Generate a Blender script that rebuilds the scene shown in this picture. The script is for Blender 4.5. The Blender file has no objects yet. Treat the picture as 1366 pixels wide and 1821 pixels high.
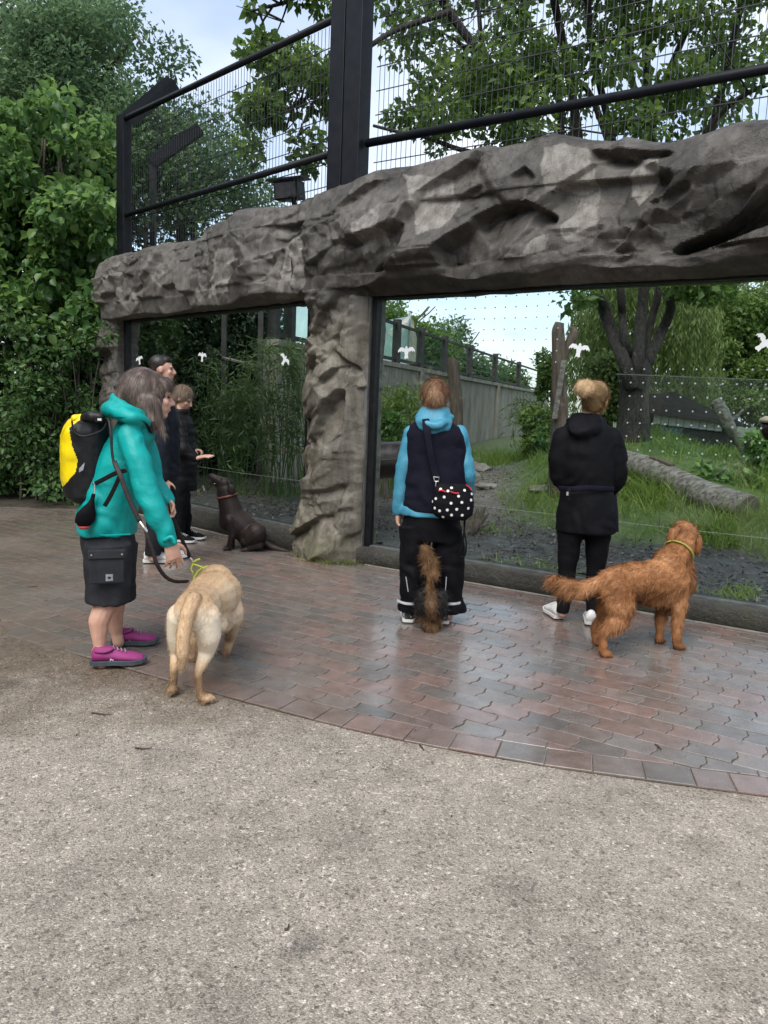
import bpy, bmesh, math, random
import numpy as np
from mathutils import Vector, Matrix

random.seed(7)
RNG = np.random.default_rng(11)
SC = bpy.context.scene
COL = SC.collection

# ------------------------------------------------------------------ camera
CAM_H = 1.45
F_PX, CX, CY = 1368.0, 683.0, 910.5            # focal length and centre for a 1366 x 1821 frame
PITCH = math.atan(183 / 1368.0 * math.cos(0.04))
ROLL = math.radians(2.25)
cam_data = bpy.data.cameras.new('camera')
cam = bpy.data.objects.new('camera', cam_data)
COL.objects.link(cam)
cam_data.sensor_fit = 'VERTICAL'
cam_data.sensor_height = 24.0
cam_data.lens = F_PX / 1821.0 * 24.0
cam_data.clip_start = 0.05
cam_data.clip_end = 2000.0
_x = Vector((1, 0, 0))
_f = Vector((0, math.cos(PITCH), -math.sin(PITCH)))
_u = Vector((0, math.sin(PITCH), math.cos(PITCH)))
_r = _x * math.cos(ROLL) + _u * math.sin(ROLL)
_up = -_x * math.sin(ROLL) + _u * math.cos(ROLL)
cam.matrix_world = Matrix(((_r.x, _up.x, -_f.x, 0), (_r.y, _up.y, -_f.y, 0), (_r.z, _up.z, -_f.z, CAM_H), (0, 0, 0, 1)))
SC.camera = cam

# ------------------------------------------------------------------ light: overcast sky after rain
SUN_EL, SUN_AZ = math.radians(52), math.radians(200)
world = bpy.data.worlds.new('World')
SC.world = world
world.use_nodes = True
wn, wl = world.node_tree.nodes, world.node_tree.links
wn.clear()
w_out = wn.new('ShaderNodeOutputWorld')
w_bg = wn.new('ShaderNodeBackground')
w_bg.inputs['Strength'].default_value = 0.1
w_sky = wn.new('ShaderNodeTexSky')
w_sky.sky_type = 'NISHITA'
w_sky.sun_disc = False
w_sky.sun_elevation = SUN_EL
w_sky.sun_rotation = SUN_AZ
w_sky.air_density = 1.0
w_sky.dust_density = 1.5
w_tc = wn.new('ShaderNodeTexCoord')
w_sep = wn.new('ShaderNodeSeparateXYZ')
w_add = wn.new('ShaderNodeMath'); w_add.operation = 'ADD'; w_add.inputs[1].default_value = 0.22
w_max = wn.new('ShaderNodeMath'); w_max.operation = 'MAXIMUM'; w_max.inputs[1].default_value = 0.12
w_dx = wn.new('ShaderNodeMath'); w_dx.operation = 'DIVIDE'
w_dy = wn.new('ShaderNodeMath'); w_dy.operation = 'DIVIDE'
w_cmb = wn.new('ShaderNodeCombineXYZ')
w_noise = wn.new('ShaderNodeTexNoise')
w_noise.inputs['Scale'].default_value = 0.9
w_noise.inputs['Detail'].default_value = 6.0
w_noise.inputs['Roughness'].default_value = 0.5
w_ramp = wn.new('ShaderNodeValToRGB')
w_ramp.color_ramp.elements[0].position = 0.40
w_ramp.color_ramp.elements[0].color = (0.15, 0.15, 0.15, 1)
w_ramp.color_ramp.elements[1].position = 0.60
w_ramp.color_ramp.elements[1].color = (0.95, 0.95, 0.95, 1)
w_mix = wn.new('ShaderNodeMix'); w_mix.data_type = 'RGBA'
w_mix.inputs[7].default_value = (4.6, 4.95, 5.45, 1)
w_n2 = wn.new('ShaderNodeTexNoise'); w_n2.inputs['Scale'].default_value = 1.6; w_n2.inputs['Detail'].default_value = 5.0
w_r2 = wn.new('ShaderNodeValToRGB'); w_r2.color_ramp.elements[0].position = 0.38; w_r2.color_ramp.elements[0].color = (0.36, 0.41, 0.49, 1); w_r2.color_ramp.elements[1].position = 0.62; w_r2.color_ramp.elements[1].color = (0.53, 0.555, 0.585, 1)
w_sc = wn.new('ShaderNodeVectorMath'); w_sc.operation = 'SCALE'; w_sc.inputs['Scale'].default_value = 10.0
wl.new(w_cmb.outputs[0], w_n2.inputs['Vector']); wl.new(w_n2.outputs['Fac'], w_r2.inputs['Fac']); wl.new(w_r2.outputs['Color'], w_sc.inputs[0]); wl.new(w_sc.outputs[0], w_mix.inputs[7])
wl.new(w_tc.outputs['Generated'], w_sep.inputs[0])
wl.new(w_sep.outputs[2], w_add.inputs[0])
wl.new(w_add.outputs[0], w_max.inputs[0])
wl.new(w_sep.outputs[0], w_dx.inputs[0]); wl.new(w_max.outputs[0], w_dx.inputs[1])
wl.new(w_sep.outputs[1], w_dy.inputs[0]); wl.new(w_max.outputs[0], w_dy.inputs[1])
wl.new(w_dx.outputs[0], w_cmb.inputs[0]); wl.new(w_dy.outputs[0], w_cmb.inputs[1])
wl.new(w_cmb.outputs[0], w_noise.inputs['Vector'])
wl.new(w_noise.outputs['Fac'], w_ramp.inputs['Fac'])
wl.new(w_ramp.outputs['Color'], w_mix.inputs[0])
wl.new(w_sky.outputs['Color'], w_mix.inputs[6])
wl.new(w_mix.outputs[2], w_bg.inputs['Color'])
wl.new(w_bg.outputs[0], w_out.inputs['Surface'])

sun_data = bpy.data.lights.new('sun', 'SUN')
sun_data.energy = 1.5
sun_data.angle = math.radians(45)
sun_data.color = (1.0, 0.96, 0.9)
sun = bpy.data.objects.new('sun', sun_data)
COL.objects.link(sun)
_sd = Vector((math.sin(SUN_AZ) * math.cos(SUN_EL), math.cos(SUN_AZ) * math.cos(SUN_EL), math.sin(SUN_EL)))
sun.rotation_euler = _sd.to_track_quat('Z', 'Y').to_euler()

SC.view_settings.view_transform = 'Standard'
SC.view_settings.look = 'None'
SC.view_settings.exposure = 1.32
SC.view_settings.gamma = 1.0
SC.view_settings.use_curve_mapping = False
SC.render.engine = 'CYCLES'
SC.cycles.use_denoising = True
SC.cycles.max_bounces = 8
SC.cycles.transparent_max_bounces = 12
SC.cycles.caustics_reflective = False
SC.cycles.caustics_refractive = False
SC.cycles.sample_clamp_indirect = 6.0

# ------------------------------------------------------------------ where a thing seen in a direction stands
_cr, _sr, _cp, _sp = math.cos(ROLL), math.sin(ROLL), math.cos(PITCH), math.sin(PITCH)
def ray(px, py):
    dx, dy = px - CX, py - CY
    x, y = _cr * dx + _sr * dy, -_sr * dx + _cr * dy
    return np.array([x, F_PX * _cp - y * _sp, -F_PX * _sp - y * _cp])
def P(px, py, Y):
    """the point at distance Y in front of the camera seen in that direction"""
    d = ray(px, py); t = Y / d[1]
    return np.array([d[0] * t, Y, CAM_H + d[2] * t])
def G(px, py, z=0.0):
    """the point at height z seen in that direction"""
    d = ray(px, py); t = (z - CAM_H) / d[2]
    return np.array([d[0] * t, d[1] * t, z])
R0 = np.array([-0.15, 7.03, 0.0]); RD = np.array([0.839, -0.543, 0.0]); RD /= np.linalg.norm(RD)
L0 = np.array([-0.93, 7.57, 0.0]); LD = np.array([-1.52, 1.46, 0.0]); LD /= np.linalg.norm(LD)
RN = np.array([RD[1], -RD[0], 0.0])             # normals towards the visitors
LN = np.array([-LD[1], LD[0], 0.0])
def WR(s, z, off=0.0): return R0 + RD * s + RN * off + np.array([0, 0, z])
def WL(s, z, off=0.0): return L0 + LD * s + LN * off + np.array([0, 0, z])
def on_wall(px, py, right=True, off=0.0):
    o, d, n = (R0, RD, RN) if right else (L0, LD, LN)
    r = ray(px, py); c = np.array([0, 0, CAM_H])
    t = ((o + n * off - c) @ n) / (r @ n); p = c + r * t
    return float((p - o) @ d), float(p[2])

# ------------------------------------------------------------------ noise
def _hash(ix, iy, iz, k=0):
    h = (ix * 374761393 + iy * 668265263 + iz * 2147483647 + k * 1274126177) & 0xFFFFFFFF
    h = ((h ^ (h >> 13)) * 1274126177) & 0xFFFFFFFF
    h = ((h ^ (h >> 16)) * 2246822519) & 0xFFFFFFFF
    return ((h ^ (h >> 15)) & 0xFFFFFF) / float(0xFFFFFF)
def vnoise(p, scale=1.0, k=0):
    q = np.asarray(p, float) * scale
    i = np.floor(q).astype(np.int64); f = q - i
    f = f * f * (3 - 2 * f)
    r = 0
    for dx in (0, 1):
        for dy in (0, 1):
            for dz in (0, 1):
                w = (f[:, 0] if dx else 1 - f[:, 0]) * (f[:, 1] if dy else 1 - f[:, 1]) * (f[:, 2] if dz else 1 - f[:, 2])
                r = r + w * _hash(i[:, 0] + dx, i[:, 1] + dy, i[:, 2] + dz, k)
    return r * 2 - 1
def fbm(p, scale=1.0, octv=4, k=0, gain=0.5):
    r, a = 0, 1.0
    for o in range(octv):
        r = r + a * vnoise(p, scale * 2.03 ** o, k + o); a *= gain
    return r

# ------------------------------------------------------------------ objects
def nrm(v):
    v = np.asarray(v, float); return v / (np.linalg.norm(v) + 1e-12)
def link(o):
    COL.objects.link(o); return o
def tag(o, label=None, cat=None, group=None, kind=None):
    if label: o['label'] = label
    if cat: o['category'] = cat
    if group: o['group'] = group
    if kind: o['kind'] = kind
    return o
def empty(name, base, label=None, cat=None, group=None):
    o = bpy.data.objects.new(name, None); o.empty_display_size = 0.1
    o.location = [float(c) for c in base]; link(o)
    return tag(o, label, cat, group)
def world_base(o):
    p = np.zeros(3)
    while o is not None:
        p = p + np.array(o.location); o = o.parent
    return p
def make_mesh(name, V, faces, mat, parent=None, base=None, smooth=False, attrs=None, mats=None, midx=None, link_it=True):
    """V in world coordinates; the object's origin goes to base (or the parent's origin)."""
    V = np.asarray(V, float).reshape(-1, 3)
    b = world_base(parent) if parent is not None else (np.zeros(3) if base is None else np.asarray(base, float))
    me = bpy.data.meshes.new(name)
    if isinstance(faces, np.ndarray):
        n, k = faces.shape
        me.vertices.add(len(V)); me.vertices.foreach_set('co', (V - b).astype(np.float32).ravel())
        me.loops.add(n * k); me.loops.foreach_set('vertex_index', faces.astype(np.int32).ravel())
        me.polygons.add(n)
        me.polygons.foreach_set('loop_start', np.arange(0, n * k, k, dtype=np.int32))
        me.polygons.foreach_set('loop_total', np.full(n, k, np.int32))
    else:
        me.from_pydata([tuple(v) for v in (V - b)], [], [tuple(int(i) for i in f) for f in faces])
    me.update(calc_edges=True); me.validate()
    for m in (mats if mats else [mat]): me.materials.append(m)
    if midx is not None: me.polygons.foreach_set('material_index', np.asarray(midx, np.int32))
    if smooth: me.polygons.foreach_set('use_smooth', np.ones(len(me.polygons), bool))
    for an, av in (attrs or {}).items():
        av = np.asarray(av, np.float32)
        if av.ndim == 1:
            a = me.attributes.new(an, 'FLOAT', 'POINT'); a.data.foreach_set('value', av)
        else:
            a = me.attributes.new(an, 'FLOAT_COLOR', 'POINT'); a.data.foreach_set('color', np.hstack([av, np.ones((len(av), 1), np.float32)]).ravel())
    o = bpy.data.objects.new(name, me)
    if parent is not None: o.parent = parent
    else: o.location = b
    if link_it: link(o)
    return o

class MB:
    """collects shapes for ONE mesh"""
    def __init__(self): self.V, self.F, self.M, self.n = [], [], [], 0
    def add(self, V, F, m=0):
        V = np.asarray(V, float)
        self.V.append(V); self.F += [tuple(int(i) + self.n for i in f) for f in F]; self.M += [m] * len(F); self.n += len(V)
        return self
    def box(self, c, x, y, z, m=0):
        """c centre; x, y, z half-extent vectors"""
        c, x, y, z = [np.asarray(a, float) for a in (c, x, y, z)]
        if np.cross(x, y) @ z < 0: x = -x
        V = [c + sx * x + sy * y + sz * z for sz in (-1, 1) for sy in (-1, 1) for sx in (-1, 1)]
        return self.add(V, [(0, 2, 3, 1), (4, 5, 7, 6), (0, 1, 5, 4), (2, 6, 7, 3), (0, 4, 6, 2), (1, 3, 7, 5)], m)
    def aabox(self, a, b, m=0):
        a, b = np.asarray(a, float), np.asarray(b, float); h = (b - a) / 2
        return self.box((a + b) / 2, [h[0], 0, 0], [0, h[1], 0], [0, 0, h[2]], m)
    def rings(self, R, m=0, cap=True):
        """R: list of equal-length rings of points"""
        k = len(R[0]); V = np.vstack(R); F = []
        for i in range(len(R) - 1):
            for j in range(k):
                a, b = i * k + j, i * k + (j + 1) % k
                F.append((a, b, b + k, a + k))
        if cap:
            F.append(tuple(range(k - 1, -1, -1))); F.append(tuple(range((len(R) - 1) * k, len(R) * k)))
        return self.add(V, F, m)
    def tube(self, pts, rad, seg=8, m=0, flat=None):
        """round tube through pts (flat: second radius factor and its direction for straps)"""
        pts = [np.asarray(p, float) for p in pts]
        if np.isscalar(rad): rad = [rad] * len(pts)
        R = []; u = None
        for i, p in enumerate(pts):
            t = nrm(pts[min(i + 1, len(pts) - 1)] - pts[max(i - 1, 0)])
            if flat is not None: u = nrm(np.cross(np.cross(t, flat[1]), t))
            elif u is None: u = nrm(np.cross(t, [0.31, 0.2, 0.93] if abs(t[2]) < 0.9 else [1, 0.1, 0]))
            else: u = nrm(u - t * (u @ t))
            v = np.cross(t, u); a = np.arange(seg) * 2 * math.pi / seg
            k = 1.0 if flat is None else flat[0]
            R.append(p + rad[i] * (np.cos(a)[:, None] * u * k + np.sin(a)[:, None] * v))
        return self.rings(R, m)
    def loft(self, L, seg=16, m=0, power=2.0):
        """L: (centre, uvec, vvec) rings"""
        a = np.arange(seg) * 2 * math.pi / seg
        ca, sa = np.cos(a), np.sin(a)
        ca = np.sign(ca) * np.abs(ca) ** (2 / power); sa = np.sign(sa) * np.abs(sa) ** (2 / power)
        return self.rings([np.asarray(c, float) + ca[:, None] * np.asarray(u, float) + sa[:, None] * np.asarray(v, float) for c, u, v in L], m)
    def ball(self, c, r, seg=12, m=0, axes=None):
        r = np.array([r] * 3, float) if np.isscalar(r) else np.asarray(r, float)
        A = np.eye(3) if axes is None else np.array([nrm(x) for x in axes])
        R = []
        for i in range(1, seg // 2):
            th = math.pi * i / (seg // 2)
            a = np.arange(seg) * 2 * math.pi / seg
            L = np.stack([np.cos(a) * math.sin(th) * r[0], np.sin(a) * math.sin(th) * r[1], np.full(seg, -math.cos(th) * r[2])], 1)
            R.append(np.asarray(c, float) + L @ A)
        return self.rings(R, m)
    def cone(self, p0, r0, p1, r1, seg=12, m=0):
        """tapered capsule with rounded ends"""
        p0, p1 = np.asarray(p0, float), np.asarray(p1, float); t = nrm(p1 - p0)
        u = nrm(np.cross(t, [0.31, 0.2, 0.93] if abs(t[2]) < 0.9 else [1, 0.1, 0])); v = np.cross(t, u)
        a = np.arange(seg) * 2 * math.pi / seg; d = np.cos(a)[:, None] * u + np.sin(a)[:, None] * v
        R = [p0 - t * r0 * c + d * r0 * s for c, s in ((0.97, 0.25), (0.7, 0.71), (0.35, 0.93))] + [p0 + d * r0, p1 + d * r1]
        R += [p1 + t * r1 * c + d * r1 * s for c, s in ((0.35, 0.93), (0.7, 0.71), (0.97, 0.25))]
        return self.rings(R, m)
    def chain(self, pts, rad, seg=12):
        for i in range(len(pts) - 1): self.cone(pts[i], rad[i], pts[i + 1], rad[i + 1], seg)
        return self
    def verts(self): return np.vstack(self.V)
    def build(self, name, mat, parent=None, base=None, smooth=False, mats=None, bevel=0, attrs=None):
        o = make_mesh(name, self.verts(), self.F, mat, parent, base, smooth, attrs, mats, self.M if mats else None)
        if bevel:
            md = o.modifiers.new('bevel', 'BEVEL'); md.width = bevel; md.segments = 2; md.limit_method = 'ANGLE'
        return o

def spline(pts, n=8):
    """Catmull-Rom through pts (any dimension)"""
    p = np.asarray(pts, float); q = np.vstack([2 * p[0] - p[1], p, 2 * p[-1] - p[-2]]); out = []
    for i in range(1, len(q) - 2):
        for t in np.arange(n) / n:
            a, b, c, d = q[i - 1], q[i], q[i + 1], q[i + 2]
            out.append(0.5 * (2 * b + (c - a) * t + (2 * a - 5 * b + 4 * c - d) * t * t + (3 * b - a - 3 * c + d) * t ** 3))
    out.append(p[-1]); return np.array(out)

def remesh(mb, voxel, smooth=2, lam=0.5):
    """union of the collected closed shapes as one continuous surface -> V, F(quads), normals"""
    me = bpy.data.meshes.new('tmp'); me.from_pydata([tuple(v) for v in mb.verts()], [], mb.F); me.update()
    o = bpy.data.objects.new('tmp', me); link(o)
    md = o.modifiers.new('r', 'REMESH'); md.mode = 'VOXEL'; md.voxel_size = voxel; md.adaptivity = 0
    dg = bpy.context.evaluated_depsgraph_get(); ev = o.evaluated_get(dg); m2 = ev.to_mesh()
    V = np.empty(len(m2.vertices) * 3, np.float32); m2.vertices.foreach_get('co', V); V = V.reshape(-1, 3).astype(float)
    nl = np.empty(len(m2.polygons), np.int32); m2.polygons.foreach_get('loop_total', nl)
    li = np.empty(len(m2.loops), np.int32); m2.loops.foreach_get('vertex_index', li)
    F = li.reshape(-1, 4) if len(nl) and (nl == 4).all() else None
    if F is None:
        F = np.array([(list(p.vertices) + [p.vertices[-1]])[:4] for p in m2.polygons])
    ev.to_mesh_clear(); bpy.data.objects.remove(o); bpy.data.meshes.remove(me)
    V = relax(V, F, smooth, lam)
    return V, F, normals(V, F)
def relax(V, F, n, lam=0.5):
    E = np.vstack([F[:, [0, 1]], F[:, [1, 2]], F[:, [2, 3]], F[:, [3, 0]]])
    E = np.vstack([E, E[:, ::-1]])
    cnt = np.bincount(E[:, 0], minlength=len(V)).astype(float)[:, None]; cnt[cnt == 0] = 1
    for _ in range(n):
        S = np.stack([np.bincount(E[:, 0], weights=V[E[:, 1], c], minlength=len(V)) for c in range(3)], 1)
        V = V * (1 - lam) + lam * S / cnt
    return V
def normals(V, F):
    a, b, c, d = V[F[:, 0]], V[F[:, 1]], V[F[:, 2]], V[F[:, 3]]
    fn = np.cross(c - a, d - b); N = np.zeros_like(V)
    for k in range(4):
        for c2 in range(3): N[:, c2] += np.bincount(F[:, k], weights=fn[:, c2], minlength=len(V))
    return N / (np.linalg.norm(N, axis=1, keepdims=True) + 1e-12)

# ------------------------------------------------------------------ materials
class NT:
    def __init__(self, m):
        m.use_nodes = True; self.t = m.node_tree; self.n = m.node_tree.nodes; self.l = m.node_tree.links; self.n.clear()
        self.out = self.n.new('ShaderNodeOutputMaterial')
    def node(self, typ, **kw):
        nd = self.n.new('ShaderNode' + typ)
        for k, v in kw.items():
            if k.startswith('i_'):
                key = k[2:]; key = int(key) if key.isdigit() else key.replace('_', ' ')
                nd.inputs[key].default_value = v
            else: setattr(nd, k, v)
        return nd
    def lk(self, a, b): self.l.new(a, b)
    def pos(self, kind='Object', scale=None, rot=None):
        tc = self.node('TexCoord')
        if scale is None: return tc.outputs[kind]
        mp = self.node('Mapping'); mp.inputs['Scale'].default_value = scale if not np.isscalar(scale) else (scale,) * 3
        if rot: mp.inputs['Rotation'].default_value = rot
        self.lk(tc.outputs[kind], mp.inputs[0]); return mp.outputs[0]
    def noise(self, scale, detail=4, rough=0.55, vec=None, dist=0):
        nd = self.node('TexNoise'); nd.inputs['Scale'].default_value = scale; nd.inputs['Detail'].default_value = detail
        nd.inputs['Roughness'].default_value = rough; nd.inputs['Distortion'].default_value = dist
        if vec is not None: self.lk(vec, nd.inputs['Vector'])
        return nd.outputs['Fac']
    def ramp(self, fac, stops, interp='LINEAR'):
        nd = self.node('ValToRGB'); cr = nd.color_ramp; cr.interpolation = interp
        while len(cr.elements) < len(stops): cr.elements.new(0.5)
        for e, (p, c) in zip(cr.elements, stops):
            e.position = p; e.color = (tuple(c) + (1,)) if not np.isscalar(c) else (c, c, c, 1)
        self.lk(fac, nd.inputs[0]); return nd.outputs[0]
    def mix(self, fac, a, b, blend='MIX'):
        nd = self.node('Mix', data_type='RGBA', blend_type=blend)
        for k, v in ((0, fac), (6, a), (7, b)):
            sock = nd.inputs[k]
            if isinstance(v, bpy.types.NodeSocket): self.lk(v, sock)
            elif k == 0: sock.default_value = v
            else: sock.default_value = tuple(v) + (1,) if len(v) == 3 else v
        return nd.outputs[2]
    def math(self, op, a, b=0.0, clamp=False):
        nd = self.node('Math', operation=op); nd.use_clamp = clamp
        for i, v in enumerate((a, b)):
            if isinstance(v, bpy.types.NodeSocket): self.lk(v, nd.inputs[i])
            else: nd.inputs[i].default_value = v
        return nd.outputs[0]
    def attr(self, name, out='Fac'):
        nd = self.node('Attribute'); nd.attribute_name = name; return nd.outputs[out]
    def bump(self, h, strength=0.3, dist=0.01, normal=None):
        nd = self.node('Bump'); nd.inputs['Strength'].default_value = strength; nd.inputs['Distance'].default_value = dist
        self.lk(h, nd.inputs['Height'])
        if normal is not None: self.lk(normal, nd.inputs['Normal'])
        return nd.outputs[0]
    def bsdf(self, color, rough=0.7, normal=None, metal=0.0, spec=0.5, **kw):
        nd = self.node('BsdfPrincipled')
        for k, v in (('Base Color', color), ('Roughness', rough), ('Metallic', metal), ('Specular IOR Level', spec)) + tuple(kw.items()):
            if isinstance(v, bpy.types.NodeSocket): self.lk(v, nd.inputs[k])
            elif k == 'Base Color' or (hasattr(v, '__len__') and len(v) == 3 and k.endswith('Color')): nd.inputs[k].default_value = tuple(v) + (1,)
            else: nd.inputs[k].default_value = v
        if normal is not None: self.lk(normal, nd.inputs['Normal'])
        return nd.outputs[0]
    def done(self, shader): self.lk(shader, self.out.inputs['Surface'])
def new_mat(name):
    m = bpy.data.materials.new(name); return m, NT(m)
def simple(name, c1, c2=None, scale=6.0, rough=0.7, bump=0.0, bscale=60.0, metal=0.0, spec=0.5, bdist=0.004, stretch=None, detail=4, rough2=None, lo=0.35, hi=0.65, **kw):
    """two-tone procedural surface with fine relief"""
    m, t = new_mat(name); v = t.pos('Object', stretch if stretch else (1, 1, 1))
    f = t.noise(scale, detail, 0.6, v)
    col = t.ramp(f, [(lo, c1), (hi, c2 if c2 is not None else tuple(x * 0.75 for x in c1))])
    nn = t.bump(t.noise(bscale, 3, 0.6, v), bump, bdist) if bump else None
    r = rough if rough2 is None else t.ramp(f, [(lo, rough), (hi, rough2)])
    t.done(t.bsdf(col, r, nn, metal, spec, **kw)); return m
def leaf_mat(name, dark, mid, light, rough=0.4, trans=0.3):
    m, t = new_mat(name)
    tint = t.attr('tint')
    col = t.ramp(tint, [(0.0, dark), (0.55, mid), (1.0, light)])
    b = t.bsdf(col, rough, None, 0, 0.4)
    tr = t.node('BsdfTranslucent'); t.lk(t.mix(0.5, col, light), tr.inputs[0])
    ms = t.node('MixShader'); ms.inputs[0].default_value = trans
    t.lk(b, ms.inputs[1]); t.lk(tr.outputs[0], ms.inputs[2]); t.done(ms.outputs[0]); return m

# ------------------------------------------------------------------ leaves, blades, hair
def rand_dirs(n, rng):
    v = rng.normal(size=(n, 3)); return v / np.linalg.norm(v, axis=1, keepdims=True)
def unit(v): return v / (np.linalg.norm(v, axis=1, keepdims=True) + 1e-9)
def leaves(pos, axis, nor, length, width, fold=0.25, fine=False):
    """leaf faces at pos, pointing along axis, facing nor -> V, F (triangles)"""
    n = len(pos); ax = unit(axis); nn = unit(nor - ax * np.sum(nor * ax, 1, keepdims=True)); sd = np.cross(ax, nn)
    L = np.broadcast_to(np.asarray(length, float).reshape(-1, 1), (n, 1)); W = np.broadcast_to(np.asarray(width, float).reshape(-1, 1), (n, 1))
    if not fine:
        V = np.stack([pos, pos + ax * L * .5 + sd * W * .5 + nn * W * fold, pos + ax * L - nn * L * .12, pos + ax * L * .5 - sd * W * .5 + nn * W * fold], 1)
        T = np.array([[0, 1, 2], [0, 2, 3]])
    else:
        V = np.stack([pos, pos + ax * L * .3 + sd * W * .46 + nn * W * fold, pos + ax * L * .68 + sd * W * .42 + nn * W * fold * .8, pos + ax * L - nn * L * .18,
                      pos + ax * L * .68 - sd * W * .42 + nn * W * fold * .8, pos + ax * L * .3 - sd * W * .46 + nn * W * fold, pos + ax * L * .5], 1)
        T = np.array([[0, 1, 6], [1, 2, 6], [2, 3, 6], [3, 4, 6], [4, 5, 6], [5, 0, 6]])
    k = V.shape[1]
    F = (T[None] + (np.arange(n) * k)[:, None, None]).reshape(-1, 3)
    return V.reshape(-1, 3), F, k
def foliage(name, clumps, size, mat, parent=None, base=None, seed=0, aspect=0.62, fine=False, up=0.5, fold=0.22, droop=0.2, shell=0.6, kind=None, tint_up=0.35):
    """clumps: (cx,cy,cz, rx,ry,rz, n): leaf-sized faces through each clump's volume"""
    rng = np.random.default_rng(seed); PV, AX, NO, TI = [], [], [], []
    for c in clumps:
        n = int(c[6] * 1.6); d = rand_dirs(n, rng); r = rng.random((n, 1)) ** (1 / 3 if shell < 0.5 else 0.22)
        p = np.array(c[:3]) + d * r * np.array(c[3:6]) * (0.8 + 0.4 * rng.random((n, 1)))
        a = rand_dirs(n, rng) * 0.8 + d * 0.7 - np.array([0, 0, droop]); no = rand_dirs(n, rng) * 0.6 + d * 0.4 + np.array([0, 0, up])
        PV.append(p); AX.append(a); NO.append(no)
        TI.append(np.clip(0.5 + tint_up * (d[:, 2] * r[:, 0]) * 0.35 + rng.normal(0, 0.22, n) + rng.normal(0, 0.1), 0, 1))
    p, a, no, ti = np.vstack(PV), np.vstack(AX), np.vstack(NO), np.concatenate(TI)
    L = size * (0.42 + 0.95 * rng.random(len(p)) ** 1.2)
    V, F, k = leaves(p, a, no, L, L * aspect, fold, fine)
    o = make_mesh(name, V, F, mat, parent, base, attrs={'tint': np.repeat(ti, k)})
    return tag(o, kind=kind) if kind else o
def blades(p, d, length, width, bend, rng, seg=2, side=None):
    """narrow tapering blades: p roots, d directions, bend vectors -> V, F"""
    n = len(p); d = unit(d); sd = unit(np.cross(d, rand_dirs(n, rng))) if side is None else side
    L = np.broadcast_to(np.asarray(length, float).reshape(-1, 1), (n, 1)); W = np.broadcast_to(np.asarray(width, float).reshape(-1, 1), (n, 1))
    cols = []
    for i in range(seg):
        t = i / seg; c = p + d * L * t + bend * L * t * t; w = W * (1 - t * .6) * .5
        cols += [c - sd * w, c + sd * w]
    cols.append(p + d * L + bend * L)
    V = np.stack(cols, 1); k = V.shape[1]; T = []
    for i in range(seg - 1): T += [[2 * i, 2 * i + 1, 2 * i + 3], [2 * i, 2 * i + 3, 2 * i + 2]]
    T.append([2 * seg - 2, 2 * seg - 1, 2 * seg])
    F = (np.array(T)[None] + (np.arange(n) * k)[:, None, None]).reshape(-1, 3)
    return V.reshape(-1, 3), F, k
def on_surface(V, F, n, rng, weight=None):
    """random points on quads -> points, face indices"""
    a, b, c, d = V[F[:, 0]], V[F[:, 1]], V[F[:, 2]], V[F[:, 3]]
    A = np.linalg.norm(np.cross(c - a, d - b), axis=1)
    if weight is not None: A = A * weight
    i = rng.choice(len(F), n, p=A / A.sum()); u, v = rng.random((n, 1)), rng.random((n, 1))
    p = a[i] * (1 - u) * (1 - v) + b[i] * u * (1 - v) + c[i] * u * v + d[i] * (1 - u) * v
    return p, i
def inside_poly(x, y, poly):
    """vectorised point in polygon"""
    r = np.zeros(len(x), bool); p = np.asarray(poly, float); j = len(p) - 1
    for i in range(len(p)):
        c = ((p[i, 1] > y) != (p[j, 1] > y)) & (x < (p[j, 0] - p[i, 0]) * (y - p[i, 1]) / (p[j, 1] - p[i, 1] + 1e-12) + p[i, 0])
        r ^= c; j = i
    return r

def rough_tube(mbx, pts, rads, seg=16, k=0, amp=.12, n=7):
    p = spline(np.array([list(a) + [r] for a, r in zip(pts, rads)]), n); R = []; uvec = None
    for i, q in enumerate(p):
        tng = nrm(p[min(i + 1, len(p) - 1)][:3] - p[max(i - 1, 0)][:3]); uvec = nrm(np.cross(tng, [.2, .3, .93])) if uvec is None else nrm(uvec - tng * (uvec @ tng)); vv = np.cross(tng, uvec)
        a = np.arange(seg) * 2 * math.pi / seg; dirs = np.cos(a)[:, None] * uvec + np.sin(a)[:, None] * vv
        rr = q[3] * (1 + amp * vnoise(dirs * 2.2 + q[:3] * 1.1, 1, k) + amp * .5 * vnoise(dirs * 6 + q[:3] * .7, 1, k + 3)); R.append(q[:3] + dirs * rr[:, None])
    mbx.rings(R)

# ================================================================== GROUND
def offR(x, y): return (x - R0[0]) * RN[0] + (y - R0[1]) * RN[1]
def offL(x, y): return (x - L0[0]) * LN[0] + (y - L0[1]) * LN[1]

# --- far ground to the horizon
m, t = new_mat('far_grass'); v = t.pos()
t.done(t.bsdf(t.ramp(t.noise(0.8, 5, 0.6, v), [(0.35, (0.045, 0.075, 0.022)), (0.65, (0.085, 0.10, 0.04))]), 0.9)); M_FARGRASS = m
o = make_mesh('ground', [(-600, -600, -0.35), (600, -600, -0.35), (600, 900, -0.35), (-600, 900, -0.35)], [(0, 1, 2, 3)], M_FARGRASS)
tag(o, 'flat green ground stretching to the horizon', 'ground', kind='structure')

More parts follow.
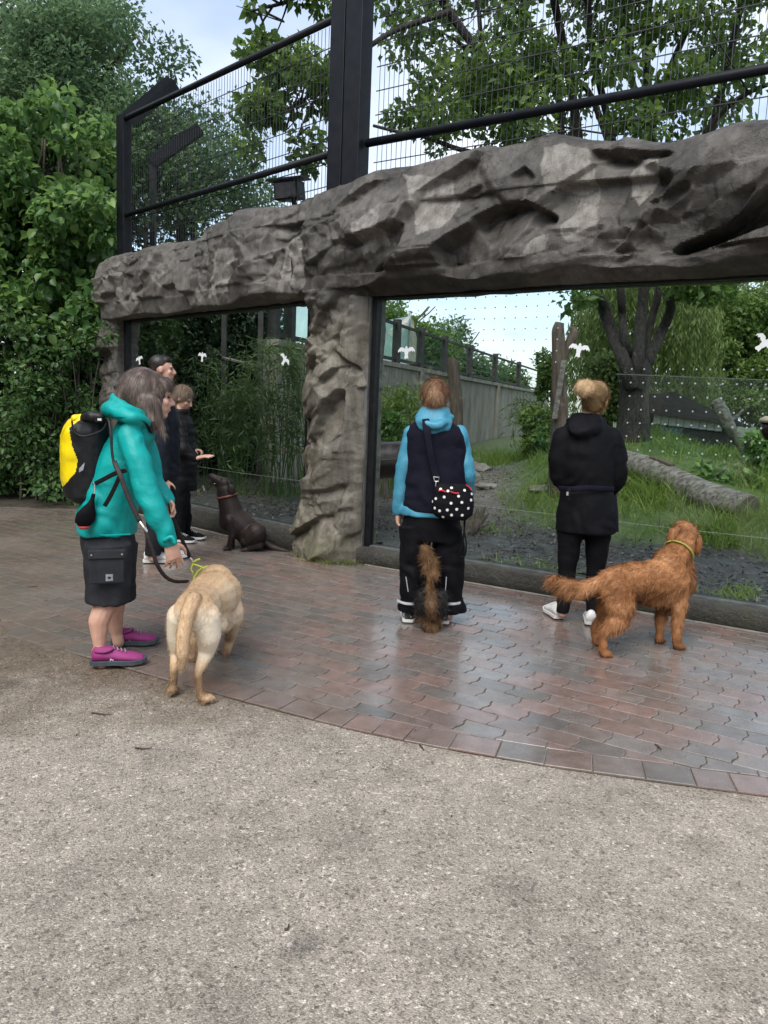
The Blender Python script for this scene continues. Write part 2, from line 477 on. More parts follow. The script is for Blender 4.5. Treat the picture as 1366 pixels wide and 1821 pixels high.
# --- washed concrete path in front
m, t = new_mat('washed_aggregate'); v = t.pos()
vor = t.node('TexVoronoi', feature='F1'); vor.inputs['Scale'].default_value = 210; t.lk(v, vor.inputs['Vector'])
vor2 = t.node('TexVoronoi', feature='F1'); vor2.inputs['Scale'].default_value = 92; t.lk(v, vor2.inputs['Vector'])
sepc = t.node('SeparateColor'); t.lk(vor.outputs['Color'], sepc.inputs[0])
sepd = t.node('SeparateColor'); t.lk(vor2.outputs['Color'], sepd.inputs[0])
grain = t.ramp(sepc.outputs[0], [(0.0, (0.150, 0.132, 0.110)), (0.25, (0.275, 0.246, 0.211)), (0.7, (0.342, 0.307, 0.264)), (0.93, (0.42, 0.38, 0.33)), (1.0, (0.55, 0.51, 0.455))])
speck = t.ramp(sepd.outputs[1], [(0.0, 0.55), (0.06, 0.62), (0.09, 1.0), (0.93, 1.0), (0.965, 1.55), (1.0, 1.6)])
col = t.mix(1.0, grain, speck, 'MULTIPLY')
big = t.ramp(t.noise(0.9, 6, 0.65, v), [(0.3, (0.74, 0.72, 0.69)), (0.5, (1, 0.98, 0.95)), (0.7, (1.10, 1.07, 1.03))])
col = t.mix(1.0, col, big, 'MULTIPLY')
mid = t.ramp(t.noise(9, 5, 0.7, v), [(0.35, (0.83, 0.82, 0.80)), (0.6, (1.06, 1.05, 1.04))])
col = t.mix(1.0, col, mid, 'MULTIPLY')
damp = t.attr('damp'); dampn = t.math('ADD', damp, t.math('MULTIPLY', t.math('SUBTRACT', t.noise(2.6, 5, 0.65, v), 0.5), 0.9))
dampr = t.ramp(dampn, [(0.25, 0.0), (0.75, 1.0)])
col = t.mix(dampr, col, t.mix(1.0, col, (0.50, 0.45, 0.40), 'MULTIPLY'))
stain = t.ramp(t.noise(2.3, 3, 0.5, v), [(0.66, 0.0), (0.76, 0.6)])
col = t.mix(stain, col, t.mix(1.0, col, (0.55, 0.55, 0.57), 'MULTIPLY')); col = t.mix(t.attr('stain'), col, t.mix(1.0, col, (0.34, 0.34, 0.36), 'MULTIPLY'))
h = t.math('ADD', t.math('MULTIPLY', vor.outputs['Distance'], -1.0), t.math('MULTIPLY', t.noise(260, 2, 0.6, v), 0.5))
rg = t.ramp(dampr, [(0.0, 0.72), (1.0, 0.33)])
t.done(t.bsdf(col, rg, t.bump(h, 0.55, 0.006), 0, 0.45)); M_PATH = m
BORDER = [(-9.0, 8.6), (-6.0, 6.75), (-4.0, 5.5), (-2.3, 4.53), (-1.26, 3.95), (-0.75, 3.66), (-0.02, 3.29), (0.64, 3.06), (1.12, 2.94), (1.56, 2.845), (2.6, 2.62), (6.0, 1.95)]
BC = spline(BORDER, 12)[:, :2]
def border_side(x, y):
    """distance beyond the paving edge (positive on the brick side) and the edge direction there"""
    d = BC[:, None, :] - np.stack([x, y], 1)[None]
    i = np.clip(np.argmin((d ** 2).sum(2), 0), 1, len(BC) - 2)
    tan = BC[i + 1] - BC[i - 1]; tan /= np.linalg.norm(tan, axis=1, keepdims=True); nor = np.stack([-tan[:, 1], tan[:, 0]], 1)
    return (x - BC[i, 0]) * nor[:, 0] + (y - BC[i, 1]) * nor[:, 1], tan, nor, BC[i]
gx, gy = np.meshgrid(np.concatenate([np.arange(-22, -2.6, .5), np.arange(-2.5, 2.51, .05), np.arange(3, 22.1, .5)]), np.concatenate([np.arange(-16, 1.1, .5), np.arange(1.2, 5.2, .05), np.arange(5.5, 26.1, .5)]))
V = np.stack([gx.ravel(), gy.ravel(), np.zeros(gx.size)], 1); nx, ny = gx.shape[1], gx.shape[0]
ii = (np.arange(ny - 1)[:, None] * nx + np.arange(nx - 1)[None]).ravel()
Fq = np.stack([ii, ii + 1, ii + 1 + nx, ii + nx], 1)
bs = border_side(V[:, 0], V[:, 1])[0]
leftness = np.clip((-V[:, 0] - 0.1) / 1.8, 0, 1)
damp = np.clip(1.0 - np.clip(-bs, 0, 9) / (0.45 + 1.2 * leftness), 0, 1) * (0.35 + 0.65 * leftness)
stn = np.zeros(len(V)); P3 = np.stack([V[:, 0], V[:, 1], V[:, 0] * 0], 1); wob = .35 * fbm(P3, 9, 3, 6)
for sx_, sy_, rr, kk in [(542, 1685, .045, .75), (90, 1605, .05, .5), (925, 1580, .06, .4), (712, 1380, .06, .35), (150, 1560, .09, .3), (420, 1790, .09, .35), (140, 1418, .03, .45), (1050, 1720, .07, .3), (1240, 1500, .08, .3), (300, 1345, .12, .3), (610, 1480, .10, .25), (820, 1700, .08, .3)]:
    c_ = G(sx_, sy_); dd_ = np.hypot(V[:, 0] - c_[0], V[:, 1] - c_[1]) / rr; stn = np.maximum(stn, kk * np.clip(1.5 - dd_ - wob, 0, 1))
o = make_mesh('path', V, Fq, M_PATH, attrs={'damp': damp, 'stain': stn})
tag(o, 'beige washed concrete path in the foreground, damp near the bricks', 'path', kind='structure')

# --- brick paving
def brick_material(name, use_attr):
    m, t = new_mat(name); geo = t.node('NewGeometry'); v = geo.outputs['Position']
    if use_attr: tint = t.attr('tint', 'Color')
    else: tint = t.node('ObjectInfo').outputs['Color']
    sp = t.ramp(t.noise(170, 3, 0.7, v), [(0.3, (0.66, 0.66, 0.66)), (0.55, (1, 1, 1)), (0.75, (1.3, 1.27, 1.24))])
    col = t.mix(1.0, tint, sp, 'MULTIPLY')
    blot = t.ramp(t.noise(11, 5, 0.65, v), [(0.35, (0.78, 0.76, 0.74)), (0.65, (1.14, 1.13, 1.12))])
    col = t.mix(1.0, col, blot, 'MULTIPLY')
    sepx = t.node('SeparateXYZ'); t.lk(v, sepx.inputs[0])
    dirtw = t.math('ADD', t.math('MULTIPLY', sepx.outputs[0], -0.20), t.math('MULTIPLY', t.noise(1.7, 5, 0.65, v), 0.9))
    dirt = t.ramp(dirtw, [(0.45, 0.12), (1.0, 0.60)])
    col = t.mix(dirt, col, (0.185, 0.155, 0.130))
    wet = t.noise(1.15, 4, 0.6, v); rg = t.ramp(wet, [(0.36, 0.09), (0.52, 0.19), (0.70, 0.36)])
    rg = t.math('ADD', rg, t.math('MULTIPLY', t.noise(90, 3, 0.6, v), 0.08))
    hb = t.math('ADD', t.noise(240, 3, 0.65, v), t.math('MULTIPLY', t.noise(14, 3, 0.5, v), 1.2))
    wcoat = t.ramp(wet, [(0.38, 0.55), (0.62, 0.1)])
    t.done(t.bsdf(col, rg, t.bump(hb, 0.16, 0.004), 0, 0.55, **{'Coat Weight': wcoat, 'Coat Roughness': 0.13, 'Coat IOR': 1.38})); return m
M_BRICK = brick_material('paver_brick', False); M_BRICKS = brick_material('paver_bricks_joined', True)
m, t = new_mat('joint_sand'); geo = t.node('NewGeometry'); v = geo.outputs['Position']
col = t.ramp(t.noise(120, 4, 0.7, v), [(0.3, (0.10, 0.086, 0.066)), (0.65, (0.27, 0.24, 0.19))])
col = t.mix(t.ramp(t.noise(3.5, 4, 0.6, v), [(0.5, 0.0), (0.7, 0.6)]), col, (0.07, 0.082, 0.035))
t.done(t.bsdf(col, 0.6, t.bump(t.noise(220, 2, 0.6, v), 0.5, 0.004))); M_JOINT = m

RB = np.array([-RD[1], RD[0], 0.0]); RB = np.array([0.543, 0.839, 0.0])      # across the rows, away from the camera
kx = np.concatenate([[p[0] for p in BC], [6.5, WR(6, 0)[0], -0.4, WL(3.6, 0)[0], -14.0, -14.0]])
ky = np.concatenate([[p[1] for p in BC], [2.2, WR(6, 0)[1] + .1, 7.25, WL(3.6, 0)[1] + .1, 10.6, 11.0]])
o = bpy.data.objects.new('brick_pavement', None); link(o); PAVE = o
tag(o, 'wet red and grey interlocking brick paving before the windows', 'pavement', kind='structure')
JZ, HZ = 0.004, 0.0125
bm = bmesh.new(); vs = [bm.verts.new((x, y, JZ)) for x, y in zip(kx, ky)]; f = bm.faces.new(vs)
bmesh.ops.triangulate(bm, faces=[f]); me = bpy.data.meshes.new('joint_bed'); bm.to_mesh(me); bm.free(); me.materials.append(M_JOINT)
jb = bpy.data.objects.new('joint_bed', me); jb.parent = PAVE; link(jb)

LA, LB = 0.203, 0.143
def stone_outline():
    e = [(0.0, 0.0), (0.0, 0.036), (0.012, 0.062), (0.013, 0.094), (0.003, 0.120), (0.0, LB)]
    g = 0.0023
    right = [(LA + x - g, min(max(y, g), LB - g)) for x, y in e]; left = [(x + g, min(max(y, g), LB - g)) for x, y in e[::-1]]
    return np.array(right + left)
def clip_poly(poly, p, n):
    """keep the part of a 2-D polygon with (q-p).n >= 0"""
    out = []; k = len(poly)
    for i in range(k):
        a, b = poly[i], poly[(i + 1) % k]; da, db = (a - p) @ n, (b - p) @ n
        if da >= 0: out.append(a)
        if (da >= 0) != (db >= 0): out.append(a + (b - a) * da / (da - db))
    return np.array(out)
def stone_mesh(poly, h=HZ - JZ, bev=0.003, drop=0.0022):
    """bevelled paver from an outline (counter-clockwise), base at z=0"""
    c = poly.mean(0); k = len(poly); ins = []
    for i in range(k):
        d = c - poly[i]; L = np.linalg.norm(d); ins.append(poly[i] + d / (L + 1e-9) * min(bev * 1.3, L * .4))
    V = [(x, y, 0) for x, y in poly] + [(x, y, h - drop) for x, y in poly] + [(x, y, h) for x, y in ins]
    F = []
    for lv in (0, 1):
        for i in range(k): F.append((lv * k + i, lv * k + (i + 1) % k, (lv + 1) * k + (i + 1) % k, (lv + 1) * k + i))
    F.append(tuple(range(2 * k, 3 * k))); return np.array(V), F
TINTS = [((0.212, 0.145, 0.126), .20), ((0.186, 0.140, 0.124), .32), ((0.160, 0.143, 0.132), .20), ((0.140, 0.132, 0.126), .06), ((0.180, 0.150, 0.134), .22)]
def brick_tint(rng):
    r = rng.random(); a = 0
    for c, w in TINTS:
        a += w
        if r <= a: break
    return np.array(c) * (0.86 + 0.28 * rng.random())
rng = np.random.default_rng(5)
OUT = stone_outline(); A2, B2 = RD[:2], RB[:2]; ang = math.atan2(A2[1], A2[0])
stones = []                                            # (centre xy, outline relative to the centre in world axes, full?)
org = np.array([0.0, 3.0]); CW = 0.166                 # border course width
oc = OUT.mean(0); OUTW = (OUT - oc)[:, :1] * A2 + (OUT - oc)[:, 1:] * B2
na, nb = np.meshgrid(np.arange(-62, 40), np.arange(-20, 60)); na, nb = na.ravel(), nb.ravel()
cx = org[0] + (na * LA + (nb % 2) * LA * .5) * A2[0] + nb * LB * B2[0]; cy = org[1] + (na * LA + (nb % 2) * LA * .5) * A2[1] + nb * LB * B2[1]
bsd, btan, bnor, bpt = border_side(cx, cy)
keep = (bsd > CW - .12) & (np.maximum(offR(cx, cy), offL(cx, cy)) > -0.06) & (cx > -7.5) & (cx < 5.2) & (cy < 10.3)
for i in np.nonzero(keep)[0]:
    c = np.array([cx[i], cy[i]]); poly = OUTW + c; full = True
    if bsd[i] < CW + .16:
        poly2 = clip_poly(poly, bpt[i] + bnor[i] * (CW + .004), bnor[i])
        if len(poly2) < 3: continue
        ar = 0.5 * abs(np.sum(poly2[:, 0] * np.roll(poly2[:, 1], -1) - np.roll(poly2[:, 0], -1) * poly2[:, 1]))
        if ar < 0.003: continue
        full = len(poly2) == len(poly) and np.allclose(poly2, poly); poly = poly2
    stones.append((c if full else poly.mean(0), poly, full))
acc = np.concatenate([[0], np.cumsum(np.linalg.norm(np.diff(BC, axis=0), axis=1))]); s = 0.1
while s < acc[-1] - .4:                                # border course
    ln = 0.20 * (0.97 + 0.06 * rng.random()) if rng.random() > .18 else 0.15
    q = [np.array([np.interp(a, acc, BC[:, 0]), np.interp(a, acc, BC[:, 1])]) for a in (s + .003, s + ln - .003)]
    tn = nrm(q[1] - q[0]); nn = np.array([-tn[1], tn[0]]); jit = 0.004 * (rng.random(4) - .5)
    poly = np.array([q[0] + nn * (jit[0]), q[1] + nn * jit[1], q[1] + nn * (CW - .003), q[0] + nn * (CW - .003)])
    if q[0][0] > -7 and q[0][0] < 5.2: stones.append((poly.mean(0), poly, False))
    s += ln
def in_view(c):
    d = c[1]; px = CX + c[0] / max(d, .2) * F_PX; return (-60 < px < 1430) and d > 1.5
order = sorted(range(len(stones)), key=lambda i: np.linalg.norm(stones[i][0]) + (0 if in_view(stones[i][0]) else 100) + (1.2 if stones[i][0][0] < -1.6 else 0))
Vf, Ff = stone_mesh(OUTW[::1]); me_full = bpy.data.meshes.new('brick'); me_full.from_pydata([tuple(v) for v in Vf], [], Ff); me_full.update(); me_full.materials.append(M_BRICK)
rest = MB(); rest_t = []
for rank, i in enumerate(order):
    c, poly, full = stones[i]; col = brick_tint(rng); dz = rng.normal(0, 0.0011)
    if rank < 300:
        if full: me = me_full
        else:
            Vp, Fp = stone_mesh(poly - c); me = bpy.data.meshes.new('brick'); me.from_pydata([tuple(v) for v in Vp], [], Fp); me.update(); me.materials.append(M_BRICK)
        ob = bpy.data.objects.new('brick', me); ob.location = (c[0], c[1], JZ + dz); ob.rotation_euler = (rng.normal(0, .006), rng.normal(0, .006), 0)
        ob.color = tuple(col) + (1,); ob.parent = PAVE; link(ob)
    else:
        Vp, Fp = stone_mesh(poly - c); tl = rng.normal(0, .006, 2)
        Vp = np.array(Vp); Vp[:, 2] += Vp[:, 0] * tl[0] + Vp[:, 1] * tl[1] + dz
        rest.add(Vp + [c[0], c[1], JZ], Fp); rest_t.append(np.tile(col, (len(Vp), 1)))
o = rest.build('bricks', M_BRICKS, PAVE, attrs={'tint': np.vstack(rest_t)}); tag(o, kind='stuff')

# --- silt washed over the left end of the paving edge
sx, sy = [], []
gs, gd = np.meshgrid(np.arange(0, 4.6, .03), np.arange(-.75, .75, .03)); acc_ = np.concatenate([[0], np.cumsum(np.linalg.norm(np.diff(BC, axis=0), axis=1))])
i0 = int(np.argmin(np.abs(BC[:, 0] + 4.4))); ss = acc_[i0] + gs.ravel(); bx0 = np.interp(ss, acc_, BC[:, 0]); by0 = np.interp(ss, acc_, BC[:, 1]); dx_ = np.interp(ss + .05, acc_, BC[:, 0]) - bx0; dy_ = np.interp(ss + .05, acc_, BC[:, 1]) - by0; ln_ = np.hypot(dx_, dy_)
x_, y_ = bx0 - dy_ / ln_ * gd.ravel(), by0 + dx_ / ln_ * gd.ravel(); P3 = np.stack([x_, y_, x_ * 0], 1)
fade = np.clip((-1.15 - x_) / 1.3, -1, 1); z_ = 0.001 + 0.008 * fade + 0.011 * fbm(P3, 2.6, 4, 8) + 0.005 * fbm(P3, 17, 2, 12) - 0.020 * (np.abs(gd.ravel() + .08) / .42) ** 2
sd_ = np.clip(1.0 - np.clip(-gd.ravel(), 0, 9) / (0.4 + 1.1 * np.clip((-x_ - 0.1) / 1.8, 0, 1)), 0, 1) * (0.35 + 0.65 * np.clip((-x_ - 0.1) / 1.8, 0, 1))
nx, ny = gs.shape[1], gs.shape[0]; ii = (np.arange(ny - 1)[:, None] * nx + np.arange(nx - 1)[None]).ravel()
o = make_mesh('silt', np.stack([x_, y_, np.minimum(z_, .0175)], 1), np.stack([ii, ii + 1, ii + 1 + nx, ii + nx], 1), M_PATH, smooth=True, attrs={'damp': sd_}); tag(o, 'damp silt washed over the left edge of the bricks', 'silt', kind='structure')

# --- kerbs under the glass
m, t = new_mat('wet_kerb_concrete'); v = t.pos()
col = t.ramp(t.noise(7, 6, 0.65, v), [(0.3, (0.022, 0.021, 0.018)), (0.7, (0.062, 0.058, 0.048))])
col = t.mix(t.ramp(t.noise(4, 5, 0.7, v), [(0.52, 0.0), (0.7, 0.7)]), col, (0.04, 0.05, 0.02))
t.done(t.bsdf(col, 0.6, t.bump(t.noise(30, 6, 0.7, v), 0.9, 0.03))); M_KERB = m
def kerb(name, W, s0, s1, h, label):
    n = int((s1 - s0) / .06); mbk = MB(); R = []
    for i in range(n + 1):
        s = s0 + (s1 - s0) * i / n; j = lambda k: 0.022 * float(vnoise(np.array([[s * 3.0, k * 7.1, h * 9]]))[0])
        R.append(np.array([W(s, -0.03, 0.0), W(s, h * .55, 0.0 + j(1)), W(s, h - .012, -0.002 + j(2)), W(s, h + j(3) * .5, -0.015), W(s, h + j(4) * .5, -0.28), W(s, -0.03, -0.28)]))
    mbk.rings(R); o = mbk.build(name, M_KERB, base=W((s0 + s1) / 2, 0), smooth=True)
    tag(o, label, 'kerb', kind='structure'); return o
kerb('kerb', WR, -0.35, 6.0, 0.165, 'low dark mossy concrete kerb under the right window')
kerb('kerb', WL, -0.30, 3.75, 0.225, 'low concrete kerb under the left window')
M_PALE = simple('pale_channel', (0.34, 0.33, 0.30), (0.2, 0.19, 0.17), 9, 0.5, 0.3)
for nm, W, a, b in (('right', WR, 0.0, 6.0), ('left', WL, 0.35, 3.6)):
    mbk = MB(); mbk.box(W((a + b) / 2, 0.0095, 0.016), (W(b, 0) - W(a, 0)) / 2, (W(0, 0, 1) - W(0, 0, 0)) * .009, [0, 0, 0.0075])
    o = mbk.build('drain_strip', M_PALE, base=W((a + b) / 2, 0)); tag(o, 'narrow pale metal strip along the foot of the ' + nm + ' kerb', 'drain strip', kind='structure')

# --- ground inside the enclosure
def terrain(x, y):
    near = np.clip(-np.maximum(offR(x, y), offL(x, y)), 0, 60)
    z = 0.135 + 0.02 * np.clip(near / 2, 0, 1)
    r = 0.80 * np.exp(-(((x - 4.4) / 2.3) ** 2 + ((y - 13.4) / np.where(y > 13.4, 1.9, 3.0)) ** 2)) + 0.30 * np.clip((y - 8.5) / 9, 0, 1) * np.clip((x - 1.0) / 3, 0, 1)
    z = z + r + 0.18 * np.clip((y - 11) / 12, 0, 1)
    return z
def terr(x, y): return float(terrain(np.array([float(x)]), np.array([float(y)]))[0])
gx, gy = np.meshgrid(np.arange(-12, 24.01, 0.12), np.arange(3.5, 20.01, 0.12))
def terrain_grid(gx, gy, name):
    nx, ny = gx.shape[1], gx.shape[0]; x, y = gx.ravel(), gy.ravel()
    z = terrain(x, y); P3 = np.stack([x, y, np.zeros_like(x)], 1)
    z = z + 0.03 * fbm(P3, 1.3, 3, 3) + 0.012 * fbm(P3, 7.0, 2, 9)
    ins = (offR(x, y) < -0.2) & (offL(x, y) < -0.2)
    ii = (np.arange(ny - 1)[:, None] * nx + np.arange(nx - 1)[None]).ravel(); Fq = np.stack([ii, ii + 1, ii + 1 + nx, ii + nx], 1)
    Fq = Fq[ins[Fq].all(1)]
    return np.stack([x, y, z], 1), Fq
def grass_weight(x, y):
    P3 = np.stack([x, y, np.zeros_like(x)], 1); near = -np.maximum(offR(x, y), offL(x, y))
    lim = 2.35 + 1.5 * np.clip((1.6 - x) / 2.0, 0, 1) + 0.45 * fbm(P3, 0.9, 3, 21)
    g = np.clip((near - lim) / 0.5, 0, 1)
    trk = np.exp(-((x - (1.05 + (y - 9) * 0.14)) / 0.55) ** 2) * np.clip((y - 7.5) / 1, 0, 1) * np.clip((17 - y) / 4, 0, 1)
    return np.clip(g - trk * 1.2, 0, 1)
m, t = new_mat('enclosure_soil'); v = t.pos()
mul = t.ramp(t.noise(42, 5, 0.75, v), [(0.32, (0.022, 0.021, 0.02)), (0.55, (0.080, 0.075, 0.069)), (0.75, (0.18, 0.168, 0.154))])
dirt = t.ramp(t.noise(16, 5, 0.7, v), [(0.3, (0.10, 0.082, 0.06)), (0.7, (0.185, 0.158, 0.125))])
gr = t.ramp(t.noise(8, 5, 0.7, v), [(0.3, (0.05, 0.085, 0.018)), (0.7, (0.11, 0.165, 0.04))])
col = t.mix(t.attr('track'), mul, dirt); col = t.mix(t.attr('grass'), col, gr)
t.done(t.bsdf(col, t.ramp(t.noise(5, 3, 0.5, v), [(0.4, 0.35), (0.6, 0.8)]), t.bump(t.noise(60, 4, 0.75, v), 0.9, 0.03), 0, 0.4)); M_SOIL = m
V, Fq = terrain_grid(gx, gy, '')
trk = np.exp(-((V[:, 0] - (1.05 + (V[:, 1] - 9) * 0.14)) / 0.75) ** 2) * np.clip((V[:, 1] - 7.6) / 1.2, 0, 1)
o = make_mesh('enclosure_ground', V, Fq, M_SOIL, smooth=True, attrs={'grass': grass_weight(V[:, 0], V[:, 1]), 'track': trk})
tag(o, 'dark wet mulch and grass inside the animal enclosure', 'enclosure ground', kind='structure')
gx2, gy2 = np.meshgrid(np.arange(-30, 60.1, 1.0), np.arange(19.5, 70.1, 1.0))
V = np.stack([gx2.ravel(), gy2.ravel(), terrain(gx2.ravel(), gy2.ravel()) - 0.02], 1); nx, ny = gx2.shape[1], gx2.shape[0]
ii = (np.arange(ny - 1)[:, None] * nx + np.arange(nx - 1)[None]).ravel()
o = make_mesh('meadow', V, np.stack([ii, ii + 1, ii + 1 + nx, ii + nx], 1), M_FARGRASS, smooth=True)
tag(o, 'rough grass rising at the back of the enclosure', 'meadow', kind='structure')

# ================================================================== ROCK WALL
def proj(V):
    V = np.asarray(V, float); x, y, z = V[:, 0], V[:, 1], V[:, 2] - CAM_H
    yy, zz = y * _cp - z * _sp, y * _sp + z * _cp
    X, Y = x / yy * F_PX, -zz / yy * F_PX
    return CX + _cr * X - _sr * Y, CY + _sr * X + _cr * Y
mb = MB()
zt_s = [-1.0, -0.72, -0.3, 0.0, 0.69, 1.3, 1.58, 1.87, 2.48, 2.87, 3.1, 4.0, 6.2]; zt_z = [3.36, 3.39, 3.47, 3.51, 3.53, 3.56, 3.60, 3.50, 3.38, 3.47, 3.45, 3.55, 3.45]
R = []
for s in np.arange(-0.92, 6.21, 0.08):
    zt = np.interp(s, zt_s, zt_z); fo = 0.20 + 0.05 * math.sin(s * 1.7) + 0.05 * np.clip((s - 1.5) / 2, 0, 1); zb = 2.50 + 0.025 * math.sin(s * 4.1) + 0.015 * math.sin(s * 11)
    R.append(np.array([WR(s, zb + .03, fo - .04), WR(s, zb + .25, fo), WR(s, zt - .32, fo - .02), WR(s, zt - .06, fo - .12), WR(s, zt, -0.02), WR(s, zt - .1, -0.34), WR(s, 2.45, -0.36), WR(s, 2.445, -0.02)]))
mb.rings(R)
zl_s = [-1, -0.25, 0.3, 0.75, 1.2, 1.5, 1.6, 2.3, 3.0, 3.7, 4.05]; zl_z = [3.36, 3.36, 3.36, 3.40, 3.36, 3.33, 3.24, 3.25, 3.26, 3.24, 3.15]
R = []
for s in np.arange(-0.75, 3.80, 0.08):
    zt = np.interp(s, zl_s, zl_z); fo = 0.13 + 0.03 * math.sin(s * 2.3) + (0.05 if 0.2 < s < 1.55 else 0); zb = 2.455 + 0.02 * math.sin(s * 5.0) + (0.05 if s < 0.75 else 0)
    R.append(np.array([WL(s, zb, fo - .03), WL(s, zb + .2, fo), WL(s, zt - .3, fo - .01), WL(s, zt - .05, fo - .09), WL(s, zt, -0.02), WL(s, zt - .1, -0.32), WL(s, 2.44, -0.34), WL(s, 2.44, -0.02)]))
mb.rings(R)
R = []
for z in np.arange(-0.1, 2.75, 0.1):                      # middle pillar
    wob = 0.02 * math.sin(z * 5); b = 0.05 * np.clip(1 - z / .6, 0, 1)
    R.append(np.array([WL(-0.20 + b + wob, z, 0.02 + b), WR(-0.61 - b, z, 0.14 + b), WR(-0.40, z, 0.19 + b + wob), WR(-0.20, z, 0.14 + wob), WR(-0.075, z, -0.02 + .02 * math.sin(z * 3)), WR(-0.10, z, -0.33), WR(-0.6, z, -0.38), WL(-0.18, z, -0.3)]))
mb.rings(R)
R = []
for z in np.arange(-0.1, 2.75, 0.1):                      # left jamb
    a = 3.53 + .03 * math.sin(z * 4)
    R.append(np.array([WL(a, z, 0.02), WL(a + .12, z, 0.10), WL(a + .34, z, 0.08), WL(a + .44, z, -0.08), WL(a + .4, z, -0.3), WL(a, z, -0.3)]))
mb.rings(R)
R = []
for z in np.arange(-0.1, 2.75, 0.1):                      # right jamb, beyond the frame
    R.append(np.array([WR(5.2, z, 0.02), WR(5.3, z, 0.12), WR(5.9, z, 0.12), WR(6.1, z, -0.1), WR(5.9, z, -0.3), WR(5.2, z, -0.3)]))
mb.rings(R)
VX = 0.0125
V, F, N = remesh(mb, VX, 2)
sR = (V - R0) @ RD; sL = (V - L0) @ LD; isR = sR > -0.80
u = np.where(isR, sR, -0.8 - (sL + 0.16)); z = V[:, 2]; nv = np.where(isR[:, None], RN[None], LN[None])
front = np.clip((N * nv).sum(1) * 1.4 - 0.1, 0, 1)
rng = np.random.default_rng(19)
def facets(u, z, cell, ang, aspect, amp, tilt, rng, warp=0.0, k=0, bw=0.03):
    """piecewise planar relief: cells with their own offset and slope"""
    ca, sa = math.cos(ang), math.sin(ang)
    P3 = np.stack([u, z, np.zeros_like(u)], 1)
    uu = u + warp * fbm(P3, 2.2, 3, 31 + k); zz = z + warp * fbm(P3, 2.2, 3, 57 + k)
    a, b = (uu * ca + zz * sa) / aspect, -uu * sa + zz * ca
    ga, gb = np.floor(a / cell).astype(np.int64), np.floor(b / cell).astype(np.int64)
    best = np.full(len(u), 1e9); sec = np.full(len(u), 1e9); D = np.zeros(len(u)); DS = np.zeros(len(u))
    for i in (-1, 0, 1):
        for j in (-1, 0, 1):
            ia, ib = ga + i, gb + j; one = np.full_like(ia, k)
            sa_, sb_ = (ia + _hash(ia, ib, one, 1)) * cell, (ib + _hash(ia, ib, one, 2)) * cell
            d = (a - sa_) ** 2 + (b - sb_) ** 2
            val = amp * (_hash(ia, ib, one, 3) * 2 - 1) + tilt * ((_hash(ia, ib, one, 4) * 2 - 1) * (a - sa_) + (_hash(ia, ib, one, 5) * 2 - 1.0) * (b - sb_))
            upd = d < best; up2 = (~upd) & (d < sec)
            DS = np.where(upd, D, np.where(up2, val, DS)); sec = np.where(upd, best, np.minimum(sec, d)); D = np.where(upd, val, D); best = np.where(upd, d, best)
    e = np.sqrt(sec) - np.sqrt(best); k_ = 0.5 * np.clip(1 - e / bw, 0, 1)
    return D * (1 - k_) + DS * k_, e
reg_p = ((u > -0.84) & (u < -0.02) & (z < 2.5)); reg_r = (u >= -0.3) & (z > 2.3)
D1r, e1r = facets(u, z, 0.46, math.radians(24), 1.9, 0.085, 0.55, rng, 0.04, 0, 0.045)
D1l, e1l = facets(u, z, 0.50, math.radians(78), 1.4, 0.06, 0.30, rng, 0.04, 3)
D1p, e1p = facets(u, z, 0.30, math.radians(35), 1.4, 0.055, 0.50, rng, 0.04, 6)
wr = np.clip((u + 0.55) / 0.4, 0, 1) * np.clip((z - 2.2) / .4, 0, 1); wp = np.clip(1 - (z - 2.2) / .5, 0, 1) * (u > -1.2)
D1 = D1r * wr + (1 - wr) * (D1p * wp + D1l * (1 - wp)); e1 = e1r * wr + (1 - wr) * (e1p * wp + e1l * (1 - wp))
D2, e2 = facets(u, z, 0.15, math.radians(30), 1.9, 0.022, 0.42, rng, 0.03, 11, 0.016)
D4, _ = facets(u, z, 0.075, math.radians(-20), 1.6, 0.007, 0.34, rng, 0.015, 13, 0.012)
P3 = np.stack([u, z, V[:, 1] * .3], 1)
strat = np.stack([(u * math.cos(.42) + z * math.sin(.42)) * .22, (-u * math.sin(.42) + z * math.cos(.42)), V[:, 1] * 0], 1)
D2 = D2 * np.clip(.62 + 1.6 * vnoise(P3, 1.9, 25), .25, 1) + D4 * np.clip(.5 + 1.8 * vnoise(P3, 2.6, 15), .1, 1)
D3 = 0.010 * fbm(P3, 2.0, 2, 71) + 0.004 * fbm(P3, 11.0, 3, 77) + 0.006 * fbm(strat, 18.0, 3, 83) * np.where(wp > .5, .5, 1)
px, py = proj(V); dn = np.zeros(len(V))
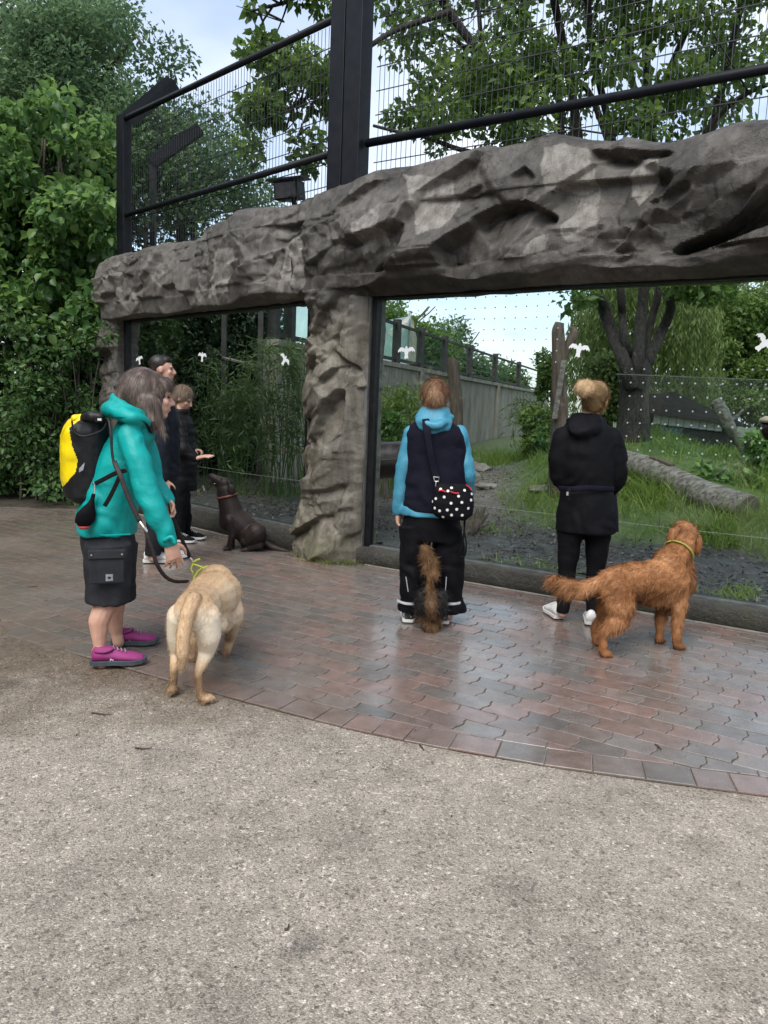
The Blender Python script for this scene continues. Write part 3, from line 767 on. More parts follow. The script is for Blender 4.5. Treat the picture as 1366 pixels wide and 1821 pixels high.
NOTCH = [([(1172, 455), (1200, 428), (1290, 392), (1366, 332), (1560, 260)], [(1172, 458), (1250, 454), (1366, 425), (1560, 400)], 0.30),
         ([(832, 388), (870, 366), (930, 354), (988, 380)], [(832, 395), (870, 442), (930, 440), (988, 398)], 0.17),
         ([(902, 312), (930, 294), (952, 314)], [(902, 320), (930, 326), (952, 320)], 0.10),
         ([(1045, 262), (1090, 266), (1140, 268), (1200, 270)], [(1045, 285), (1090, 296), (1130, 294), (1200, 275)], 0.14),
         ([(1140, 357), (1180, 338), (1232, 316)], [(1140, 361), (1180, 366), (1232, 335)], 0.10),
         ([(812, 344), (852, 320)], [(812, 374), (852, 346)], 0.10),
         ([(700, 470), (760, 455), (840, 470)], [(700, 474), (760, 478), (840, 474)], 0.05),
         ([(1085, 466), (1132, 444)], [(1085, 472), (1132, 462)], 0.07),
         ([(588, 618), (615, 640), (645, 655)], [(588, 646), (615, 668), (645, 668)], 0.12),
         ([(586, 700), (612, 712)], [(586, 706), (612, 722)], 0.06),
         ([(536, 872), (580, 870), (622, 856)], [(536, 890), (580, 892), (622, 884)], 0.075),
         ([(540, 746), (570, 728), (592, 722)], [(540, 760), (570, 742), (592, 732)], 0.05),
         ([(560, 925), (600, 905), (636, 900)], [(560, 938), (600, 930), (636, 925)], 0.05),
         ([(355, 412), (367, 404)], [(355, 545), (367, 545)], 0.06),
         ([(455, 470), (490, 440), (505, 440)], [(455, 515), (490, 500), (505, 470)], 0.05)]
for top, bot, dep in NOTCH:
    tx, ty = zip(*top); bx_, by_ = zip(*bot); a, b = np.interp(px, tx, ty), np.interp(px, bx_, by_)
    ins = (px > tx[0]) & (px < tx[-1]) & (py > a) & (py < b) & (N[:, 1] < 0.3)
    w = np.clip((b - py) / np.maximum(b - a, 1), 0, 1) * np.clip((py - a) / 7.0, 0, 1); ex = np.clip(np.minimum(px - tx[0], tx[-1] - px) / 14, 0, 1) if tx[-1] < 1366 else np.clip((px - tx[0]) / 30, 0, 1)
    dn = np.where(ins, np.minimum(dn, -dep * w ** 0.7 * ex), dn)
gut = -0.014 * np.clip(1 - e1 / 0.025, 0, 1) - 0.008 * np.clip(1 - e2 / 0.012, 0, 1)
disp = (D1 + D2 * 1.0) * (0.25 + 0.75 * front) + D3 + gut * front
edge_keep = np.where((z < 2.62) & (z > 2.35) & ~reg_p, 0.35, 1.0) * np.where((u > -0.22) & (u < 0.02) & (z < 2.45), 0.4, 1.0)
topk = np.where(z > 3.15, 0.45, 1.0)
dirv = nv * front[:, None] + N * (1 - front[:, None])
sm_ = relax(np.stack([np.clip(disp, -.16, .15) * edge_keep * topk, dn * np.clip(front + .4, 0, 1), dn], 1), F, 2, 0.4)
V2 = V + dirv * sm_[:, :1] + nv * sm_[:, 1:2]
V2 = V2
# dry and stained patches (colour of the rock itself)
dry = np.clip(0.06 + 0.75 * fbm(P3, 1.6, 4, 91), 0, 1) * 0.6 + np.where(u < -.8, .2, 0)
PATCH = [[(966, 256), (1000, 250), (1042, 264), (1052, 296), (1060, 326), (1000, 332), (966, 332), (962, 300)],
         [(1020, 340), (1060, 328), (1056, 370), (1062, 405), (1010, 432), (998, 418), (1000, 392), (1016, 370)],
         [(1132, 284), (1170, 274), (1174, 296), (1150, 330), (1128, 362), (1114, 340), (1108, 312)],
         [(945, 425), (978, 418), (966, 448), (925, 458)], [(715, 310), (800, 318), (812, 360), (790, 400), (750, 420), (735, 360)],
         [(630, 400), (680, 360), (690, 430), (640, 450)], [(500, 440), (540, 425), (545, 500), (520, 528), (492, 530)], [(380, 440), (420, 440), (410, 520), (370, 530)]]
for pl in PATCH:
    w = inside_poly(px + 5 * fbm(P3, 7, 2, 4), py + 5 * fbm(P3, 7, 2, 14), pl); dry = np.where(w & (N[:, 1] < .2), np.maximum(dry, 0.95), dry)
warm = np.clip(wp * np.clip((2.5 - z) / .5, 0, 1) * (0.75 + 0.5 * fbm(P3, 2.0, 3, 44)), 0, 1)
moss = np.clip(1 - z / 0.35, 0, 1) * np.clip(0.5 + fbm(P3, 5, 3, 49), 0, 1)
m, t = new_mat('cast_rock'); v = t.pos()
wetc = t.ramp(t.noise(6, 7, 0.7, v), [(0.25, (0.022, 0.0195, 0.017)), (0.5, (0.058, 0.052, 0.045)), (0.75, (0.112, 0.101, 0.088))])
dryc = t.ramp(t.noise(9, 6, 0.7, v), [(0.3, (0.17, 0.158, 0.142)), (0.7, (0.29, 0.272, 0.246))])
warmc = t.ramp(t.noise(5, 7, 0.72, v), [(0.25, (0.085, 0.076, 0.058)), (0.5, (0.185, 0.168, 0.13)), (0.75, (0.30, 0.276, 0.222))])
col = t.mix(t.attr('dry'), wetc, dryc); col = t.mix(t.attr('warm'), col, warmc)
streak = t.noise(3.2, 5, 0.65, t.pos('Object', (5, 5, 0.9)))
col = t.mix(1.0, col, t.ramp(streak, [(0.35, (0.70, 0.68, 0.65)), (0.6, (1.1, 1.1, 1.1))]), 'MULTIPLY')
col = t.mix(t.attr('moss'), col, (0.09, 0.095, 0.035))
crk = t.node('TexVoronoi', feature='DISTANCE_TO_EDGE'); crk.inputs['Scale'].default_value = 2.3; wv = t.node('VectorMath', operation='ADD'); nz = t.node('TexNoise'); nz.inputs['Scale'].default_value = 3.0; nz.inputs['Detail'].default_value = 5; t.lk(v, nz.inputs['Vector']); t.lk(v, wv.inputs[0]); t.lk(nz.outputs['Color'], wv.inputs[1]); t.lk(wv.outputs[0], crk.inputs['Vector'])
crl = t.ramp(crk.outputs['Distance'], [(0.0, 0.35), (0.009, 1.0)]); col = t.mix(1.0, col, t.mix(crl, (0.35, 0.34, 0.33), (1, 1, 1)), 'MULTIPLY')
sp = t.ramp(t.noise(130, 3, 0.7, v), [(0.35, (0.8, 0.8, 0.8)), (0.65, (1.15, 1.15, 1.15))]); col = t.mix(1.0, col, sp, 'MULTIPLY')
rg = t.ramp(t.attr('dry'), [(0.2, 0.42), (0.8, 0.85)])
rdg = t.node('TexNoise'); rdg.noise_type = 'RIDGED_MULTIFRACTAL'; rdg.inputs['Scale'].default_value = 5.0; rdg.inputs['Detail'].default_value = 7; rdg.inputs['Roughness'].default_value = 0.6; t.lk(t.pos('Object', (1, 1, 1.8), (0.2, 0.4, 0.1)), rdg.inputs['Vector'])
b0 = t.bump(rdg.outputs['Fac'], 0.75, 0.028); b1 = t.bump(t.noise(26, 6, 0.7, v), 0.45, 0.012, b0); b2 = t.bump(crl, 0.5, 0.012, t.bump(t.noise(80, 5, 0.75, v), 0.9, 0.008, b1))
t.done(t.bsdf(col, rg, b2, 0, 0.4)); M_ROCK = m
wall = empty('rock_wall', (-0.45, 7.3, 0), 'tall wet grey cast rock wall framing two large viewing windows', 'rock wall')
fc = V[F].mean(1); fu, fz = u[F].mean(1), z[F].mean(1)
part = np.where(fz < 2.48, np.where(fu < -3.5, 2, np.where(fu > 4.5, 4, 1)), np.where(fu > -0.82, 0, 3))
names = ['lintel', 'pillar', 'jamb', 'lintel', 'jamb']; plab = ['long dark jagged rock lintel over the right window', 'pale buff rock pillar between the windows', None, 'blocky grey rock lintel over the left window', None]
for k in range(5):
    sel = part == k
    if not sel.any(): continue
    Fs = F[sel]; used = np.unique(Fs); mp = np.full(len(V), -1); mp[used] = np.arange(len(used))
    o = make_mesh(names[k], V2[used], mp[Fs], M_ROCK, wall, smooth=True, attrs={'dry': dry[used], 'warm': warm[used], 'moss': moss[used]}); o.data.set_sharp_from_angle(angle=math.radians(20))
    if plab[k]: o['label'] = plab[k]

# ================================================================== WINDOWS
m, t = new_mat('window_glass')
lw = t.node('LayerWeight'); lw.inputs[0].default_value = 0.5
fr5 = t.math('ADD', t.math('MULTIPLY', t.math('POWER', lw.outputs['Facing'], 5.0), 0.9), 0.024)
tr = t.node('BsdfTransparent'); tr.inputs[0].default_value = (0.93, 0.965, 0.955, 1)
gl = t.node('BsdfGlossy'); gl.inputs['Roughness'].default_value = 0.02; gl.inputs[0].default_value = (0.9, 0.9, 0.9, 1)
ms = t.node('MixShader'); t.lk(fr5, ms.inputs[0]); t.lk(tr.outputs[0], ms.inputs[1]); t.lk(gl.outputs[0], ms.inputs[2]); t.done(ms.outputs[0]); M_GLASS = m
M_FRAME = simple('black_window_frame', (0.005, 0.005, 0.006), (0.012, 0.012, 0.013), 14, 0.5, 0.2, spec=0.2)
M_STRIP = simple('grey_sealing', (0.13, 0.13, 0.125), (0.07, 0.07, 0.07), 10, 0.6, 0.3)
M_STICK = simple('frosted_white_sticker', (0.78, 0.80, 0.80), (0.72, 0.74, 0.74), 30, 0.55)
M_DOT = simple('grey_glass_dot', (0.36, 0.39, 0.40), (0.32, 0.35, 0.36), 50, 0.6)
def wbox(mbx, W, s0, s1, z0, z1, o0, o1):
    c = (W(s0, z0, o0) + W(s1, z1, o1)) / 2; d = W(1, 0) - W(0, 0); n = W(0, 0, 1) - W(0, 0, 0)
    return mbx.box(c, d * (s1 - s0) / 2, n * (o1 - o0) / 2, [0, 0, (z1 - z0) / 2])
BIRD_SPREAD = [(0, 1.0), (.10, .92), (.16, .70), (.42, .86), (.74, .86), (1.0, .52), (.96, .34), (.86, .50), (.72, .40), (.62, .54), (.44, .42), (.26, .44), (.18, .1), (.24, -.28), (.06, -.22), (-.06, -.30), (-.24, -.22), (-.16, .1), (-.26, .44), (-.44, .42), (-.62, .54), (-.72, .40), (-.86, .50), (-.96, .34), (-1.0, .52), (-.74, .86), (-.42, .86), (-.16, .70), (-.10, .92)]
BIRD_SIDE = [(-1.0, .62), (-.86, .78), (-.62, .74), (-.40, .50), (-.1, .42), (.18, .68), (.50, .86), (.42, .55), (.66, .60), (.50, .30), (.74, .18), (1.0, .12), (.86, -.02), (.98, -.16), (.60, -.10), (.28, -.06), (.0, -.22), (-.22, -.52), (-.42, -.72), (-.40, -.50), (-.60, -.56), (-.44, -.20), (-.58, .2), (-.76, .52)]
def sticker(parent, W, px, py, size, ang, outline, right, label):
    s, z = on_wall(px, py, right); ca, sa = math.cos(ang), math.sin(ang); k = len(outline)
    pts = [(s + (1 if right else -1) * size * (x * ca - (y - .25) * sa), z + size * (x * sa + (y - .25) * ca)) for x, y in outline]
    Vs = [W(a, b, -0.093) for a, b in pts] + [W(a, b, -0.091) for a, b in pts]
    Fs = [tuple(range(k, 2 * k))] + [(i, (i + 1) % k, k + (i + 1) % k, k + i) for i in range(k)]
    o = make_mesh('bird_sticker', Vs, Fs, M_STICK, parent); o['label'] = label; return o
def window(W, s0, s1, z0, z1, label):
    e = empty('viewing_window', W((s0 + s1) / 2, z0, -0.1), label, 'window', 'viewing windows in the rock wall')
    wbox(MB(), W, s0, s1, z0, z1, -0.115, -0.095).build('glass_pane', M_GLASS, e)
    wbox(MB(), W, s0 - .045, s0, 0.0 if W is WR else z0, z1 + .03, -0.14, -0.06).build('frame_bar', M_FRAME, e)
    wbox(MB(), W, s1, s1 + .045, z0, z1 + .03, -0.14, -0.06).build('frame_bar', M_FRAME, e)
    wbox(MB(), W, s0, s1, z1, z1 + .045, -0.14, -0.05).build('header_bar', M_FRAME, e)
    wbox(MB(), W, s0, s1, z0 - .03, z0, -0.13, -0.08).build('sill_bar', M_STRIP, e)
    return e
w_r = window(WR, -0.02, 5.2, 0.18, 2.43, 'wide right viewing window, birds and dots on its glass, before the grassy enclosure')
w_l = window(WL, -0.12, 3.46, 0.245, 2.425, 'dark left viewing window with bamboo behind its glass')
wbox(MB(), WR, -0.10, -0.066, 0.02, 2.44, -0.05, -0.02).build('edge_seal', M_STRIP, w_r)
sticker(w_r, WR, 713, 627, 0.088, 0.03, BIRD_SPREAD, True, 'white bird with both wings spread, next to the pillar')
sticker(w_r, WR, 1022, 623, 0.085, -0.15, [(-x, y) for x, y in BIRD_SPREAD], True, 'white bird above the woman with the bun')
sticker(w_r, WR, 1352, 612, 0.085, -0.85, BIRD_SPREAD, True, 'white gliding bird at the right edge')
sticker(w_l, WL, 492, 641, 0.085, -0.65, BIRD_SPREAD, False, 'white diving bird near the pillar')
sticker(w_l, WL, 347, 635, 0.085, -0.1, BIRD_SPREAD, False, 'white bird in the middle of the dark glass')
sticker(w_l, WL, 236, 641, 0.085, 0.2, BIRD_SPREAD, False, 'white bird near the left jamb')
dots = MB()
def dot(px_, py_):
    s, z = on_wall(px_, py_, True); a = np.arange(6) * math.pi / 3
    dots.add([WR(s + .0068 * math.cos(q), z + .0068 * math.sin(q), -0.0925) for q in a], [tuple(range(6))])
for j in range(8):
    for i in range(24):
        s_, z_ = 0.30 + i * 0.092 + (j % 2) * 0.0, 2.40 - j * 0.088
        pp = proj(np.array([WR(s_, z_)])); x_, y_ = pp[0][0], pp[1][0]
        if y_ < 505 or x_ > 1000 or y_ > 540 + (x_ - 690) * 0.42: continue
        dot(x_, y_)
for j in range(7):
    for i in range(18):
        s_, z_ = 2.28 + i * 0.092, 1.82 - j * 0.10
        dot(*[q[0] for q in proj(np.array([WR(s_, z_)]))])
tag(dots.build('glass_dots', M_DOT, w_r), kind='stuff')

# ================================================================== FENCE ON THE WALL
M_STEEL = simple('black_painted_steel', (0.004, 0.005, 0.0075), (0.009, 0.010, 0.013), 9, 0.5, 0.15, 90, spec=0.22)
M_WIRE = simple('dark_wire', (0.022, 0.023, 0.026), (0.04, 0.04, 0.042), 20, 0.45, metal=0.3)
def wire_panel(parent, W, s0, s1, z0, z1, off):
    mw = MB(); d = W(1, 0) - W(0, 0); n = W(0, 0, 1) - W(0, 0, 0)
    for s in np.arange(min(s0, s1) + .03, max(s0, s1), 0.05):
        mw.box(W(s, (z0 + z1) / 2, off), d * .0019, n * .0019, [0, 0, (z1 - z0) / 2])
    for k, zz in enumerate(np.arange(z0 + .12, z1, 0.2)):
        for dz in (0,):
            mw.box(W((s0 + s1) / 2, zz, off + .007), d * abs(s1 - s0) / 2, n * .0035, [0, 0, .0035])
    return tag(mw.build('wire_mesh', M_WIRE, parent), kind='stuff')
fl = empty('mesh_fence', WL(1.6, 3.2, -0.12), 'black steel mesh fence with two round rails above the left window', 'fence', 'fences on the rock wall')
fr_ = empty('mesh_fence', WR(2.2, 3.3, -0.12), 'tall black steel mesh fence above the right window', 'fence', 'fences on the rock wall')
def rail(parent, W, s0, s1, z, off, r=0.032):
    return MB().tube([W(s0, z, off), W((s0 + s1) / 2, z, off), W(s1, z, off)], r, 12).build('rail', M_STEEL, parent, smooth=True)
wire_panel(fl, WL, -0.33, 3.42, 3.15, 4.86, -0.12); wire_panel(fr_, WR, -0.15, 6.0, 3.3, 6.6, -0.12)
rail(fl, WL, -0.36, 3.5, 3.73, -0.07); rail(fl, WL, -0.36, 3.5, 4.87, -0.07)
rail(fr_, WR, -0.2, 6.0, 3.78, -0.07, 0.036); rail(fr_, WR, -0.2, 6.0, 6.55, -0.07, 0.036)
wbox(MB(), WL, 3.44, 3.62, 3.0, 4.93, -0.15, -0.03).build('post', M_STEEL, fl, bevel=.008)
d = nrm(P(312, 140, 10.6) - WL(3.5, 4.93, -0.15)); c0 = WL(3.5, 4.90, -0.15); c1 = P(306, 148, 10.6); upv = nrm(np.cross(np.cross(d, [0, 0, 1]), d))
MB().box((c0 + c1) / 2, (c1 - c0) / 2 * 1.04, LN * .06, upv * .065).build('arm', M_STEEL, fl, bevel=.008)
wbox(MB(), WR, -0.59, -0.43, 3.15, 6.8, -0.14, 0.0).build('post', M_STEEL, fl, bevel=.008)
wbox(MB(), WR, -0.40, -0.22, 3.2, 6.8, -0.14, 0.03).build('post', M_STEEL, fr_, bevel=.008)
wbox(MB(), WR, -0.435, -0.395, 3.2, 6.8, -0.12, -0.05).build('web_plate', M_STEEL, fr_)
wbox(MB(), WR, 5.7, 5.95, 3.2, 6.8, -0.30, 0.0).build('post', M_STEEL, fr_, bevel=.008)
# far posts of the side fence seen through the mesh
for k, (bp, tp, Yb, Yt, lab) in enumerate([((272, 288), (352, 232), 12.6, 12.9, 'black fence post with leaning arm, nearer one behind the mesh'), ((344, 332), (383, 302), 15.2, 15.4, 'black fence post with leaning arm, farther one behind the mesh')]):
    a, b = P(*bp, Yb), P(*tp, Yt); e = empty('fence_post', (a[0], a[1], 0.3), lab, 'post', 'posts of the side fence')
    MB().aabox((a[0] - .045, a[1] - .045, 0.2), (a[0] + .045, a[1] + .045, a[2] - .05)).build('post', M_STEEL, e)
    dd = nrm(b - a); uu = nrm(np.cross(np.cross(dd, [0, 0, 1]), dd)); MB().box((a + b) / 2, (b - a) * .54, np.array([.3, -.9, 0]) * .1, uu * .085).build('arm', M_STEEL, e)
# loudspeaker box on the wall
sp0 = P(515, 340, 7.95); e = empty('loudspeaker', (sp0[0], sp0[1], sp0[2] - .13), 'small black loudspeaker box under a rain cover on the rock wall', 'loudspeaker')
ax, ay = nrm([0.92, -0.25, 0.06]), nrm([-0.25, -0.95, -0.15]); az = np.cross(ax, ay); az = az if az[2] > 0 else -az
MB().box(sp0, ax * .13, ay * .10, az * .085).build('case', M_FRAME, e, bevel=.012)
MB().box(sp0 + az * .105, ax * .19, ay * .13, az * .008).build('rain_cover', M_STEEL, e)
MB().box(sp0 + ay * .104, ax * .11, ay * .005, az * .07).build('front_grille', M_WIRE, e)
MB().box(sp0 - az * .14 + ax * .02 - ay * .05, ax * .02, ay * .02, az * .07).build('bracket', M_STEEL, e)

# ================================================================== TREES AND PLANTS
M_BARK = simple('dark_wet_bark', (0.008, 0.007, 0.006), (0.045, 0.038, 0.031), 7, 0.8, 1.0, 18, bdist=0.05, stretch=(3, 3, 0.8), detail=6)
M_BARK2 = simple('brown_bark', (0.06, 0.05, 0.038), (0.13, 0.11, 0.085), 6, 0.8, 0.7, 30, bdist=0.02, stretch=(3, 3, 0.8))
L_OAK = leaf_mat('oak_leaf', (0.026, 0.060, 0.014), (0.078, 0.150, 0.034), (0.20, 0.30, 0.07), 0.42, 0.55)
L_HAZEL = leaf_mat('hazel_leaf', (0.026, 0.070, 0.022), (0.080, 0.180, 0.050), (0.25, 0.39, 0.11), 0.34, 0.5)
L_SHRUB = leaf_mat('shrub_leaf', (0.030, 0.078, 0.030), (0.090, 0.185, 0.062), (0.25, 0.38, 0.13), 0.34, 0.48)
L_TALL = leaf_mat('tall_tree_leaf', (0.028, 0.066, 0.032), (0.082, 0.158, 0.074), (0.21, 0.32, 0.14), 0.5, 0.52)
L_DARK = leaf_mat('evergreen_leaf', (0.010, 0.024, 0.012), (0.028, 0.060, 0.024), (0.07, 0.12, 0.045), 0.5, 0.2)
L_BAMB = leaf_mat('bamboo_leaf', (0.026, 0.056, 0.018), (0.085, 0.145, 0.050), (0.22, 0.30, 0.12), 0.5, 0.42)
L_WILL = leaf_mat('willow_leaf', (0.07, 0.11, 0.025), (0.15, 0.21, 0.055), (0.26, 0.33, 0.10), 0.5, 0.4)
L_LITE = leaf_mat('light_leaf', (0.05, 0.10, 0.02), (0.12, 0.20, 0.045), (0.23, 0.32, 0.08), 0.5, 0.4)
L_GRASS = leaf_mat('grass_blade', (0.06, 0.12, 0.018), (0.15, 0.235, 0.04), (0.28, 0.36, 0.08), 0.5, 0.35)
def limb(mbx, pts, r0, r1, n=6, seg=8, wob=0.0, k=0):
    p = spline(pts, n)
    if wob: p = p + wob * np.stack([vnoise(p, 1.3, k + i) for i in range(3)], 1) * np.linspace(0, 1, len(p))[:, None]
    mbx.tube(p, list(np.linspace(r0, r1, len(p))), seg); return p
def px_clumps(rng, n, box, Y, r, cnt, keep=None):
    """clumps spread through the volume seen between box = (x0, y0, x1, y1) at depths Y"""
    out = []; tries = 0
    while len(out) < n and tries < n * 30:
        tries += 1
        x, y = rng.uniform(box[0], box[2]), rng.uniform(box[1], box[3])
        if keep is not None and rng.random() > keep(x, y): continue
        c = P(x, y, rng.uniform(*Y)); q = rng.uniform(*r); out.append((c[0], c[1], c[2], q, q, q * rng.uniform(.6, .9), cnt * (q / r[1]) ** 2))
    return out
def twigs(mbx, clumps, anchors, rng, r=0.02, frac=0.6):
    for c in clumps:
        if rng.random() > frac: continue
        c3 = np.array(c[:3]); d = np.linalg.norm(anchors - c3, axis=1); a = anchors[np.argmin(d + rng.random(len(d)) * .4)]
        mid = (a + c3) / 2 + rng.normal(0, .12, 3); limb(mbx, [a, mid, c3 + rng.normal(0, .15, 3)], r, r * .25, 4, 5)

# --- the big tree inside the enclosure whose crown hangs over the fence
rng = np.random.default_rng(101); YT = 13.0; b0 = P(1130, 770, YT); oak = empty('oak_tree', (b0[0], YT, terr(b0[0], YT)), 'large dark oak with several stems rising behind the right window and fence', 'tree')
tr = MB(); Q = lambda x, y, Y=YT: P(x, y, Y); anchors = []
tk = [(Q(1128, 812), [.42, 0, 0], [0, .42, 0]), (Q(1128, 785), [.31, 0, 0], [0, .31, 0]), (Q(1128, 745), [.25, 0, 0], [0, .25, 0]), (Q(1128, 700), [.235, 0, 0], [0, .24, 0]), (Q(1131, 660), [.25, 0, 0], [0, .24, 0]), (Q(1133, 645), [.21, 0, 0], [0, .2, 0]), (Q(1134, 636), [.12, 0, 0], [0, .12, 0])]; rough_tube(tr, [c_ for c_, _, _ in tk], [u_[0] for _, u_, _ in tk], 22, 17, .13, 6)
for pts, r0, r1 in [([(1126, 690), (1108, 640), (1088, 592), (1073, 545), (1060, 505), (1040, 330), (1010, 120), (960, -120)], .125, .055), ([(1129, 695), (1124, 650), (1112, 610), (1107, 560), (1104, 505), (1098, 300), (1050, 60), (1040, -200)], .085, .05),
                    ([(1132, 695), (1134, 650), (1140, 570), (1146, 505), (1160, 300), (1150, 50), (1190, -220)], .105, .06), ([(1136, 690), (1153, 640), (1176, 590), (1192, 552), (1197, 505), (1240, 330), (1300, 90), (1350, -150)], .11, .045), ([(1134, 695), (1142, 640), (1158, 570), (1172, 505), (1180, 330), (1120, 120), (1110, -150)], .075, .045)]:
    rough_tube(tr, [Q(x, y, YT + .22 * math.sin(x * 1.7)) for x, y in pts], list(np.linspace(r0, r1, len(pts))), 12, int(r0 * 977), .16, 8); anchors.append(spline([Q(x, y, YT) for x, y in pts], 8))
for pts, Ys, r0, r1 in [([(1085, 420), (1010, 330), (955, 242), (880, 130), (790, 0), (700, -150)], (12.9, 11.6), .10, .05), ([(1000, 300), (990, 165), (940, 140), (867, 112), (820, 60)], (12.5, 12), .06, .025), ([(960, 250), (900, 270), (820, 268), (740, 235), (660, 218)], (12.2, 11), .05, .02),
                        ([(1100, 300), (1050, 170), (1010, 130), (960, 100)], (13, 12), .06, .02), ([(1200, 330), (1280, 200), (1380, 150)], (13, 12), .06, .03), ([(1160, 200), (1220, 60), (1290, -60)], (13, 13), .07, .03), ([(880, 130), (850, 60), (840, -60)], (12, 11.5), .05, .02),
                        ([(800, 20), (690, 60), (600, 130), (520, 190), (450, 220)], (11.7, 11.0), .045, .012), ([(720, -60), (600, -40), (500, 0), (450, 20)], (11.7, 11.0), .05, .012), ([(600, 130), (560, 180), (520, 260)], (11.2, 11), .02, .008)]:
    p = np.array([Q(x, y, np.interp(i, [0, len(pts) - 1], Ys)) for i, (x, y) in enumerate(pts)]); anchors.append(limb(tr, p, r0, r1, 6, 7, 0.12, int(r0 * 1000)))
anchors = np.vstack(anchors)
dens = lambda x, y: np.clip(0.30 + (x - 690) / 330, 0.30, 1) * (1 if y < 250 else .6) * (0.25 if (820 < x < 900 and 190 < y < 250) or (690 < x < 760 and 110 < y < 180) else 1) * (0.12 if x > 1290 and y > 130 else 1)
cl = px_clumps(rng, 170, (670, -330, 1400, 262), (11.2, 14.6), (.22, .46), 190, dens)
cl += px_clumps(rng, 26, (430, 70, 600, 290), (10.8, 12.0), (.16, .32), 120, lambda x, y: 0.4 if y > 220 else 1)
cl += px_clumps(rng, 9, (440, -60, 600, 24), (10.8, 11.6), (.15, .28), 110)
cl += px_clumps(rng, 5, (1010, 508, 1062, 535), (11.5, 12.5), (.12, .2), 40) + px_clumps(rng, 9, (1195, 492, 1280, 520), (11.5, 13), (.2, .3), 90)
twigs(tr, cl, anchors, rng, .018, .75); tr.build('trunk', M_BARK, oak, smooth=True)
foliage('crown', cl, 0.135, L_OAK, oak, seed=3, aspect=0.6, up=0.45, shell=0.3)

# --- tree behind the left corner of the fence
rng = np.random.default_rng(102); e = empty('maple_tree', (P(330, 700, 16)[0], 16, 0.3), 'leafy green tree behind the left corner of the fence', 'tree'); tr = MB()
an = limb(tr, [(P(330, 700, 16)[0], 16, 0.2), P(325, 500, 16), P(318, 330, 16), P(300, 200, 16)], .16, .06, 6, 8, .1)
cl = px_clumps(rng, 46, (215, 190, 480, 420), (14.4, 17), (.4, .7), 300, lambda x, y: 0.95 if y > 210 + max(0, x - 330) * .9 else 0.05)
twigs(tr, cl, an, rng, .03, .6); tr.build('trunk', M_BARK2, e, smooth=True); foliage('crown', cl, 0.10, L_TALL, e, seed=5, shell=.3)

# --- tall tree top left
rng = np.random.default_rng(103); e = empty('tall_tree', (P(90, 700, 16.5)[0], 16.5, 0), 'tall blue green tree rising above the hedge at the top left', 'tree'); tr = MB()
an = np.vstack([limb(tr, [(P(90, 700, 16.5)[0], 16.5, -.1), P(95, 400, 16.5), P(110, 100, 16.5), P(120, -250, 16.5)], .25, .08, 6, 8, .1), limb(tr, [P(100, 300, 16.5), P(170, 160, 16.2), P(240, 60, 16)], .09, .03, 6, 6, .1), limb(tr, [P(100, 250, 16.5), P(60, 60, 16), P(20, -80, 16)], .09, .03, 6, 6, .1)])
edge = lambda x, y: (1.0 if x < 215 else .45) if x < 285 - 20 * math.sin(y * .05) and y > 18 + max(0, 60 - abs(x - 60)) * .2 and not (x < 40 and y < 30) else 0.0
cl = px_clumps(rng, 150, (-120, -60, 300, 330), (14.5, 18.0), (.3, .75), 560, edge)
twigs(tr, cl, an, rng, .03, .5); tr.build('trunk', M_BARK2, e, smooth=True); foliage('crown', cl, 0.115, L_TALL, e, seed=6, shell=.3, aspect=.55)

# --- hazel and lower shrubs at the left
rng = np.random.default_rng(104); e = empty('hazel_bush', (P(90, 800, 10.7)[0], 10.7, 0), 'tall hazel bush with broad bright leaves left of the rock wall', 'bush'); tr = MB(); an = []
for k in range(9):
    x = rng.uniform(-60, 170); an.append(limb(tr, [(P(x, 800, 11.1)[0], 11.1, -.05), P(x + rng.uniform(-30, 20), 620, 11.1), P(x + rng.uniform(-40, 20), 400, 11.0), P(x + rng.uniform(-50, 20), 250, 10.9)], .035, .012, 6, 6, .15, k))
bite = lambda x, y: 1.0 if x < 205 and y > 175 + 30 * math.sin(x * .05) + (60 if 120 < x < 170 else 0) else 0.1
cl = px_clumps(rng, 120, (-120, 170, 192, 600), (10.15, 11.6), (.18, .36), 130, bite)
tr.build('trunk', M_BARK2, e, smooth=True); foliage('crown', cl, 0.13, L_HAZEL, e, seed=7, aspect=0.74, fine=True, up=.6, droop=.45, shell=.7)
rng = np.random.default_rng(105)
for k, (x0, x1, y0, y1, Y0, Y1, n, lab) in enumerate([(-140, 60, 560, 892, 9.9, 10.8, 60, 'dense dark green shrub at the left edge of the frame'), (40, 186, 590, 893, 9.95, 10.8, 58, 'dense dark green shrub beside the left jamb, behind the backpack')]):
    c0 = P((x0 + x1) / 2, 880, 10.2); e = empty('shrub', (c0[0], 10.2, 0), lab, 'shrub', 'shrubs along the hedge'); tr = MB()
    for j in range(7):
        x = rng.uniform(x0, x1); limb(tr, [(P(x, 880, 10.3)[0], 10.3, -.03), P(x + rng.uniform(-20, 20), 760, 10.3), P(x + rng.uniform(-40, 40), 640, 10.2)], .02, .006, 5, 5, .1, j + 40)
    tr.build('trunk', M_BARK2, e, smooth=True)
    foliage('crown', px_clumps(rng, n, (x0, y0, x1, y1), (Y0, Y1), (.16, .33), 150, lambda x, y: 1), 0.085, L_SHRUB, e, seed=9 + k, aspect=.6, up=.6, shell=.7)
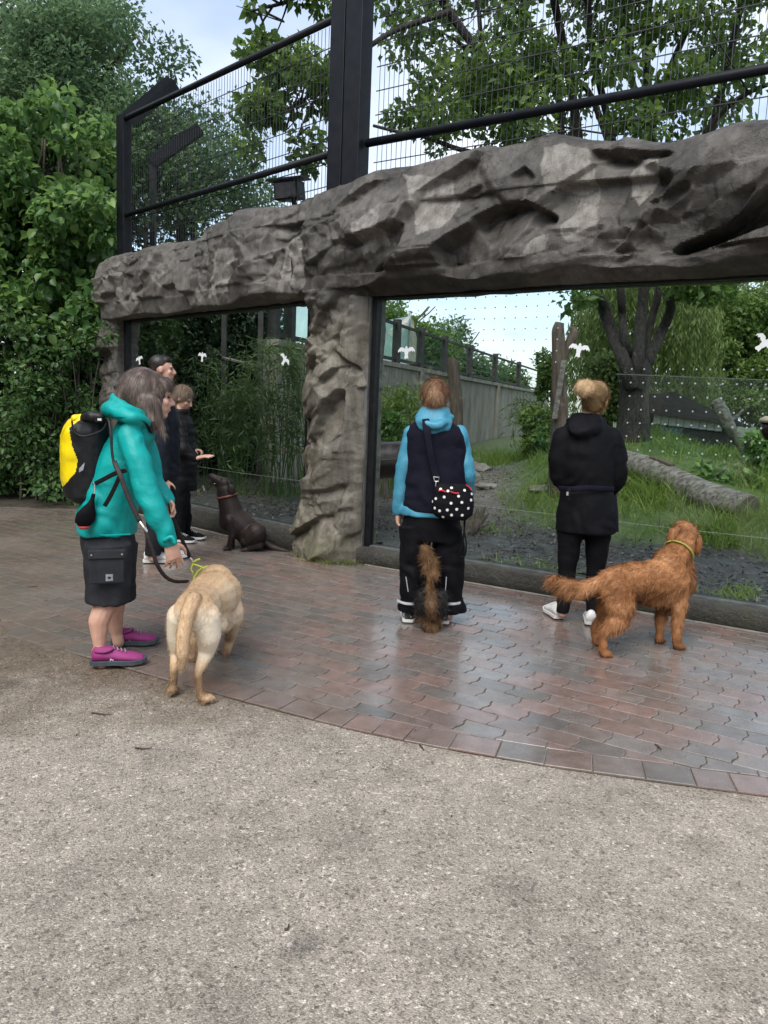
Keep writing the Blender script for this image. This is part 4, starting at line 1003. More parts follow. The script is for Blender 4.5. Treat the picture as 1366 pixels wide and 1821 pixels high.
# dark mass deep in the hedge
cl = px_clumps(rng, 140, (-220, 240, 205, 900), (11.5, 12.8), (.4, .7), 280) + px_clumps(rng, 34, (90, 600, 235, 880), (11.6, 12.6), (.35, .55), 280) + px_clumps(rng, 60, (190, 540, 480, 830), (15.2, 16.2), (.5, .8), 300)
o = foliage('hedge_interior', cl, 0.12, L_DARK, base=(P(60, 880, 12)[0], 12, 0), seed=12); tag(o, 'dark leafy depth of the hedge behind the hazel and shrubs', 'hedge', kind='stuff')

# --- evergreens and bamboo behind the left window
rng = np.random.default_rng(106)
for k, (x0, x1, Y, lab) in enumerate([(190, 330, 13.4, 'dark evergreen behind the left half of the left window'), (320, 470, 13.8, 'dark evergreen behind the middle of the left window')]):
    e = empty('evergreen_tree', (P((x0 + x1) / 2, 800, Y)[0], Y, .15), lab, 'tree', 'evergreens behind the left window'); tr = MB()
    limb(tr, [(P((x0 + x1) / 2, 800, Y)[0], Y, 0), P((x0 + x1) / 2, 600, Y), P((x0 + x1) / 2, 400, Y)], .1, .04); tr.build('trunk', M_BARK, e, smooth=True)
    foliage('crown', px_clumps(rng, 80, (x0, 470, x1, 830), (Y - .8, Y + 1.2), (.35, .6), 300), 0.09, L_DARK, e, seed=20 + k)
def bamboo(x0, x1, ytop, ybot, Y, n, mat, lab, name='bamboo', group='bamboo behind the windows', seed=0, ll=.13, per=46):
    rng = np.random.default_rng(seed); c = P((x0 + x1) / 2, ybot, Y); zb = terr(c[0], Y); e = empty(name, (c[0], Y, zb), lab, 'bamboo' if name == 'bamboo' else 'plant', group); st = MB(); PP, AX, NN = [], [], []
    for k in range(n):
        x = rng.uniform(x0, x1); y_ = Y + rng.uniform(-.5, .5); g = P(x, ybot, y_); g[2] = terr(g[0], y_) - .03; top = P(x + rng.normal(0, 22), ytop + abs(rng.normal(0, .22)) * (ybot - ytop), y_ + rng.normal(0, .15))
        p = spline([g, (g + top) / 2 + rng.normal(0, .05, 3), top, top + np.array([rng.normal(0, .15), rng.normal(0, .1), -.06])], 5); st.tube(p, list(np.linspace(.007, .002, len(p))), 4)
        i = rng.integers(len(p) // 4, len(p), per); PP.append(p[i] + rng.normal(0, .09, (per, 3))); a = rand_dirs(per, rng); a[:, 2] = a[:, 2] * .5 - .35; AX.append(a); NN.append(rand_dirs(per, rng) * .5 + [0, 0, .7])
    st.build('stems', mat, e, attrs={'tint': np.full(st.n, .6)})
    p, a, nn = np.vstack(PP), np.vstack(AX), np.vstack(NN); L = ll * (.6 + .7 * rng.random(len(p))); V, F, k = leaves(p, a, nn, L, L * .16, .1)
    make_mesh('leaves', V, F, mat, e, attrs={'tint': np.repeat(np.clip(rng.normal(.5, .25, len(p)), 0, 1), k)})
bamboo(330, 420, 640, 872, 11.6, 26, L_BAMB, 'bamboo thicket behind the sitting chocolate dog', seed=31)
bamboo(400, 480, 690, 875, 11.0, 26, L_BAMB, 'lower bamboo thicket in the middle of the left window', seed=32)
bamboo(468, 560, 612, 880, 10.8, 44, L_BAMB, 'bamboo thicket next to the pillar in the left window', seed=33)
bamboo(640, 745, 690, 800, 11.6, 34, L_LITE, 'tall yellow green grass bush left of the woman in the vest', 'grass_bush', 'tall grass bushes', 34, .17)
bamboo(925, 985, 715, 800, 14.0, 14, L_LITE, 'pale green bush left of the woman in the black coat', 'grass_bush', 'tall grass bushes', 35, .16)
def bush(x0, x1, y0, y1, Y, n, r, size, mat, lab, seed, name='bush', group=None, cnt=150, aspect=.55, keep=None):
    rng = np.random.default_rng(seed); c = P((x0 + x1) / 2, y1, Y); zb = terr(c[0], Y); e = empty(name, (c[0], Y, zb), lab, 'bush' if name == 'bush' else 'tree', group); tr = MB()
    for k in range(4): limb(tr, [(c[0] + rng.normal(0, .1), Y, zb - .1), (c + P((x0 + x1) / 2 + rng.normal(0, 15), y0, Y)) / 2, P(rng.uniform(x0, x1), y0, Y)], .012 * Y / 6, .004 * Y / 6, 5, 5)
    tr.build('trunk', M_BARK2, e, smooth=True); foliage("crown", px_clumps(rng, n, (x0, y0, x1, y1), (Y - r[1], Y + r[1]), r, cnt * 2.4, keep), size, mat, e, seed=seed, aspect=aspect, shell=.3); return e
bush(672, 706, 742, 790, 10.9, 9, (.08, .16), .075, L_HAZEL, 'small broad leaved shrub beside the pillar frame', 41, cnt=60)
bush(948, 988, 735, 800, 13.4, 9, (.14, .26), .09, L_LITE, 'bright green bush behind the left shoulder of the woman in black', 42)
bush(966, 992, 640, 770, 15.0, 12, (.16, .28), .09, L_LITE, 'climbing greenery at the right end of the concrete wall', 43)
bush(840, 930, 640, 700, 40, 14, (.5, .9), .2, L_OAK, 'distant round green bush beyond the far fence', 44)
bush(640, 800, 545, 680, 30, 26, (.8, 1.4), .19, L_OAK, 'green tree behind the far fence near the pillar', 45, 'background_tree', 'background trees', 260, keep=lambda x, y: 1 if y > 560 + max(0, x - 690) * .75 else 0)
bush(760, 880, 590, 700, 34, 14, (.6, 1.2), .2, L_TALL, 'greyish green tree behind the middle of the far fence', 46, 'background_tree', 'background trees', 200, keep=lambda x, y: 1 if y > 590 + abs(x - 800) * .5 else 0)
bush(1250, 1400, 500, 640, 23, 34, (.5, .95), .16, L_LITE, 'bright green tree at the right edge of the right window', 47, 'background_tree', 'background trees', 260, keep=lambda x, y: 1 if y > 585 - (x - 1250) * .75 else .1)
bush(1215, 1290, 500, 620, 27, 16, (.5, .9), .16, L_HAZEL, 'green tree between the willow and the right edge', 48, 'background_tree', 'background trees', 220)
bush(1180, 1400, 615, 740, 22, 34, (.3, .55), .12, L_LITE, 'wide yellow green thicket above the dark hut', 49, cnt=240)
bush(1062, 1108, 640, 750, 17, 10, (.25, .4), .12, L_WILL, 'green thicket left of the big trunk', 50, cnt=220)
bush(1330, 1420, 780, 900, 11.5, 10, (.15, .3), .13, L_HAZEL, 'broad leaved plant beside the leaning dead branch', 51, cnt=70)
bush(1240, 1330, 835, 880, 11.0, 9, (.1, .2), .12, L_HAZEL, 'low leafy plants behind the fallen log', 52, cnt=60)
# willow: hanging strands
rng = np.random.default_rng(107); YW = 20.5; c = P(1150, 760, YW); e = empty('willow_tree', (c[0], YW, terr(c[0], YW)), 'weeping yellow green willow behind the big trunk', 'tree'); tr = MB()
limb(tr, [(c[0], YW, 0), P(1150, 620, YW), P(1140, 500, YW), P(1150, 420, YW)], .3, .1); PP, AX = [], []
for k in range(520):
    x = rng.uniform(1020, 1285); top = P(x, 430 + 130 * ((x - 1150) / 135) ** 2 * rng.uniform(.6, 1) + rng.uniform(0, 60), YW + rng.uniform(-2, 2)); L = rng.uniform(1.5, 3.6); n = int(L * 17)
    tt = np.sort(rng.random(n)) * L; sw = rng.normal(0, .1, 2); p = np.stack([top[0] + sw[0] * tt + rng.normal(0, .04, n), top[1] + sw[1] * tt + rng.normal(0, .04, n), top[2] - tt], 1); PP.append(p); a = rand_dirs(n, rng) * .5; a[:, 2] -= .9; AX.append(a)
tr.build('trunk', M_BARK2, e, smooth=True); p, a = np.vstack(PP), np.vstack(AX); V, F, k = leaves(p, a, rand_dirs(len(p), rng), .19, .045, .1)
make_mesh('crown', V, F, L_WILL, e, attrs={'tint': np.repeat(np.clip(rng.normal(.5, .25, len(p)), 0, 1), k)})

# --- grass
def grass(name, x, y, length, mat, lab, seed, lean=.35, width=.009, zf=None, tint=.5):
    rng = np.random.default_rng(seed); n = len(x); z = terrain(x, y) if zf is None else zf; p = np.stack([x, y, z - .01], 1)
    d = np.stack([rng.normal(0, .3, n), rng.normal(0, .3, n), np.ones(n)], 1); b = np.stack([rng.normal(0, lean, n), rng.normal(0, lean, n), -np.abs(rng.normal(0, .25, n))], 1)
    V, F, k = blades(p, d, length * (.4 + .9 * rng.random(n)), width, b, rng, 3)
    o = make_mesh(name, V, F, mat, base=(float(x.mean()), float(y.mean()), 0), attrs={'tint': np.repeat(np.clip(rng.normal(tint, .25, n), 0, 1), k)})
    return tag(o, lab, 'grass', kind='stuff')
rng = np.random.default_rng(108); n = 150000; x, y = rng.uniform(-1.5, 9.5, n), rng.uniform(7.0, 18.0, n)
g = grass_weight(x, y); P3 = np.stack([x, y, x * 0], 1); patch = np.clip(.55 + .8 * fbm(P3, 1.1, 3, 66), 0.05, 1)
k = (rng.random(n) < g * patch * np.clip(10 / y, .5, 1) * .8) & (offR(x, y) < -1.6); x, y, pt = x[k], y[k], patch[k]
grass('grass', x, y, 0.14 + .26 * pt, L_GRASS, 'long green grass around the log and the tree inside the enclosure', 61, width=.011)
rng = np.random.default_rng(109); X, Yy = [], []
for (px_, py_, n, r) in [(1310, 1062, 120, .10), (1322, 1050, 60, .06), (960, 1012, 160, .22), (720, 985, 120, .2), (860, 1005, 60, .15), (1010, 1030, 80, .25), (1200, 1050, 50, .2), (740, 870, 500, .6), (690, 862, 400, .5), (870, 945, 160, .2), (960, 830, 500, .7), (900, 840, 500, .6), (500, 880, 300, .5), (420, 872, 300, .5)]:
    c = G(px_, py_, .15); X.append(rng.normal(c[0], r, n)); Yy.append(rng.normal(c[1], r, n))
x, y = np.concatenate(X), np.concatenate(Yy); k = (offR(x, y) < -.2) & (offL(x, y) < -.2)
grass('grass', x[k], y[k], np.full(k.sum(), .11), L_GRASS, 'loose green tufts in the dark mulch behind the glass', 62, tint=.6)
c = [G(px_, py_) for px_, py_ in [(540, 992), (565, 1002), (595, 1006), (625, 1006)]]; x = np.concatenate([rng.normal(q[0], .07, 130) for q in c]); y = np.concatenate([rng.normal(q[1], .03, 130) for q in c])
M_YG = leaf_mat('yellowish_grass', (0.07, 0.085, 0.02), (0.14, 0.16, 0.04), (0.24, 0.25, 0.08), .6, .3)
grass('grass', x, y, np.full(len(x), .075), M_YG, 'short yellowish grass growing round the foot of the rock pillar', 63, zf=np.full(len(x), .012), lean=.6, width=.006)
# wood chips
rng = np.random.default_rng(110); n = 26000; x, y = rng.uniform(-3.5, 6.5, n), rng.uniform(5.0, 13.5, n); g = grass_weight(x, y)
k = (offR(x, y) < -.22) & (offL(x, y) < -.22) & (rng.random(n) < (1 - g) * np.clip(8 / y, .4, 1)); x, y = x[k], y[k]; n = len(x)
a = rand_dirs(n, rng) * [1, 1, .35]; V, F, kk = leaves(np.stack([x, y, terrain(x, y) + .012], 1), a, rand_dirs(n, rng) * .5 + [0, 0, 1], rng.uniform(.03, .085, n), rng.uniform(.012, .03, n), .05)
M_CHIP = leaf_mat('wood_chip', (0.026, 0.024, 0.022), (0.088, 0.081, 0.073), (0.21, 0.195, 0.175), .45, 0.0)
o = make_mesh('wood_chips', V, F, M_CHIP, attrs={'tint': np.repeat(np.clip(rng.normal(.4, .27, n), 0, 1), kk)}); tag(o, 'dark wet wood chips covering the ground behind the glass', 'mulch', kind='stuff')

# dark belt of trees behind the viewer, there only as a reflection in the glass
rng = np.random.default_rng(120); cl = []
for k in range(190):
    a = rng.uniform(0, 3); cx_ = np.interp(a, [0, 1, 2, 3], [-8.5, -13, -9, 1]) + rng.normal(0, .7); cy_ = np.interp(a, [0, 1, 2, 3], [12, 4, -8, -13]) + rng.normal(0, .7); r = rng.uniform(.9, 1.6); cl.append((cx_, cy_, rng.uniform(.6, 7.0), r, r, r, 210))
o = foliage('tree_belt', cl, .42, L_DARK, base=(-8, -5, 0), seed=77, shell=.3); tag(o, 'dark belt of trees behind the viewer, mirrored in the glass', 'trees', kind='stuff')

# ================================================================== THINGS INSIDE THE ENCLOSURE
m, t = new_mat('streaked_concrete'); v = t.pos()
col = t.ramp(t.noise(1.6, 6, 0.7, t.pos('Object', (1.5, 1.5, .35))), [(0.3, (0.15, 0.138, 0.118)), (0.5, (0.28, 0.26, 0.222)), (0.72, (0.40, 0.378, 0.335))])
col = t.mix(1.0, col, t.ramp(t.noise(5, 5, 0.65, t.pos('Object', (4, 4, .5))), [(0.35, (0.72, 0.70, 0.67)), (0.6, (1.1, 1.1, 1.1))]), 'MULTIPLY')
t.done(t.bsdf(col, 0.85, t.bump(t.noise(20, 5, .7, v), .5, .03))); M_CONC = m
A0 = np.array([-3.3, 8.9, 0]); A1 = np.array([7.6, 37.0, 0]); AD = nrm(A1 - A0); AN = np.array([AD[1], -AD[0], 0]); AL = float(np.linalg.norm(A1 - A0))
def WA(s, z, off=0.0): return A0 + AD * s + AN * off + np.array([0, 0, z])
def a_at(px, py):
    r = ray(px, py); c = np.array([0, 0, CAM_H]); t_ = ((A0 - c) @ AN) / (r @ AN); p = c + r * t_; return float((p - A0) @ AD), float(p[2])
cw = empty('concrete_wall', WA(AL * .4, 0.2), 'long streaked concrete wall across the back of the enclosure', 'wall')
AS = a_at(492, 640)[0]; bnd = [AS, AS + 2.2, AS + 4.4, a_at(745, 700)[0], a_at(882, 720)[0], a_at(960, 720)[0], AL]; bnd = sorted(bnd)
for a, b in zip(bnd[:-1], bnd[1:]):
    if b - a < .3: continue
    wbox(MB(), WA, a + .012, b - .012, 0.0, 2.42, -0.30, 0.02 * math.sin(a * 7)).build('wall_panel', M_CONC, cw)
    if a > AS + 1: wbox(MB(), WA, a - .10, a + .10, 0.0, 2.47, -0.25, 0.09).build('pilaster', M_CONC, cw)
wbox(MB(), WA, AS - .05, AL, 2.40, 2.50, -0.33, 0.06).build('coping', M_CONC, cw)
M_RAILW = simple('weathered_dark_timber', (0.02, 0.019, 0.018), (0.045, 0.042, 0.04), 8, .7, .4)
ff = empty('glazed_fence', WA(AL * .5, 2.5), 'low dark fence of glass panels along the concrete wall top', 'fence')
posts = [AS + .1] + [a_at(x, 640)[0] for x in (525, 610, 663, 713, 755, 797, 842, 887, 929, 965)]; posts = sorted(posts)
for i, s in enumerate(posts):
    wbox(MB(), WA, s - .075, s + .075, 2.5, 3.5, -0.2, -0.04).build('post', M_RAILW, ff)
wbox(MB(), WA, posts[0], posts[-1], 3.36, 3.42, -0.15, -0.09).build('top_rail', M_RAILW, ff); wbox(MB(), WA, posts[0], posts[-1], 2.56, 2.63, -0.15, -0.09).build('bottom_rail', M_RAILW, ff)
m, t = new_mat('dusty_green_glass'); tr_ = t.node('BsdfTransparent'); tr_.inputs[0].default_value = (0.80, 0.88, 0.84, 1); df = t.node('BsdfDiffuse'); df.inputs[0].default_value = (0.16, 0.20, 0.18, 1)
ms = t.node('MixShader'); t.lk(t.ramp(t.noise(3, 4, .6, t.pos()), [(.3, .04), (.7, .16)]), ms.inputs[0]); t.lk(tr_.outputs[0], ms.inputs[1]); t.lk(df.outputs[0], ms.inputs[2]); t.done(ms.outputs[0]); M_DGLASS = m
lim = a_at(800, 640)[0]
for a, b in zip(posts[:-1], posts[1:]):
    if b <= lim + .3: wbox(MB(), WA, a + .08, b - .08, 2.64, 3.35, -0.125, -0.115).build('glass_panel', M_DGLASS, ff)
    else:
        for zz in (2.78, 2.92, 3.06, 3.20): wbox(MB(), WA, a + .08, b - .08, zz, zz + .012, -0.125, -0.113).build('wire', M_WIRE, ff)
# pale gable of a house behind the fence
M_WHITE = simple('weathered_white_board', (0.62, 0.60, 0.57), (0.48, 0.46, 0.43), 4, .6, .1); M_GLZ = simple('pale_green_roof_glass', (0.32, 0.44, 0.42), (0.25, 0.36, 0.34), 2, .3)
gp = lambda x, y, Y: P(x, y, Y); e = empty('gable_roof', (gp(720, 640, 27)[0], 27, 2.4), 'pale pointed gable roof rising behind the far fence', 'roof')
def slab(pts, th, name, mat):
    p = [np.asarray(q, float) for q in pts]; n = nrm(np.cross(p[1] - p[0], p[2] - p[0])) * th; k = len(p)
    make_mesh(name, p + [q + n for q in p], [tuple(range(k)), tuple(range(2 * k - 1, k - 1, -1))] + [(i, (i + 1) % k, k + (i + 1) % k, k + i) for i in range(k)], mat, e)
slab([gp(732, 560, 26), gp(752, 648, 26), gp(724, 648, 26)], .15, 'gable_face', M_CONC); slab([gp(733, 558, 25.9), gp(724, 574, 25.9), gp(690, 590, 25.9), gp(698, 582, 25.9)], .15, 'barge_board', M_WHITE)
slab([gp(728, 562, 26.2), gp(722, 650, 26.2), gp(672, 650, 28), gp(676, 572, 28)], .1, 'roof_glass', M_GLZ); slab([gp(700, 586, 25.8), gp(690, 592, 25.8), gp(700, 602, 25.8), gp(722, 585, 25.8), gp(722, 576, 25.8)], .1, 'trim_board', M_WHITE)

# dead trunks and logs
M_DEAD = simple('dead_brown_wood', (0.05, 0.037, 0.027), (0.13, 0.10, 0.075), 6, .8, .7, 30, bdist=.02, stretch=(4, 4, .7), detail=6)
M_GREYW = simple('silver_weathered_wood', (0.05, 0.041, 0.032), (0.26, 0.243, 0.22), 4, .75, .7, 24, bdist=.02, stretch=(1.2, 5, 5), detail=7)
M_CUT = simple('dark_cut_wood', (0.07, 0.055, 0.042), (0.12, 0.10, 0.08), 9, .8, .5)
Yd = 14.0; b = P(815, 770, Yd); e = empty('dead_tree', (b[0], Yd, terr(b[0], Yd)), 'slim standing dead trunk before the concrete wall', 'dead tree'); q = MB()
rough_tube(q, [(b[0], Yd, terr(b[0], Yd) - .1), P(812, 730, Yd), P(808, 680, Yd), P(805, 650, Yd), P(800, 636, Yd)], [.14, .12, .105, .10, .05], 12, 3); q.build('trunk', M_DEAD, e, smooth=True)
Yd = 10.6; b = P(998, 790, Yd); e = empty('dead_tree', (b[0], Yd, terr(b[0], Yd)), 'broken dark dead trunk beside the woman with the bun', 'dead tree'); q = MB()
rough_tube(q, [(b[0], Yd, terr(b[0], Yd) - .1), P(996, 740, Yd), P(994, 680, Yd), P(993, 620, Yd), P(992, 590, Yd), P(995, 574, Yd)], [.13, .12, .105, .095, .085, .06], 12, 5, .2); q.build('trunk', M_DEAD, e, smooth=True)
q = MB(); rough_tube(q, [P(1000, 640, Yd), P(1012, 612, Yd), P(1020, 592, Yd), P(1016, 582, Yd)], [.05, .06, .06, .03], 10, 7, .2); q.build('stub', M_DEAD, e, smooth=True)
pl = [P(1003, 640, Yd - .14), P(986, 745, Yd - .14)]; dd = (pl[1] - pl[0]) / 2; MB().box((pl[0] + pl[1]) / 2, dd, np.array([.035, 0, .006]), np.array([0, .012, 0])).build('pale_plank', M_GREYW, e)
# long fallen log
l0, l1 = P(1098, 818, 11.3), P(1330, 906, 9.2); l1[2] = max(l1[2], terr(l1[0], l1[1]) + .13); e = empty('fallen_log', (l1[0], l1[1], l1[2] - .2), 'long silver grey fallen log lying in the grass', 'log'); q = MB()
pts = [l0 + np.array([-.12, .08, .03]), l0, l0 * .75 + l1 * .25 + [0, 0, .03], (l0 + l1) / 2, l0 * .25 + l1 * .75 + [0, 0, -.02], l1]
rough_tube(q, pts, [.12, .165, .17, .165, .17, .18], 20, 9, .17, 8); q.build('log_body', M_GREYW, e, smooth=True)
ld = nrm(l1 - l0); su = nrm(np.cross(ld, [0, 0, 1])); sv = np.cross(su, ld); MB().loft([(l1 - ld * .01, su * .175, sv * .175), (l1 + ld * .012, su * .172, sv * .172), (l1 + ld * .016, su * .05, sv * .05)], 18).build('cut_end', M_CUT, e, smooth=False)
kn = l0 * .45 + l1 * .55 + np.array([-.05, -.20, -.07]); MB().loft([(kn + [0, .1, 0], [.10, 0, 0], [0, 0, .10]), (kn, [.095, 0, 0], [0, 0, .095]), (kn + [0, -.004, 0], [.04, 0, 0], [0, 0, .04])], 14).build('cut_knot', M_CUT, e)
sl = l0 * .62 + l1 * .38 + np.array([0, .02, .21]); MB().box(sl, ld * .2, su * .05, np.array([0, 0, .02])).build('bark_slab', M_DEAD, e, bevel=.01)
# leaning dead branch
Yb = 12.4; e = empty('dead_branch', (P(1345, 835, Yb)[0], Yb, terr(P(1345, 835, Yb)[0], Yb)), 'pale forked dead branch leaning before the dark hut', 'branch'); q = MB()
rough_tube(q, [P(1350, 850, Yb), P(1325, 800, Yb), P(1300, 765, Yb), P(1285, 735, Yb), P(1272, 712, Yb)], [.11, .105, .10, .11, .09], 12, 11, .15); rough_tube(q, [P(1293, 745, Yb), P(1308, 742, Yb), P(1322, 728, Yb)], [.05, .035, .012], 8, 13, .15); rough_tube(q, [P(1325, 800, Yb), P(1340, 796, Yb)], [.05, .03], 8, 13, .15)
q.build('branch_wood', M_GREYW, e, smooth=True)
# driftwood root
Yr = 8.3; c = P(845, 925, Yr); c[2] = terr(c[0], Yr); e = empty('driftwood_root', c, 'dark splintered root stump on the mulch behind the spotted bag', 'stump'); q = MB()
rough_tube(q, [c + [-.12, 0, -.03], c + [-.02, 0, .08], c + [.04, 0, .15]], [.11, .10, .05], 10, 15, .25)
for dx, dz, r in ((.10, .30, .03), (.14, .22, .028), (.02, .28, .03), (.15, .10, .022), (-.06, .24, .03), (.16, .02, .02)): rough_tube(q, [c + [.0, 0, .08], c + [dx * .6, -.02, dz * .6 + .02], c + [dx, -.04, dz]], [.05, r, .006], 7, int(dz * 100), .2, 4)
q.build('root_wood', M_DEAD, e, smooth=True)
# dark tub and boulder at the pillar
M_TUB = simple('dark_maroon_tub', (0.035, 0.012, 0.012), (0.018, 0.010, 0.010), 5, .4, .2); M_STONE = simple('grey_boulder', (0.13, 0.12, 0.105), (0.24, 0.225, 0.20), 5, .8, .7, 25, bdist=.02)
Yt = 9.4; a, b = P(640, 822, Yt), P(735, 815, Yt); e = empty('water_tub', ((a[0] + b[0]) / 2, Yt, terr(a[0], Yt)), 'dark maroon rounded tub lying behind the pillar frame', 'tub'); dd = (b - a) / 2
MB().loft([(a + [0, 0, -.02], [0, .20, 0], [0, 0, .17]), (a, [0, .24, 0], [0, 0, .215]), (a * .6 + b * .4, [0, .25, 0], [0, 0, .225]), (b, [0, .24, 0], [0, 0, .215]), (b + [.02, 0, 0], [0, .2, 0], [0, 0, .17])], 20).build('tub_body', M_TUB, e, smooth=True)
MB().tube([a + [0, -.245, .02], b + [0, -.245, .02]], .012, 6).build('rim_bar', M_RAILW, e)
def boulder(c, r, name, lab, k, mat=M_STONE, group=None):
    q = MB().ball(c, r, 20); Vb = q.verts(); d = unit(Vb - c); n_ = .22 * fbm(d * 1.7 + k, 1, 3, k); fct = facets(d[:, 0] * 1.3 + k, d[:, 2] * 1.3 + d[:, 1], .5, .5, 1.2, .10, .3, rng, .1, k)[0]
    q.V = [c + (Vb - c) * (1 + n_ + fct)[:, None]]; o = q.build(name, mat, base=(c[0], c[1], c[2] - r[2]), smooth=False); tag(o, lab, 'rock', group); return o
c = P(655, 835, 8.4); boulder(np.array([c[0], c[1], .32]), np.array([.14, .14, .28]), 'boulder', 'brown upright boulder just right of the pillar frame', 21)
for k, (x, y, Y, r, lab) in enumerate([(850, 803, 13.5, (.28, .2, .13), 'pale flat boulder at the wall end of the dirt track'), (838, 812, 13.0, (.2, .2, .08), 'small flat stone in front of the pale boulder'), (866, 833, 11.8, (.17, .15, .05), 'flat grey stone in the grass by the dirt track'), (965, 855, 11.0, (.22, .2, .07), 'grey flat stone beside the woman in black')]):
    c = P(x, y, Y); boulder(np.array([c[0], Y, terr(c[0], Y) + r[2] * .4]), np.array(r), 'stone', lab, 30 + k, group='stones in the enclosure')
# dark hut with a row of windows
M_ROOF = simple('dark_bitumen_roof', (0.010, 0.010, 0.011), (0.02, 0.02, 0.022), 5, .9, .3, spec=.05); M_HUT = simple('dark_hut_boards', (0.006, 0.006, 0.006), (0.014, 0.013, 0.013), 8, .7, .4, stretch=(6, 1, 1)); M_BLUE = simple('blue_painted_panel', (0.03, 0.055, 0.13), (0.02, 0.035, 0.08), 6, .6); M_PANE = simple('milky_pane', (0.42, 0.43, 0.42), (0.3, 0.31, 0.3), 12, .3)
Yh = 16.6; hp = lambda x, y, dy=0.0: P(x, y, Yh + dy); c = hp(1225, 830); e = empty('animal_hut', (c[0], Yh, terr(c[0], Yh)), 'dark low hut with a row of small pale windows behind the log', 'hut')
xl, xr = hp(1150, 760)[0], hp(1310, 760)[0]; zb, ze, za = terr(c[0], Yh) - .3, hp(1225, 735)[2], hp(1225, 694)[2]
MB().aabox((xl, Yh, zb), (xr, Yh + 2.2, ze)).build('wall', M_HUT, e); xm = hp(1228, 700)[0]
MB().add([(xl - .2, Yh - .25, ze - .02), (xr + .25, Yh - .25, ze - .25), (xr + .2, Yh + 2.4, ze - .2), (xl - .2, Yh + 2.4, ze), (xl + .1, Yh + .8, za - .12), (xm, Yh + 1.0, za), (xr - .2, Yh + 1.2, za - .45)], [(0, 1, 6, 5, 4), (3, 4, 5, 6, 2), (0, 4, 3), (1, 2, 6), (0, 3, 2, 1)]).build('roof', M_ROOF, e)
for i in range(9):
    p0, p1 = hp(1162 + i * 13.6, 736 + i * 1.5), hp(1173 + i * 13.6, 754 + i * 1.6); w_ = MB().aabox((p0[0] - .02, Yh - .03, p1[2] - .02), (p1[0] + .02, Yh - .003, p0[2] + .02)).build('window', M_HUT, e); MB().aabox((p0[0], Yh - .045, p1[2]), (p1[0], Yh - .031, p0[2])).build('pane', M_PANE, w_)
p0, p1 = hp(1172, 760), hp(1212, 775); MB().aabox((p0[0], Yh - .04, p1[2]), (p1[0], Yh - .004, p0[2])).build('blue_panel', M_BLUE, e)
# inner glass screen, electric wires
m, t = new_mat('clear_screen_glass'); tr_ = t.node('BsdfTransparent'); tr_.inputs[0].default_value = (0.9, 0.94, 0.92, 1); gl = t.node('BsdfGlossy'); gl.inputs['Roughness'].default_value = .04
ms = t.node('MixShader'); ms.inputs[0].default_value = .012; t.lk(tr_.outputs[0], ms.inputs[1]); t.lk(gl.outputs[0], ms.inputs[2]); t.done(ms.outputs[0]); M_GLASS2 = m
Ys = 11.9; a, b = P(1150, 668, Ys), P(1460, 660, Ys); e = empty('glass_screen', (b[0] - 1, Ys, terr(a[0], Ys)), 'clear inner glass screen before the dark hut', 'screen')
MB().aabox((a[0], Ys - .006, terr(a[0], Ys) - .1), (b[0] + 1.2, Ys + .006, a[2])).build('pane', M_GLASS2, e); MB().aabox((P(1095, 668, Ys)[0], Ys - .005, a[2] + .001), (b[0] + 1.2, Ys + .005, a[2] + .012)).build('edge_strip', M_STRIP, e)
M_EW = simple('white_fence_wire', (0.32, 0.32, 0.3), (0.25, 0.25, 0.24), 30, .5)
for W, s0, s1, z_, lab in ((WR, 0.1, 5.2, .62, 'thin white electric wire inside the right window'), (WL, -.1, 3.4, .66, 'thin white electric wire inside the left window')):
    o = MB().tube([W(s0, z_, -.45), W((s0 + s1) / 2, z_ - .01, -.45), W(s1, z_, -.45)], .002, 5).build('electric_wire', M_EW, base=W(s0, z_, -.45)); tag(o, lab, 'wire', 'electric wires inside the windows')
# timber frame inside the left window
e = empty('timber_frame', (P(430, 800, 12.6)[0], 12.6, .15), 'dark post and rail frame behind the left glass', 'frame')
for x in (398, 462):
    p = P(x, 700, 12.6); MB().aabox((p[0] - .04, 12.56, .1), (p[0] + .04, 12.64, P(x, 500, 12.6)[2])).build('post', M_RAILW, e)
a, b = P(395, 636, 12.55), P(462, 652, 12.55); MB().tube([a, b], .025, 6).build('rail', M_GREYW, e)
# lidded tub hanging at the right edge
c = P(1374, 752, 7.2); e = empty('hanging_tub', c - [0, 0, .12], 'brown tub with a cream lid hanging at the right edge', 'tub'); M_CREAM = simple('cream_lid', (0.62, 0.55, 0.40), (0.5, 0.43, 0.3), 8, .5)
MB().loft([(c + [0, 0, -.16], [.05, 0, 0], [0, .05, 0]), (c + [0, 0, -.1], [.085, 0, 0], [0, .085, 0]), (c, [.10, 0, 0], [0, .10, 0])], 16).build('tub_body', M_TUB, e, smooth=True); MB().loft([(c + [0, 0, .0], [.118, 0, 0], [0, .118, 0]), (c + [0, 0, .03], [.115, 0, 0], [0, .115, 0]), (c + [0, 0, .06], [.07, 0, 0], [0, .07, 0])], 16).build('lid', M_CREAM, e, smooth=True)
MB().tube([c + [0, 0, .06], c + [0, .02, 1.7 - c[2] + .72]], .004, 5).build('cord', M_WIRE, e)

